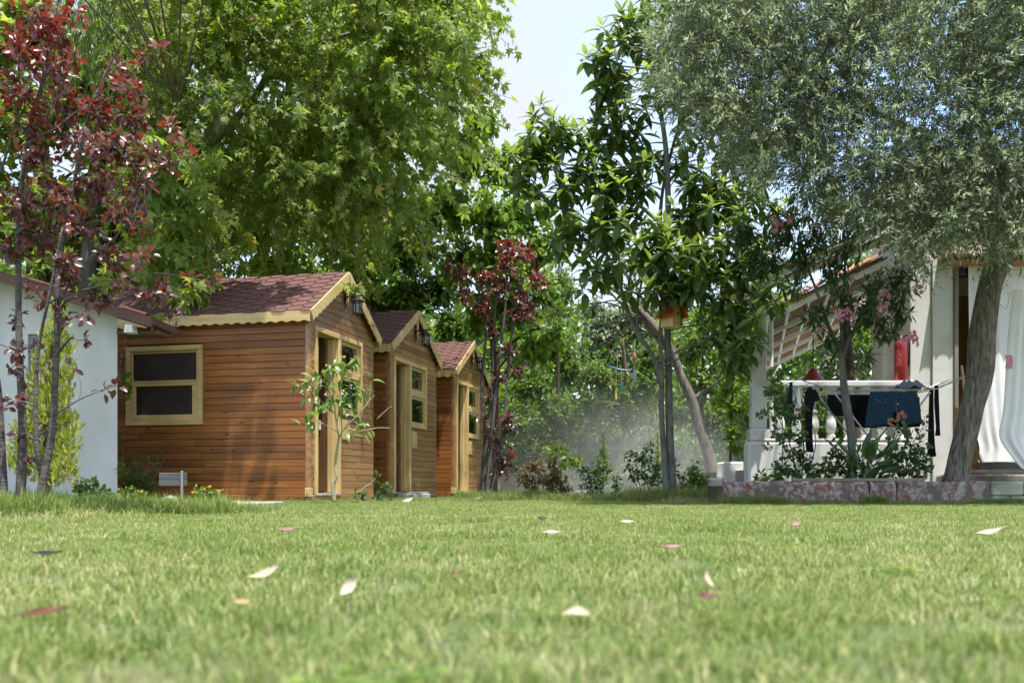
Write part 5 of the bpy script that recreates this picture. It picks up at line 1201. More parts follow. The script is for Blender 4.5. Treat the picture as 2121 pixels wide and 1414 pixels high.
# ---- young citrus in front of the nearest cabin
t = Tree('citrus_sapling', 'young citrus tree with white blossom on the lawn by the nearest cabin', 'tree', ground(691, 10.0))
t.stem([(692, 1040, 10, 0.0238), (690, 1005, 10, 0.0221), (696, 985, 10, 0.0179), (694, 960, 10, 0.0153), (699, 925, 10, 0.0136), (702, 905, 10, 0.0136)], M['bark_citrus'], 9, rough=.09, seed=31)
br = [[(702, 906, 10, 0.0110), (696, 870, 10, 0.0085), (690, 830, 10, 0.0068), (672, 800, 9.95, 0.0051), (640, 800, 9.9, 0.0034)], [(702, 906, 10, 0.0110), (715, 885, 9.95, 0.0085), (745, 855, 9.9, 0.0059), (765, 830, 9.9, 0.0051), (776, 818, 9.9, 0.0034)], [(715, 885, 9.95, 0.0076), (745, 892, 9.9, 0.0059), (780, 886, 9.9, 0.0043), (808, 886, 9.9, 0.0026)],
      [(697, 880, 10, 0.0076), (703, 840, 10, 0.0059), (706, 790, 10, 0.0051), (715, 755, 10, 0.0026)], [(690, 830, 10, 0.0059), (690, 790, 9.9, 0.0051), (680, 760, 9.9, 0.0034)], [(700, 895, 10, 0.0051), (675, 880, 9.9, 0.0043), (650, 870, 9.9, 0.0034), (632, 878, 9.9, 0.0026)], [(765, 832, 9.9, 0.0043), (768, 800, 9.9, 0.0034), (768, 790, 9.9, 0.0026)], [(780, 868, 9.9, 0.0043), (805, 845, 9.9, 0.0034), (812, 842, 9.9, 0.0026)]]
for i, s in enumerate(br): t.stem(s, M['bark_citrus'], 6, 'limb', rough=.04, seed=50+i)
for (x, y, n) in [(612, 798, 6), (635, 790, 6), (650, 780, 6), (640, 815, 4), (660, 770, 5), (680, 765, 6), (700, 752, 7), (718, 750, 7), (730, 745, 5), (700, 790, 6), (725, 790, 6), (690, 820, 5), (720, 820, 5), (740, 812, 6), (665, 800, 6), (765, 788, 3), (640, 868, 5), (632, 885, 4), (660, 860, 4), (675, 840, 5), (745, 888, 4), (765, 892, 3), (725, 895, 3), (710, 840, 4), (735, 840, 4), (655, 830, 3)]:
    c = np.array(at(x, y, 9.95)); k = int(n*1.4); pos = c + ball(k, .06); ax = norm(rv(k)*.8 + np.array([0, 0, -.15])); t.L.append((pos, ax, norm(rv(k)*.3 + np.array([0, -.3, 1])), .13*rng.uniform(.7, 1.2, k), rng.random(k)))
t.finish(T_CITRUS, M['l_citrus'], M['bark_citrus'], singles=300, smooth=True)
for (x, y) in [(628, 812), (655, 830), (640, 806), (675, 815), (690, 800), (700, 840), (672, 850), (712, 812), (730, 800), (700, 770), (760, 880), (660, 790), (720, 860)]:
    flower(t.root, t.base, at(x, y, 9.9), .028, 5, 'petal_white', .0095)

# ---- golden conifer by the white house
t = Tree('golden_conifer', 'yellow-green cypress bush in front of the white house wall', 'tree', ground(95, 9.0))
t.stem([(98, 1040, 9, .05), (100, 850, 9, .035), (112, 700, 9, .02), (122, 615, 9, .006)], M['bark_brown'], 8)
for (x, y, r) in [(122, 640, 16), (120, 670, 22), (112, 700, 26), (128, 720, 26), (100, 740, 30), (128, 770, 28), (90, 790, 34), (120, 810, 34), (75, 830, 30), (105, 850, 38), (135, 880, 30), (70, 880, 32), (100, 900, 40), (140, 920, 28), (50, 900, 26), (40, 930, 24), (85, 945, 34), (130, 960, 28), (110, 985, 30), (60, 975, 28), (30, 960, 18), (145, 985, 16)]:
    Y = 9.0 + rng.uniform(-.15, .15); n = int(r*r*.20)
    c = np.array(at(x, y, Y)); pos = c + ball(n, 1.0)*pxr(r, Y); ax = norm((pos - c)/pxr(r, Y)*.5 + np.array([0, -.15, .9]) + rv(n)*.35)
    t.L.append((pos, ax, norm(rv(n)), .06*rng.uniform(.6, 1.3, n), rng.random(n)))
    m_ = max(3, int(n/14)); t.twigs_to(np.repeat(c[None] - np.array([0, 0, .04]), m_, 0), c + ball(m_, pxr(r, Y)), .003, .0015)
T_SPRAY = tpl([(0,0,0), (-.10,.30,.02), (-.28,.55,-.02), (-.08,.52,.02), (-.16,.82,-.02), (0,1,0), (.16,.82,-.02), (.08,.52,.02), (.28,.55,-.02), (.10,.30,.02)], [[[0,3,2,1],[0,9,8,7]], [[0,5,3],[0,7,5],[3,5,4],[7,6,5]]])
t.finish(T_SPRAY, M['l_gold'], M['twig'])
# ------------------------------------------------------------------ shrubs and small plants
def shrub(name, label, base, stems, clumps, T, size, mat, dens, cat='shrub', per=8, droop=.1, group=None, barkm='twig', flowers=(), fm=None, fs=.02, smooth=False, singles=0, spread=.8):
    t = Tree(name, label, cat, base, group)
    for i, s in enumerate(stems): t.stem(s, M[barkm], 5, 'stem', rough=.03, seed=i, seg=8)
    for (x, y, Y, r) in clumps: t.clump(at(x, y, Y), pxr(r, Y), max(4, int(r*r*dens)), size, per=per, droop=droop, tw=.0025*Y/10, limb=False, spread=spread)
    for (x, y, Y, r, n) in flowers: flower(t.root, t.base, at(x, y, Y), pxr(r, Y), n, fm, fs)
    t.finish(T, M[mat], M['twig'], smooth=smooth, fname='foliage', singles=singles); return t
bushes = 'shrubs along the far edge of the lawn'
def st(x0, y0, x1, y1, Y, r=.008, k=3):
    return [(x0, y0, Y, r), ((x0+x1)/2 + rng.uniform(-6, 6), (y0+y1)/2, Y, r*.8), (x1, y1, Y, r*.4)]
shrub('bronze_shrub', 'bronze-brown leafy shrub right of the far plum tree, leftmost in the mist', ground(1110, 14.0), [st(1105, 1028, 1085, 960, 14), st(1112, 1028, 1115, 950, 14), st(1118, 1028, 1130, 970, 14)], [(1090, 975, 14, 22), (1115, 965, 14, 24), (1100, 1000, 14, 22), (1130, 990, 14, 20), (1085, 995, 14, 16), (1110, 1020, 14, 18)], T_OVATE, .06, 'l_brown', .28, group=bushes)
shrub('bronze_shrub', 'bronze and orange tipped shrub under the lime green sapling', ground(1150, 13.6), [st(1145, 1028, 1135, 960, 13.6), st(1152, 1028, 1155, 955, 13.6), st(1158, 1028, 1172, 990, 13.6)], [(1140, 955, 13.6, 18), (1150, 975, 13.6, 22), (1135, 990, 13.6, 18), (1160, 990, 13.6, 20), (1145, 1010, 13.6, 22), (1170, 1012, 13.6, 18), (1155, 1025, 13.6, 16)], T_OVATE, .06, 'l_brown', .28, group=bushes)
shrub('lime_sapling', 'lime green sapling with drooping leaves above the bronze shrubs', ground(1168, 14.4), [st(1168, 1028, 1165, 940, 14.4, .012), [(1165, 945, 14.4, .007), (1185, 930, 14.4, .005), (1205, 938, 14.4, .003)], [(1165, 950, 14.4, .007), (1155, 930, 14.4, .004), (1150, 925, 14.4, .003)]], [(1160, 925, 14.4, 18), (1150, 940, 14.4, 15), (1175, 945, 14.4, 18), (1190, 955, 14.4, 15), (1200, 940, 14.4, 12), (1170, 960, 14.4, 12)], T_CITRUS, .13, 'l_lime', .11, cat='sapling', droop=.5, smooth=True)
t = Tree('goldenrod_plant', 'tall upright plant with feathery pale green spike rising from the mist', 'plant', ground(1248, 14.8), 'tall spiky plants in the mist')
t.stem([(1248, 1025, 14.8, .012), (1250, 950, 14.8, .01), (1249, 890, 14.8, .004)], M['l_lime'], 6, 'stem')
def spike(t, x0, ytop, ybot, Y, wid, n):
    f = rng.random(n); y = ytop + (ybot - ytop)*f; P = np.array([at(x0 + rng.normal(0, 1.5), yy, Y) for yy in y])
    ang = rng.random(n)*2*PI; ax = np.stack([np.cos(ang)*(.35 + f*.9), np.sin(ang)*(.35 + f*.9), .9 - .3*f], -1)
    t.L.append((P, norm(ax), norm(rv(n) + np.array([0, 0, 1])), wid*(.25 + f*.95)*rng.uniform(.8, 1.2, n), rng.random(n)))
spike(t, 1249, 888, 1000, 14.8, .15, 150); t.finish(T_NARROW, M['l_lime'], M['twig'], fname='foliage')
t = Tree('goldenrod_plant', 'pale green spike half hidden behind the left edge of the double trunk', 'plant', ground(1362, 14.8), 'tall spiky plants in the mist')
t.stem([(1364, 1025, 14.8, .012), (1363, 960, 14.8, .01), (1362, 900, 14.8, .004)], M['l_lime'], 6, 'stem'); spike(t, 1362, 896, 990, 14.8, .13, 120); t.finish(T_NARROW, M['l_lime'], M['twig'], fname='foliage')
shrub('rose_shrub', 'dark leafy shrub in front of the tall pale green spike', ground(1235, 13.8), [st(1228, 1030, 1215, 970, 13.8), st(1235, 1030, 1240, 945, 13.8), st(1240, 1030, 1262, 960, 13.8)], [(1215, 975, 13.8, 16), (1240, 955, 13.8, 16), (1230, 985, 13.8, 20), (1255, 970, 13.8, 14), (1240, 1005, 13.8, 20), (1210, 1000, 13.8, 14), (1225, 1020, 13.8, 16)], T_OVATE, .06, 'l_rose', .26, group=bushes)
shrub('rose_shrub', 'smallest dark shrub standing between two larger ones in the mist', ground(1275, 13.6), [st(1275, 1030, 1278, 985, 13.6)], [(1280, 990, 13.6, 10), (1272, 1005, 13.6, 12), (1284, 1008, 13.6, 9), (1275, 1022, 13.6, 9)], T_OVATE, .055, 'l_rose', .3, group=bushes)
shrub('rose_shrub', 'large airy dark shrub just left of the double trunk', ground(1335, 13.4), [st(1330, 1030, 1300, 960, 13.4), st(1335, 1030, 1338, 930, 13.4), st(1338, 1030, 1360, 950, 13.4), st(1332, 1030, 1320, 940, 13.4)], [(1305, 965, 13.4, 16), (1322, 945, 13.4, 18), (1345, 925, 13.4, 18), (1340, 955, 13.4, 20), (1315, 985, 13.4, 18), (1355, 975, 13.4, 20), (1330, 975, 13.4, 18), (1345, 1000, 13.4, 20), (1370, 990, 13.4, 14), (1300, 945, 13.4, 10)], T_OVATE, .06, 'l_rose', .22, group=bushes)
shrub('rose_shrub', 'sparse shrub with thin twigs just right of the double trunk', ground(1410, 12.8), [st(1408, 1030, 1400, 960, 12.8), st(1410, 1030, 1425, 965, 12.8)], [(1400, 965, 12.8, 12), (1412, 985, 12.8, 14), (1428, 975, 12.8, 9), (1405, 1005, 12.8, 12)], T_OVATE, .06, 'l_rose', .18, group=bushes)
shrub('yellow_shrub', 'yellow-green leafy shrub between the double trunk and white steps', ground(1440, 13.0), [st(1440, 1030, 1438, 960, 13)], [(1435, 985, 13, 16), (1450, 995, 13, 18), (1430, 1005, 13, 16), (1455, 1012, 13, 14), (1445, 975, 13, 9), (1440, 955, 13, 7)], T_OVATE, .075, 'l_lime', .24)
# planting round the white house and the nearest cabin
shrub('broom_shrub', 'fine-leaved green shrub in the corner between white house and cabin', ground(285, 11.3), [st(280, 1035, 300, 960, 11.3), st(290, 1035, 310, 940, 11.3), st(278, 1035, 265, 970, 11.3), st(290, 1035, 340, 950, 11.3)], [(275, 985, 11.3, 30), (295, 1000, 11.3, 34), (310, 1010, 11.3, 28), (265, 1005, 11.3, 26), (285, 965, 11.3, 18), (320, 965, 11.3, 12), (300, 945, 11.3, 8), (340, 945, 11.3, 5), (250, 975, 10.9, 10)], T_NARROW, .05, 'l_dark', .45, droop=-.2, spread=1.0)
shrub('lantana_plant', 'small plant with yellow flowers beside the grey bench board', ground(432, 10.9), [st(425, 1040, 415, 1008, 10.9, .005), st(430, 1040, 432, 1006, 10.9, .005), st(435, 1040, 452, 1012, 10.9, .005)], [(412, 1018, 10.9, 12), (430, 1020, 10.9, 13), (448, 1022, 10.9, 12), (420, 1032, 10.9, 13), (440, 1034, 10.9, 13)], T_OVATE, .045, 'l_lime', .36, cat='plant', flowers=[(400, 1018, 10.8, 3, 5), (433, 1006, 10.8, 3, 5), (453, 1016, 10.8, 3, 5), (424, 1012, 10.8, 2, 3)], fm='petal_yellow', fs=.014)
shrub('lantana_plant', 'low yellow-green plant below the fine-leaved corner shrub', ground(270, 10.6), [st(262, 1042, 255, 1012, 10.6, .005), st(275, 1042, 285, 1016, 10.6, .005)], [(255, 1020, 10.6, 13), (272, 1024, 10.6, 15), (290, 1026, 10.6, 13), (300, 1034, 10.6, 10), (262, 1034, 10.6, 13)], T_OVATE, .05, 'l_lime', .34, cat='plant', flowers=[(293, 1017, 10.5, 2.5, 4)], fm='petal_yellow', fs=.012)
shrub('pepper_plant', 'dark green leafy plant with one red fruit at the white wall', ground(180, 9.6), [st(172, 1045, 165, 1000, 9.6, .006), st(185, 1045, 190, 995, 9.6, .006), st(195, 1045, 215, 1015, 9.6, .006)], [(165, 1005, 9.6, 13), (185, 998, 9.6, 14), (200, 1010, 9.6, 15), (175, 1022, 9.6, 15), (215, 1024, 9.6, 13), (195, 1030, 9.6, 15)], T_BROAD, .075, 'l_rose', .16, cat='plant', flowers=[(155, 1002, 9.5, 1.5, 3)], fm='petal_red', fs=.014, smooth=True)
shrub('ivy_sprig', 'leafy sprig peeping round the edge of the white house', ground(252, 11.6), [st(250, 1036, 256, 800, 11.8, .006)], [(262, 790, 11.8, 14), (256, 815, 11.8, 8), (247, 905, 11.8, 9), (246, 950, 11.8, 6)], T_BROAD, .10, 'l_plane', .16, cat='climber', smooth=True)
shrub('ground_vine', 'creeping plant with a pale bent stem at the nearest cabin corner', ground(770, 11.4), [[(742, 1024, 11.4, .008), (755, 1008, 11.4, .007), (770, 1000, 11.4, .006), (780, 985, 11.4, .004)]], [(782, 990, 11.4, 9), (796, 1008, 11.4, 10), (805, 1016, 11.4, 9), (760, 1028, 11.4, 12), (785, 1026, 11.4, 14), (735, 1024, 11.4, 8), (810, 1028, 11.4, 8)], T_BROAD, .06, 'l_rose', .26, cat='plant', barkm='bark_citrus', smooth=True)
# planter planting
rg = 'rose bushes in the planter'
shrub('rose_bush', 'tall loose rose bush at the left end of the planter', ground(1655, 10.6, .19), [[(1650, 995, 10.5, .009), (1640, 930, 10.5, .007), (1615, 870, 10.5, .005), (1590, 800, 10.5, .003)], [(1660, 995, 10.5, .009), (1665, 920, 10.5, .008), (1655, 850, 10.5, .006), (1640, 800, 10.5, .004)], [(1668, 995, 10.5, .008), (1690, 920, 10.5, .006), (1680, 870, 10.5, .003)]],
      [(1590, 810, 10.4, 14), (1580, 860, 10.4, 13), (1605, 860, 10.4, 15), (1625, 850, 10.5, 18), (1645, 870, 10.5, 20), (1610, 895, 10.4, 16), (1630, 910, 10.5, 20), (1660, 905, 10.5, 20), (1595, 925, 10.4, 10), (1640, 945, 10.5, 22), (1665, 950, 10.5, 22), (1620, 965, 10.5, 20), (1680, 970, 10.5, 20), (1650, 980, 10.5, 24), (1605, 830, 10.4, 10), (1670, 840, 10.5, 10)], T_BROAD, .055, 'l_rose', .19, group=rg, smooth=True, singles=120)
shrub('climbing_vine', 'bright yellow-green vine climbing the left end of the railing', ground(1618, 10.9, .19), [[(1618, 995, 10.9, .008), (1622, 900, 10.9, .007), (1612, 800, 10.9, .005), (1602, 770, 10.9, .003)]], [(1600, 775, 10.9, 14), (1612, 795, 10.9, 16), (1600, 810, 10.9, 16), (1625, 815, 10.9, 20), (1640, 835, 10.9, 20), (1620, 845, 10.9, 16), (1650, 860, 10.9, 12), (1608, 985, 10.7, 22), (1575, 988, 10.7, 18), (1700, 975, 10.7, 20)], T_BROAD, .065, 'l_lime', .17, cat='climber', smooth=True)
shrub('rose_bush', 'rose bush with withered orange blooms in front of the drying rack', ground(1720, 10.45, .19), [[(1715, 995, 10.4, .007), (1722, 940, 10.4, .006), (1745, 900, 10.4, .003)], [(1722, 995, 10.4, .007), (1740, 960, 10.4, .005), (1750, 940, 10.4, .003)]], [(1720, 960, 10.4, 22), (1745, 965, 10.4, 20), (1735, 940, 10.4, 18), (1715, 985, 10.4, 18), (1755, 985, 10.4, 22), (1775, 970, 10.4, 20), (1735, 910, 10.4, 14)], T_BROAD, .055, 'l_rose', .19, group=rg, flowers=[(1748, 927, 10.3, 4, 4), (1760, 962, 10.3, 5, 5)], fm='petal_dry', fs=.022, smooth=True)
shrub('rose_bush', 'tallest rose bush right of the denim shorts, with a dried flower head', ground(1860, 10.5, .19), [[(1850, 995, 10.4, .008), (1848, 920, 10.4, .007), (1862, 865, 10.3, .005), (1856, 870, 10.3, .003)], [(1870, 995, 10.4, .008), (1890, 920, 10.4, .006), (1915, 880, 10.4, .003)], [(1880, 995, 10.4, .007), (1905, 940, 10.4, .005), (1925, 925, 10.4, .003)]],
      [(1865, 890, 10.4, 14), (1880, 910, 10.4, 16), (1850, 915, 10.4, 14), (1885, 935, 10.4, 20), (1860, 945, 10.4, 20), (1905, 950, 10.4, 20), (1915, 920, 10.4, 12), (1840, 965, 10.4, 20), (1875, 970, 10.4, 24), (1905, 980, 10.4, 20), (1922, 965, 10.4, 14), (1845, 990, 10.4, 18), (1910, 895, 10.5, 10), (1918, 870, 10.6, 9)], T_BROAD, .06, 'l_rose', .18, group=rg, flowers=[(1847, 872, 10.25, 8, 14), (1868, 860, 10.25, 9, 14), (1858, 868, 10.25, 5, 6), (1915, 985, 10.2, 6, 6)], fm='petal_dry', fs=.016, smooth=True, singles=120)
t = Tree('lily_plant', 'clump of upright strap leaves at the foot of the oleander', 'plant', ground(1795, 10.3, .19))
n = 90; f = rng.uniform(-1, 1, n); base = np.array([ground(1790 + 28*x, 10.35 + rng.uniform(-.12, .12), .19) for x in f]); hgt = rng.uniform(.0, .36, n)
t.L.append((base + np.array([0, 0, 1])*hgt[:, None] + np.stack([f*.12*hgt/.3, np.zeros(n), np.zeros(n)], -1), norm(np.stack([f*.7 + rng.normal(0, .35, n), rng.normal(-.2, .4, n), rng.uniform(.3, 1.1, n)], -1)), norm(rv(n)*.4 + np.array([0, -.6, 1])), rng.uniform(.16, .30, n), rng.random(n)))
t.stem_w(np.array([[*ground(1790, 10.35, .15), .01], [*ground(1788, 10.35, .4), .008], [*ground(1785, 10.35, .6), .004]]), M['l_lime'], 5, 'stem')
t.finish(T_OLEAN, M['l_rose'], M['twig'], singles=90, smooth=True, fname='foliage')

# ------------------------------------------------------------------ lawn: grass blades scattered as instances
M['grass'] = None
m, N, L = nmat('grass_blade'); M['grass'] = m
o = N.new('ShaderNodeOutputMaterial'); p = N.new('ShaderNodeBsdfPrincipled'); tr = N.new('ShaderNodeBsdfTranslucent'); mx = N.new('ShaderNodeMixShader')
a = N.new('ShaderNodeAttribute'); a.attribute_name = 'rnd'
r = ramp(N, [(0, (0.095, 0.17, 0.026)), (0.36, (0.165, 0.245, 0.046)), (0.60, (0.24, 0.305, 0.072)), (0.80, (0.38, 0.385, 0.145)), (1, (0.58, 0.53, 0.30))])
geo = N.new('ShaderNodeNewGeometry'); nz = N.new('ShaderNodeTexNoise'); nz.inputs['Scale'].default_value = 1.7; nz.inputs['Detail'].default_value = 4
L.new(geo.outputs['Position'], nz.inputs['Vector'])
mr = N.new('ShaderNodeMapRange'); mr.inputs['From Min'].default_value = .3; mr.inputs['From Max'].default_value = .7; mr.inputs['To Min'].default_value = -.16; mr.inputs['To Max'].default_value = .13
L.new(nz.outputs[0], mr.inputs[0]); ad = N.new('ShaderNodeMath'); ad.operation = 'ADD'; ad.use_clamp = True; L.new(a.outputs['Fac'], ad.inputs[0]); L.new(mr.outputs[0], ad.inputs[1]); L.new(ad.outputs[0], r.inputs[0])
L.new(r.outputs[0], p.inputs['Base Color']); p.inputs['Roughness'].default_value = .5; p.inputs['Specular IOR Level'].default_value = .35; L.new(r.outputs[0], tr.inputs[0]); mx.inputs[0].default_value = .35
L.new(p.outputs[0], mx.inputs[1]); L.new(tr.outputs[0], mx.inputs[2]); L.new(mx.outputs[0], o.inputs[0])

def tuft(name, nbl, rad, h0, h1, wid, lean, dry, seed):
    r2 = np.random.default_rng(seed); V, F, rd = [], [], []
    for i in range(nbl):
        an = r2.random()*2*PI; rr = rad*math.sqrt(r2.random()); b = np.array([rr*math.cos(an), rr*math.sin(an), -.004])
        d = r2.random()*2*PI; h = r2.uniform(h0, h1); le = lean*h*r2.uniform(.2, 1.5); dirv = np.array([math.cos(d), math.sin(d), 0]); side = np.array([-math.sin(d), math.cos(d), 0])*wid*r2.uniform(.6, 1.2)
        p1 = b + np.array([0, 0, h*.55]) + dirv*le*.35; p2 = b + np.array([0, 0, h*r2.uniform(.7, 1.0)]) + dirv*le
        k = len(V); V += [b - side, b + side, p1 - side*.75, p1 + side*.75, p2]; F.append((k, k+1, k+3, k+2)); 
        c = r2.uniform(.70, 1.0) if r2.random() < dry else r2.uniform(.05, .62); rd += [c]*5
    k = np.arange(nbl)*5
    me = mesh_np(name, np.array(V), [np.array(F), np.stack([k+2, k+3, k+4], -1)], False, np.array(rd)); me.materials.append(M['grass'])
    return bpy.data.objects.new(name, me)
protos = [tuft('grass_tuft', 70, .075, .014, .033, .0012, .9, .36, 1), tuft('grass_tuft', 70, .075, .016, .037, .0012, .8, .26, 2), tuft('grass_tuft', 64, .08, .010, .028, .0013, 1.5, .58, 3), tuft('grass_tuft', 70, .075, .018, .042, .0012, .7, .18, 4)]
n_ = 16; cp = np.stack([rng.uniform(-.05, .05, n_), rng.uniform(-.05, .05, n_), rng.uniform(.012, .03, n_)], -1)
cl_me = leaf_mesh('clover_tuft', T_BROAD, np.repeat(cp, 3, 0), np.concatenate([[[math.cos(a_ + i_*1.3), math.sin(a_ + i_*1.3), .12] for a_ in (0, 2.09, 4.19)] for i_ in range(n_)]), np.tile([0, 0, 1.0], (n_*3, 1)) + rng.normal(0, .2, (n_*3, 3)), rng.uniform(.012, .02, n_*3), rng.random(n_*3), True); cl_me.materials.append(M['l_lime'])
protos.append(bpy.data.objects.new('clover_tuft', cl_me))
tall = [tuft('tall_tuft', 34, .09, .09, .20, .0024, .55, .06, 5), tuft('tall_tuft', 30, .10, .07, .16, .0024, .75, .12, 6), tuft('straw_tuft', 16, .12, .05, .15, .0020, 1.4, .95, 7)]
def scatter(name, label, pts, var, scl, obs):
    k = len(pts); me = bpy.data.meshes.new(name); me.vertices.add(k); me.vertices.foreach_set('co', np.asarray(pts, dtype=np.float32).ravel())
    a1 = me.attributes.new('rot', 'FLOAT_VECTOR', 'POINT'); rt = np.stack([rng.normal(0, .08, k), rng.normal(0, .08, k), rng.random(k)*2*PI], -1); a1.data.foreach_set('vector', rt.astype(np.float32).ravel())
    a2 = me.attributes.new('scl', 'FLOAT', 'POINT'); a2.data.foreach_set('value', np.asarray(scl, dtype=np.float32))
    a3 = me.attributes.new('var', 'INT', 'POINT'); a3.data.foreach_set('value', np.asarray(var, dtype=np.int32))
    me.materials.append(M['grass']); me.update()
    ob = link(name, me, None); tag(ob, label, 'grass', kind='stuff')
    ng = bpy.data.node_groups.new(name, 'GeometryNodeTree')
    ng.interface.new_socket('Geometry', in_out='INPUT', socket_type='NodeSocketGeometry'); ng.interface.new_socket('Geometry', in_out='OUTPUT', socket_type='NodeSocketGeometry')
    nn, ll = ng.nodes, ng.links; gi = nn.new('NodeGroupInput'); go = nn.new('NodeGroupOutput'); iop = nn.new('GeometryNodeInstanceOnPoints'); jn = nn.new('GeometryNodeJoinGeometry')
    for ob_ in reversed(obs):
        oi = nn.new('GeometryNodeObjectInfo'); oi.inputs['Object'].default_value = ob_; gt = nn.new('GeometryNodeGeometryToInstance'); ll.new(oi.outputs['Geometry'], gt.inputs[0]); ll.new(gt.outputs[0], jn.inputs[0])
    def na(nm, ty):
        q = nn.new('GeometryNodeInputNamedAttribute'); q.data_type = ty; q.inputs['Name'].default_value = nm; return q.outputs[0]
    ll.new(gi.outputs[0], iop.inputs['Points']); ll.new(jn.outputs[0], iop.inputs['Instance']); iop.inputs['Pick Instance'].default_value = True
    ll.new(na('var', 'INT'), iop.inputs['Instance Index']); ll.new(na('rot', 'FLOAT_VECTOR'), iop.inputs['Rotation']); ll.new(na('scl', 'FLOAT'), iop.inputs['Scale'])
    ll.new(iop.outputs[0], go.inputs[0])
    md = ob.modifiers.new('scatter', 'NODES'); md.node_group = ng
    return ob
pts, var, scl = [], [], []
for (ya, yb, dens, s) in ((.25, 3.0, 380, .78), (3.0, 6.5, 280, .8), (6.5, 10.0, 200, .8), (10.0, 14.5, 150, .78)):
    hw = .62*yb + 1.6; n = int((yb - ya)*2*hw*dens)
    x = rng.uniform(-hw, hw, n); y = rng.uniform(ya, yb, n)
    k = np.abs(x) < .62*y + 1.6
    k &= ~((y > 9.97) & (x > px0 - .03))
    # not under the cabins and the white house
    lx = (x - X0)*S_ + (y - Y0)*C_; ly = -(x - X0)*C_ + (y - Y0)*S_
    k &= ~((lx > -.03) & (ly > -.10) & (lx < 9)) & ~((y > 10.95) & (x < hx + .05)) & ~((y > 8.34) & (y < 9.01) & (x > path_a - .05) & (x < path_b + .01))
    k &= ~((y > 7.75) & (y < 8.35) & (x > path_a) & (x < path_b + .05) & (rng.random(n) < .7))
    x, y = x[k], y[k]
    nz_ = .5 + .5*np.sin(x*2.1 + 1.3*np.sin(y*1.7)) * np.cos(y*1.3 + .8*np.sin(x*.9))
    v = np.where(rng.random(len(x)) < .25 + .5*nz_, np.where(rng.random(len(x)) < .5, 1, 3), np.where(rng.random(len(x)) < .55, 0, 2))
    v = np.where(rng.random(len(x)) < .008 + .05*(np.sin(x*3.1 + 2)*np.sin(y*2.7) > .72), 4, v)
    pts.append(np.stack([x, y, np.zeros(len(x))], -1)); var.append(v); scl.append(s*rng.uniform(.75, 1.25, len(x)))
scatter('grass', 'short green and straw-coloured grass of the lawn', np.concatenate(pts), np.concatenate(var), np.concatenate(scl), protos)
# longer grass round the trunks and along the edges
def band(x0, x1, ya, yb, n, v=(0, 1, 2), pr=(.6, .3, .1), s=(.7, 1.2)):
    x = rng.uniform(x0, x1, n); Y = rng.uniform(ya, yb, n)
    return np.stack([(x - CX)/F_PX*Y, Y, np.zeros(n)], -1), rng.choice(v, n, p=pr), rng.uniform(*s, n)
B = [band(-60, 130, 5.5, 6.9, 300, s=(.7, 1.2)), band(100, 480, 5.9, 7.0, 480, s=(.55, .95)), band(-60, 330, 5.2, 5.7, 90, v=(2, 1), pr=(.75, .25), s=(.4, .7)), band(100, 260, 8.8, 10.4, 90, s=(.6, 1.0)), band(420, 560, 6.3, 7.2, 70, s=(.4, .7)),
     band(1000, 1140, 12.0, 13.6, 130, s=(.7, 1.1)), band(1140, 1330, 11.6, 12.8, 200, s=(.5, .9)), band(1300, 1500, 11.3, 12.6, 330, s=(.8, 1.35)), band(1360, 1500, 10.7, 11.3, 60, v=(2, 1), pr=(.85, .15), s=(.6, 1.0)),
     band(1490, 1640, 9.75, 9.95, 60, s=(.5, .9)), band(1640, 2150, 9.7, 9.96, 180, s=(.25, .5)), band(1790, 1835, 9.8, 9.95, 25, s=(.6, .9)), band(2000, 2160, 9.7, 9.95, 60, s=(.4, .7)), band(650, 740, 9.7, 10.2, 40, s=(.25, .5)), band(560, 830, 10.6, 11.3, 60, s=(.25, .5)), band(780, 1000, 11.5, 12.6, 80, s=(.3, .55)), band(950, 1010, 14.5, 16, 40, s=(.7, 1.1)), band(1060, 1480, 13.2, 15.5, 120, s=(.5, .9))]
bp, bv, bs = (np.concatenate([b[i] for b in B]) for i in range(3))
lx = (bp[:, 0] - X0)*S_ + (bp[:, 1] - Y0)*C_; ly = -(bp[:, 0] - X0)*C_ + (bp[:, 1] - Y0)*S_
k = ~((lx > -.03) & (ly > -.06) & (lx < 8.6)); scatter('tall_grass', 'longer green grass left standing round the trunks and walls', bp[k], bv[k], bs[k], tall)

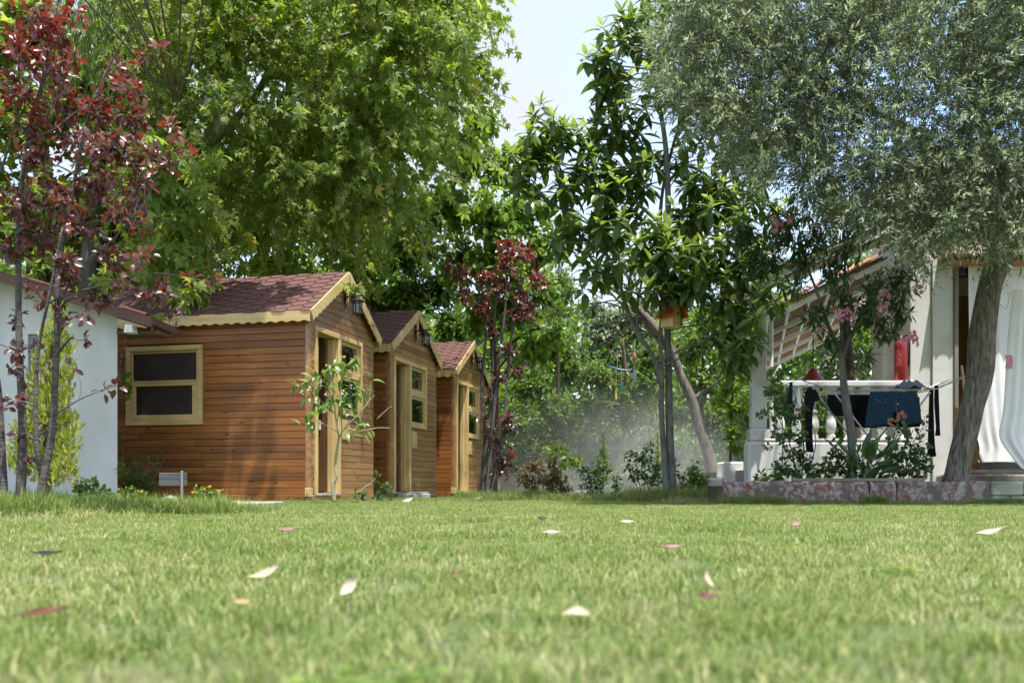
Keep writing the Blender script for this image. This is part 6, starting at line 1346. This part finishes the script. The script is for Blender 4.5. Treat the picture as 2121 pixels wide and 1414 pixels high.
# ------------------------------------------------------------------ fallen leaves on the lawn
def fallen(px, py, ln, wd, curl, yaw, tilt, col, label, lift=.03, roll=0.0):
    Y = EYE*F_PX/(py - HOR)*.80; sc_ = Y/F_PX; ln *= sc_*1.15; wd *= sc_*1.15; lift *= 1.0
    c = at(px, py, Y)
    m_ = M.get('dry_' + col) or leaf_mat('dry_leaf_' + col, {'cream': [(0, (.55, .47, .34)), (1, (.70, .62, .48))], 'pink': [(0, (.22, .12, .10)), (1, (.32, .19, .16))], 'purple': [(0, (.10, .02, .04)), (1, (.15, .035, .06))], 'tan': [(0, (.48, .33, .15)), (1, (.55, .40, .2))], 'brown': [(0, (.16, .06, .035)), (1, (.22, .09, .05))], 'dark': [(0, (.02, .018, .016)), (1, (.05, .04, .03))]}[col], .6, .25, (1, .9, .7))
    M['dry_' + col] = m_
    g = G(); R_, Cc = 9, 5; P = np.zeros((R_, Cc, 3))
    for i in range(R_):
        t_ = i/(R_-1); w = wd*(math.sin(PI*min(.985, max(.015, t_**1.15)))**.9)
        for j in range(Cc):
            s_ = (j/(Cc-1)*2 - 1); P[i, j] = ((t_-.5)*ln, s_*w*.5, curl*ln*(t_-.5)**2*2 + .25*w*s_*s_ + .015*ln*math.sin(t_*9 + j))
    g.grid(P, .0012, (0, 0, 1)); o = g.build('fallen_leaf', m_, None, True)
    st_ = G(); st_.tube([(ln*.49, 0, curl*ln*.48), (ln*.56, .02*ln, curl*ln*.6), (ln*.62, .0, curl*ln*.62)], [.012*ln, .01*ln, .008*ln], 5); st_.build('stalk', m_, o)
    o.location = (c.x, c.y, max(c.z - .006, .8*lift)); o.rotation_euler = (roll, tilt, yaw)
    tag(o, label, 'fallen leaf', 'fallen leaves on the lawn')
fallen(550, 1182, 62, 17, .35, .25, -.35, 'cream', 'long pale curled fallen leaf in the left half of the foreground', roll=.7)
fallen(722, 1208, 48, 20, .6, .7, -.75, 'cream', 'pale fallen leaf standing on edge, right of the long curled one', roll=.9)
fallen(1195, 1258, 56, 22, -.3, .1, .05, 'cream', 'broad pale fallen leaf lowest in the foreground', roll=.6)
fallen(1463, 1196, 38, 15, .5, 1.9, -.8, 'cream', 'small pale upright fallen leaf above a purple one', roll=.4)
fallen(1463, 1226, 44, 10, .1, .1, .05, 'purple', 'dark purple fallen leaf below the small pale upright one', roll=.7)
fallen(500, 1238, 36, 11, .1, -.2, .1, 'tan', 'small tan fallen leaf below the long curled pale leaf', roll=.6)
fallen(90, 1258, 95, 16, .1, .15, -.12, 'brown', 'long dark reddish fallen leaf at the left edge of the foreground', roll=.7)
fallen(95, 1141, 58, 10, .2, .05, 0, 'dark', 'dark brown fallen leaf beyond the reddish one at the left edge', roll=.6)
fallen(594, 1093, 42, 10, .15, -.05, 0, 'pink', 'dull pink fallen leaf lying left of the lawn middle', roll=.6)
fallen(946, 1176, 22, 8, .1, .1, 0, 'brown', 'small brown fallen leaf in the middle of the lawn', roll=.6)
fallen(1142, 1099, 40, 8, .1, -.1, 0, 'cream', 'thin pale fallen leaf in the middle distance of the lawn', roll=.5)
fallen(1122, 1072, 18, 9, .4, .2, .1, 'dark', 'black crumpled fallen leaf in the middle distance', roll=.5)
fallen(1298, 1078, 30, 8, .1, .05, 0, 'cream', 'pale fallen leaf right of the black crumpled leaf', roll=.5)
fallen(1390, 1128, 52, 10, .1, .1, 0, 'pink', 'reddish fallen leaf below the pale one, right of the lawn middle', roll=.5)
fallen(1648, 1082, 18, 14, .2, .4, -.4, 'pink', 'small pinkish fallen leaf in front of the planter', roll=.6)
fallen(2045, 1100, 66, 12, .2, .25, -.15, 'cream', 'long pale fallen leaf near the right edge of the lawn', roll=.5)
fallen(845, 1036, 22, 9, .4, .3, -.3, 'cream', 'pale fallen leaf by the step of the middle cabin', roll=.6)
fallen(991, 1031, 20, 8, .3, .5, -.3, 'cream', 'pale fallen leaf at the foot of the far plum tree', roll=.6)
fallen(258, 1052, 30, 14, .5, .2, -.2, 'dark', 'dark crumpled leaf in the long grass beside the red plum stems', roll=.6)
fallen(325, 1049, 26, 14, .8, .1, 0, 'tan', 'dry tan leaf arching on the edge of the path', roll=.4)

# ------------------------------------------------------------------ bench board, birdhouse, mobile, laundry, curtain, broom
b = ground(352, 10.9)
t = thing('bench_back', 'grey weathered board on a metal post in front of the nearest cabin', 'bench', b)
g = G(); g.box(-.12, .19, -.02, .02, .19, .34, .006); g.build('board', M['greywood'], t)
g = G(); g.box(.135, .16, -.05, -.021, -.02, .36, .004); g.build('post', M['steel'], t)
g = G(); g.box(.10, .19, -.09, .02, -.01, .03, .008); g.build('foot', M['concrete'], t)
g = G(); r2 = np.random.default_rng(3)
V = r2.normal(size=(40, 3)); V = V/np.linalg.norm(V, axis=1)[:, None]
def stone(px, Y, r, label, mat='stone', flat=.55):
    n, m_ = 10, 7; r3 = np.random.default_rng(int(px)); P = np.zeros((m_, n, 3)); ph = r3.normal(size=6)
    for i in range(m_):
        for j in range(n):
            th = PI*i/(m_-1); a_ = 2*PI*j/n; k_ = 1 + .13*math.sin(2*a_ + ph[0]) + .09*math.sin(3*a_ + 2*th + ph[1]) + .07*math.cos(4*th + ph[2])
            P[i, j] = (r*k_*math.sin(th)*math.cos(a_), r*k_*math.sin(th)*math.sin(a_), r*flat*k_*math.cos(th))
    g = G(); idx = np.arange(m_*n).reshape(m_, n); nx = np.roll(idx, -1, 1)
    g.add(P.reshape(-1, 3), [np.stack([idx[:-1], nx[:-1], nx[1:], idx[1:]], -1).reshape(-1, 4)]); c = ground(px, Y)
    tag(g.build('stone', M[mat], None, True, (c.x, c.y, r*flat*.6)), label, 'stone')
stone(352, 10.7, .09, 'grey stone under the weathered bench board'); stone(492, 9.2, .05, 'small pale stone lying beside the path', 'planter_grey')

bh = at(1391, 676, 11.55)
t = thing('birdhouse', 'wooden birdhouse with an orange roof hanging by the double trunk', 'birdhouse', (bh.x, bh.y, bh.z), math.radians(38))
g = G(); g.prism([(-.085, 0), (.085, 0), (.085, .13), (0, .235), (-.085, .13)], lambda a, b, t_: (a, t_, b), -.10, -.088); fr_ = g.build('front', M['pine_z'], t)
g = G(); g.prism([(-.085, 0), (.085, 0), (.085, .13), (0, .235), (-.085, .13)], lambda a, b, t_: (a, t_, b), .088, .10); g.build('back', M['pine_z'], t)
for s in (-1, 1):
    g = G(); g.box(s*.085 - (.012 if s > 0 else 0), s*.085 + (0 if s > 0 else .012), -.087, .087, .0, .128, .002); g.build('side', M['pine_y'], t)
    an = math.atan2(.105, .085); cx_, sx_ = math.cos(an), math.sin(an)
    g = G(); V = []
    for u in (-.004 if s > 0 else .010, .195):
        for yy in (-.15, .15):
            for w_ in (.004, .020): V.append((s*(u*cx_ + w_*sx_), yy, .243 - u*sx_ + w_*cx_))
    g.add(V, [np.array([[0,1,3,2],[4,6,7,5],[0,4,5,1],[2,3,7,6],[0,2,6,4],[1,5,7,3]])]); g.build('roof_board', M['orangeroof'], t)
g = G(); g.box(-.09, .09, -.102, .102, -.012, -.0005, .003); g.build('floor', M['pine_y'], t)
g = G(); g.lathe([(.017, 0), (.017, .003)], (0, 0, 0), 12); hole_disc = g.build('entrance_dark', M['black'], fr_); hole_disc.rotation_euler = (PI/2, 0, 0); hole_disc.location = (0, -.1005, .14)  # no opening is cut: a black disc paints the shade inside the hole
g = G(); g.tube([(0, 0, .245), (0, 0, .5)], .004, 5); g.build('cord', M['string'], t)

mb = at(1284, 764, 15.5)
t = thing('hanging_mobile', 'turquoise driftwood mobile with painted pendants hanging from a branch', 'ornament', mb)
s_ = 15.5/F_PX
g = G(); g.tube(catmull([(-24*s_, 0, 6*s_), (-5*s_, .02, 0), (12*s_, 0, -3*s_), (25*s_, 0, -1*s_)], 9), [.012, .016, .018, .018, .018, .017, .015, .012, .01], 7); g.build('stick', M['turquoise'], t, True)
for dx, top, bot, mk, nm in ((-18, 2, -36, 'salmon', 'pendant'), (-8, 0, -64, 'yellow', 'pendant'), (3, -3, -46, 'turquoise', 'pendant')):
    z1, z0 = (bot + 22)*s_, bot*s_
    g = G(); g.tube([(dx*s_, 0, top*s_), (dx*s_, 0, z1)], .003, 4); g.build('string', M['string'], t)
    g = G(); g.prism([(-.006, 0), (.008, .0), (.013, (z1-z0)*.35), (.007, (z1-z0)*.9), (0, z1-z0), (-.008, (z1-z0)*.8), (-.012, (z1-z0)*.4)], lambda a, b, q: (dx*s_ + a, q, z0 + b), -.008, .008); g.build(nm, M[mk], t)
for dx in (-6, 14):
    g = G(); g.tube([(dx*s_, 0, 0), (dx*s_*.7, 0, 40*s_)], .003, 4); g.build('string', M['string'], t)
mb = at(1314, 742, 15.4)
t = thing('wind_chime', 'string with a terracotta bead and a pale fish, right of the mobile', 'ornament', mb)
g = G(); g.tube([(0, 0, 36*s_), (0, 0, -18*s_)], .003, 4); g.build('string', M['string'], t)
g = G(); g.lathe([(.012, -.06), (.028, -.04), (.03, .05), (.014, .09)], (0, 0, 0), 10); g.build('bead', M['salmon'], t, True)
g = G(); g.prism([(0, 0), (.025, -.05), (.035, -.12), (.018, -.20), (.03, -.25), (-.02, -.22), (-.03, -.1)], lambda a, b, q: (a, q, -18*s_ + b), -.006, .006); g.build('fish', M['greycloth'], t)

# ---- drying rack
YR = 11.0
def rk(px, py, dy=0.0): return at(px, py, YR) + Vector((0, dy, 0))
o_ = rk(1812, 1000); o_.z = .19
t = thing('drying_rack', 'metal folding drying rack with raised wings in front of the porch', 'clothes rack', o_)
def rt(name, pts, r=.009, m_='steel', par=None):
    g = G(); g.tube([tuple(Vector(p) - o_) for p in pts], r, 7); return g.build(name, M[m_], par or t, True)
D = .28
fr_ = rt('frame', [rk(1710, 814, -D), rk(1915, 811, -D)]); rt('frame', [rk(1710, 814, D), rk(1915, 811, D)])
for k in range(5):
    f_ = (k + .5)/5; rt('rod', [rk(1712, 814, -D + 2*D*f_), rk(1913, 811, -D + 2*D*f_)], .0035)
for s in (-D, D):
    rt('wing', [rk(1710, 813, s), rk(1640, 791, s)], .007); rt('wing', [rk(1915, 811, s), rk(1984, 782, s)], .007)
for k in range(4):
    f_ = k/3
    rt('rod', [rk(1710 - 70*f_, 813 - 22*f_, -D), rk(1710 - 70*f_, 813 - 22*f_, D)], .0035); rt('rod', [rk(1915 + 69*f_, 811 - 29*f_, -D), rk(1915 + 69*f_, 811 - 29*f_, D)], .0035)
leg_ = lambda a, b, s: rt('leg', [rk(a, 818 if a < 1800 else 816, s), rk(b, 996, s)], .011)
for s in (-D + .02, D - .02): leg_(1712, 1852, s); leg_(1908, 1772, s + .025)
def cloth(name, label, cat, rows, mk, y, th=.012, fold=.012, nf=3.0, ncol=9, ph=0.0, parts=None, group='laundry on the drying rack'):
    """rows: (px_left, px_right, py) from the top down; a thick draped sheet at distance y"""
    P = np.zeros((len(rows), ncol, 3)); c0_ = at((rows[0][0] + rows[0][1])/2, rows[0][2], y)
    for i, (xl, xr, yy) in enumerate(rows):
        for j in range(ncol):
            u = j/(ncol-1); v = i/(len(rows)-1)
            q = at(xl + (xr-xl)*u, yy, y); amp = fold*(.3 + .7*v)
            w_ = sum(math.sin(u*nf*fq*2*PI + ph*(1+3*fq) + v*dv)*ww for fq, ww, dv in ((.43, .45, .9), (.71, .4, -.7), (1.0, .35, 1.3), (1.63, .22, -1.1), (2.31, .14, 2.0)))
            P[i, j] = (q.x, q.y + amp*w_, q.z + .25*fold*math.sin(u*7 + ph)*v)
    # refine
    Pr = catmull(P.reshape(len(rows), -1), max(len(rows)*4, 10)).reshape(-1, ncol, 3)
    g = G(); g.grid(Pr - np.array(c0_), th, (0, 1, 0)); o = g.build(name, M[mk], None, True, c0_)
    return tag(o, label, cat, group), c0_
cloth('sock', 'black sock hanging at the tip of the left rack wing', 'sock', [(1636, 1642, 791), (1634, 1642, 815), (1630, 1641, 835), (1628, 1640, 848)], 'navy', 10.75, fold=.006)
w_, wc = cloth('swimwear', 'white and red striped garment hanging beside the black sock', 'swimwear', [(1653, 1656, 803), (1652, 1658, 820), (1649, 1661, 840), (1647, 1662, 850)], 'whitecloth', 10.74, fold=.004)
g = G(); a_, b_ = at(1647, 845, 10.735) - wc, at(1662, 852, 10.735) - wc; g.box(a_.x, b_.x, -.014, -.004, b_.z, a_.z, .002); g.build('red_hem', M['red'], w_)
g = G(); g.tube([tuple(at(x, y, 10.74) - wc) for x, y in ((1655, 853), (1658, 870), (1656, 882), (1653, 870), (1655, 853))], .004, 5); g.build('strap', M['blackcloth'], w_)
w_, wc = cloth('black_shirt', 'black long-sleeved top, one sleeve dangling, on the left rack wing', 'top', [(1674, 1682, 802), (1668, 1686, 815), (1667, 1688, 830), (1668, 1684, 850), (1670, 1683, 880), (1669, 1684, 915), (1671, 1686, 936)], 'blackcloth', 10.72, fold=.010)
g = G(); Pq = np.array([[tuple(at(x, y, 10.72) - wc) for x in (xl, (xl+xr)/2, xr)] for (xl, xr, y) in ((1684, 1690, 806), (1684, 1695, 816), (1685, 1698, 826), (1688, 1694, 831))]); g.grid(Pq, .015); g.build('sleeve', M['blackcloth'], w_)
cloth('black_shirt', 'black shirt folded over the middle rods, left of the denim shorts', 'shirt', [(1714, 1778, 817), (1714, 1780, 830), (1718, 1776, 845), (1728, 1766, 858), (1732, 1740, 862)], 'blackcloth', 10.95, fold=.015, ncol=13)
cloth('black_trousers', 'black garment hanging between the shirt and the denim shorts', 'trousers', [(1770, 1806, 817), (1768, 1806, 840), (1770, 1806, 865), (1772, 1808, 882), (1790, 1840, 886)], 'blackcloth', 11.0, fold=.012)
cloth('black_skirt', 'black cloth showing below the hem of the denim shorts', 'skirt', [(1805, 1905, 822), (1804, 1906, 850), (1806, 1908, 872), (1812, 1906, 884)], 'blackcloth', 11.06, fold=.014, ncol=17)
w_, wc = cloth('denim_shorts', 'blue denim shorts hanging over the front bar of the rack', 'shorts', [(1804, 1899, 811), (1801, 1902, 822), (1799, 1905, 836), (1797, 1907, 847), (1796, 1908, 853)], 'denim', 10.70, th=.02, fold=.030, nf=2.6, ncol=23)
for (l0, r0_, l1, r1_, y1_) in ((1796, 1854, 1793, 1846, 881), (1858, 1908, 1868, 1912, 878)):
    g = G(); Pq = np.array([[tuple(at((l0 + (l1-l0)*v) + ((r0_ + (r1_-r0_)*v) - (l0 + (l1-l0)*v))*u/8, 851 + (y1_-851)*v + 2*math.sin(u*.8), 10.70) - wc + Vector((0, .012*math.sin(u*1.7 + v*2) + .006*math.sin(u*3.3), 0))) for u in range(9)] for v in (0, .33, .66, 1)]); g.grid(Pq, .02); g.build('leg', M['denim'], w_, True)
g = G(); g.tube([tuple(at(x, y, 10.685) - wc) for x, y in ((1810, 824), (1822, 833), (1834, 836), (1836, 824))], .0025, 5); g.build('pocket_seam', M['greycloth'], w_)
g = G(); g.tube([tuple(at(x, y, 10.685) - wc) for x, y in ((1856, 818), (1856, 840), (1857, 853))], .0025, 5); g.build('fly_seam', M['greycloth'], w_)
g = G(); g.lathe([(.010, 0), (.008, .006)], (0, 0, 0), 8); bt = g.build('button', M['yellow'], w_); bt.location = at(1860, 836, 10.66) - wc; bt.rotation_euler = (PI/2, 0, 0)
# crumpled grey cloth lying on the rods
g = G(); n1, n2 = 15, 10; Pq = np.zeros((n1, n2, 3)); c_ = at(1884, 808, 10.9)
for i in range(n1):
    for j in range(n2):
        u, v = i/(n1-1)*2-1, j/(n2-1)*2-1; e_ = max(0, 1 - u*u*.8 - v*v*.8)
        Pq[i, j] = (u*.15, v*.2, .012 + .075*e_**.6*(1 + .35*math.sin(9*u + 3*v) + .25*math.sin(7*v - 5*u)))
g.grid(Pq, -.01, (0, 0, 1)); tag(g.build('crumpled_cloth', M['greycloth'], None, True, c_), 'crumpled grey-blue cloth lying on top of the rack above the denim shorts', 'cloth', 'laundry on the drying rack')
w_, wc = cloth('black_leggings', 'long black leggings hanging from the right rack wing', 'leggings', [(1926, 1934, 806), (1925, 1934, 830), (1924, 1935, 870), (1923, 1936, 905), (1922, 1938, 930), (1921, 1940, 945)], 'blackcloth', 10.8, fold=.010)
g = G(); Pq = np.array([[tuple(at(x, y, 10.8) - wc) for x in (xl, (xl+xr)/2, xr)] for (xl, xr, y) in ((1937, 1944, 798), (1936, 1945, 830), (1938, 1946, 860), (1940, 1947, 885), (1938, 1948, 902))]); g.grid(Pq, .018); g.build('leg', M['blackcloth'], w_)

# ---- curtain, hanging sheet, broom
w_, wc = cloth('door_curtain', 'white curtain hanging across the doorway behind the olive trunk', 'curtain', [(2006, 2230, 541), (2007, 2230, 640), (2010, 2230, 760), (2018, 2230, 860), (2024, 2230, 900), (2030, 2230, 930), (2026, 2230, 957)], 'whitecloth', 11.97, th=.01, fold=.030, nf=6.0, ncol=90, group='white cloths by the doorway')
g = G(); g.tube([tuple(at(1985, 541, 11.98) - wc), tuple(at(2230, 541, 11.98) - wc)], .012, 7); g.build('rod', M['black'], w_)
w_, wc = cloth('hanging_sheet', 'white sheet with a pink print pegged on a line at the right edge', 'sheet', [(2100, 2230, 600), (2092, 2230, 660), (2085, 2230, 750), (2078, 2230, 850), (2070, 2230, 905), (2098, 2230, 950), (2116, 2230, 972)], 'whitecloth', 10.85, th=.008, fold=.035, nf=4.0, ncol=90, ph=1.0, group='white cloths by the doorway')
g = G(); Pq = np.array([[tuple(at(2082 + 14*u + 2*math.sin(v*3), 735 + 28*v, 10.78) - wc) for u in (0, .35, .7, 1)] for v in (0, .3, .6, 1)]); g.grid(Pq, .006); g.build('pink_print', M['pinkcloth'], w_)
g = G(); g.tube(catmull([tuple(at(2062, 620, 10.9)), tuple(at(2085, 640, 10.87)), tuple(at(2105, 602, 10.86)), tuple(at(2230, 606, 10.86))], 14), .004, 5)
tag(g.build('clothes_line', M['string']), 'thin clothes line from the olive trunk to the right edge', 'rope')
bb = at(2012, 960, 11.25)
t = thing('broom', 'straw broom leaning in the doorway behind the olive trunk', 'broom', bb)
g = G(); Pp, Rr = [], []
r3 = np.random.default_rng(8)
for k in range(70):
    a_ = r3.uniform(-1, 1); b_ = r3.uniform(-1, 1); Pp.append([(a_*.03, b_*.02, .34), (a_*.06 + .0, b_*.03, .17), (a_*.13 + .01, b_*.05, 0.0)]); Rr.append([.004, .004, .003])
g.add(ring_pts(np.array(Pp), np.array(Rr), 4).reshape(-1, 3), [tube_faces(70, 3, 4)]); tag(g.build('bristles', M['straw'], t), kind='stuff')
g = G(); g.tube([(0, 0, .30), (-.03, .01, .45), (-.09, .05, 1.15)], [.035, .016, .014], 8); g.build('stick', M['pine_z'], t, True)
wc_ = at(1979, 930, 11.15)
t = thing('cane_chair', 'woven cane chair back just left of the olive trunk', 'chair', wc_)
g = G()
for k in range(14): 
    g.tube([(-.028, 0, .18 + k*.022), (.0, -.012, .186 + k*.022), (.028, 0, .18 + k*.022)], .011, 6)
g.build('woven_back', M['straw'], t, True)
g = G(); g.tube([(0, .02, -.2), (0, .02, .5)], .012, 7); g.build('frame', M['straw'], t, True)

# ------------------------------------------------------------------ water mist drifting over the shrubs
def mist(c, rad, dens, label):
    n, m_ = 24, 14; P = np.zeros((m_, n, 3))
    for i in range(m_):
        for j in range(n):
            th = PI*(i + .02)/(m_-1 + .04); a_ = 2*PI*j/n; P[i, j] = (math.sin(th)*math.cos(a_), math.sin(th)*math.sin(a_), math.cos(th))
    P = P*np.array(rad); g = G(); idx = np.arange(m_*n).reshape(m_, n); nx = np.roll(idx, -1, 1)
    g.add(P.reshape(-1, 3), [np.stack([idx[:-1], nx[:-1], nx[1:], idx[1:]], -1).reshape(-1, 4), idx[0][None], idx[-1][None, ::-1]])
    m, N, L = nmat('mist'); o = N.new('ShaderNodeOutputMaterial'); v = N.new('ShaderNodeVolumePrincipled'); L.new(v.outputs[0], o.inputs['Volume'])
    v.inputs['Color'].default_value = (.93, .95, .96, 1)
    tc = N.new('ShaderNodeTexCoord'); mp = N.new('ShaderNodeMapping'); mp.inputs['Scale'].default_value = (1/rad[0], 1/rad[1], 1/rad[2]); L.new(tc.outputs['Object'], mp.inputs[0])
    ln = N.new('ShaderNodeVectorMath'); ln.operation = 'LENGTH'; L.new(mp.outputs[0], ln.inputs[0])
    mr = N.new('ShaderNodeMapRange'); mr.interpolation_type = 'SMOOTHSTEP'; mr.inputs['From Min'].default_value = 1.0; mr.inputs['From Max'].default_value = .15; mr.inputs['To Min'].default_value = 0; mr.inputs['To Max'].default_value = dens
    L.new(ln.outputs['Value'], mr.inputs[0])
    nz = N.new('ShaderNodeTexNoise'); nz.inputs['Scale'].default_value = .75; nz.inputs['Detail'].default_value = 4; L.new(tc.outputs['Object'], nz.inputs['Vector'])
    mr2 = N.new('ShaderNodeMapRange'); mr2.inputs['From Min'].default_value = .35; mr2.inputs['From Max'].default_value = .65; mr2.inputs['To Min'].default_value = .1; mr2.inputs['To Max'].default_value = 1.7; L.new(nz.outputs[0], mr2.inputs[0])
    mu = N.new('ShaderNodeMath'); mu.operation = 'MULTIPLY'; L.new(mr.outputs[0], mu.inputs[0]); L.new(mr2.outputs[0], mu.inputs[1]); L.new(mu.outputs[0], v.inputs['Density'])
    o_ = g.build('mist', m, None, True, c); tag(o_, label, 'mist', kind='stuff')
    return o_
mist(at(1290, 985, 17.2), (3.1, 2.4, 2.1), .105, 'fine water mist drifting between the shrubs and the dark trees')
# low grey wall at the back of the shrubs
g = G(); a_, b_ = ground(1030, 19.5), ground(1105, 19.5); 
t = thing('garden_wall', 'low grey wall end behind the foot of the far plum tree', 'wall', (a_.x, 19.5, 0))
g.box(0, b_.x - a_.x, 0, .2, -.05, .42, .015); g.build('wall_body', M['stone'], t)
g = G(); g.box(-.02, b_.x - a_.x + .02, -.03, .23, .421, .47, .01); g.build('coping', M['stone'], t)
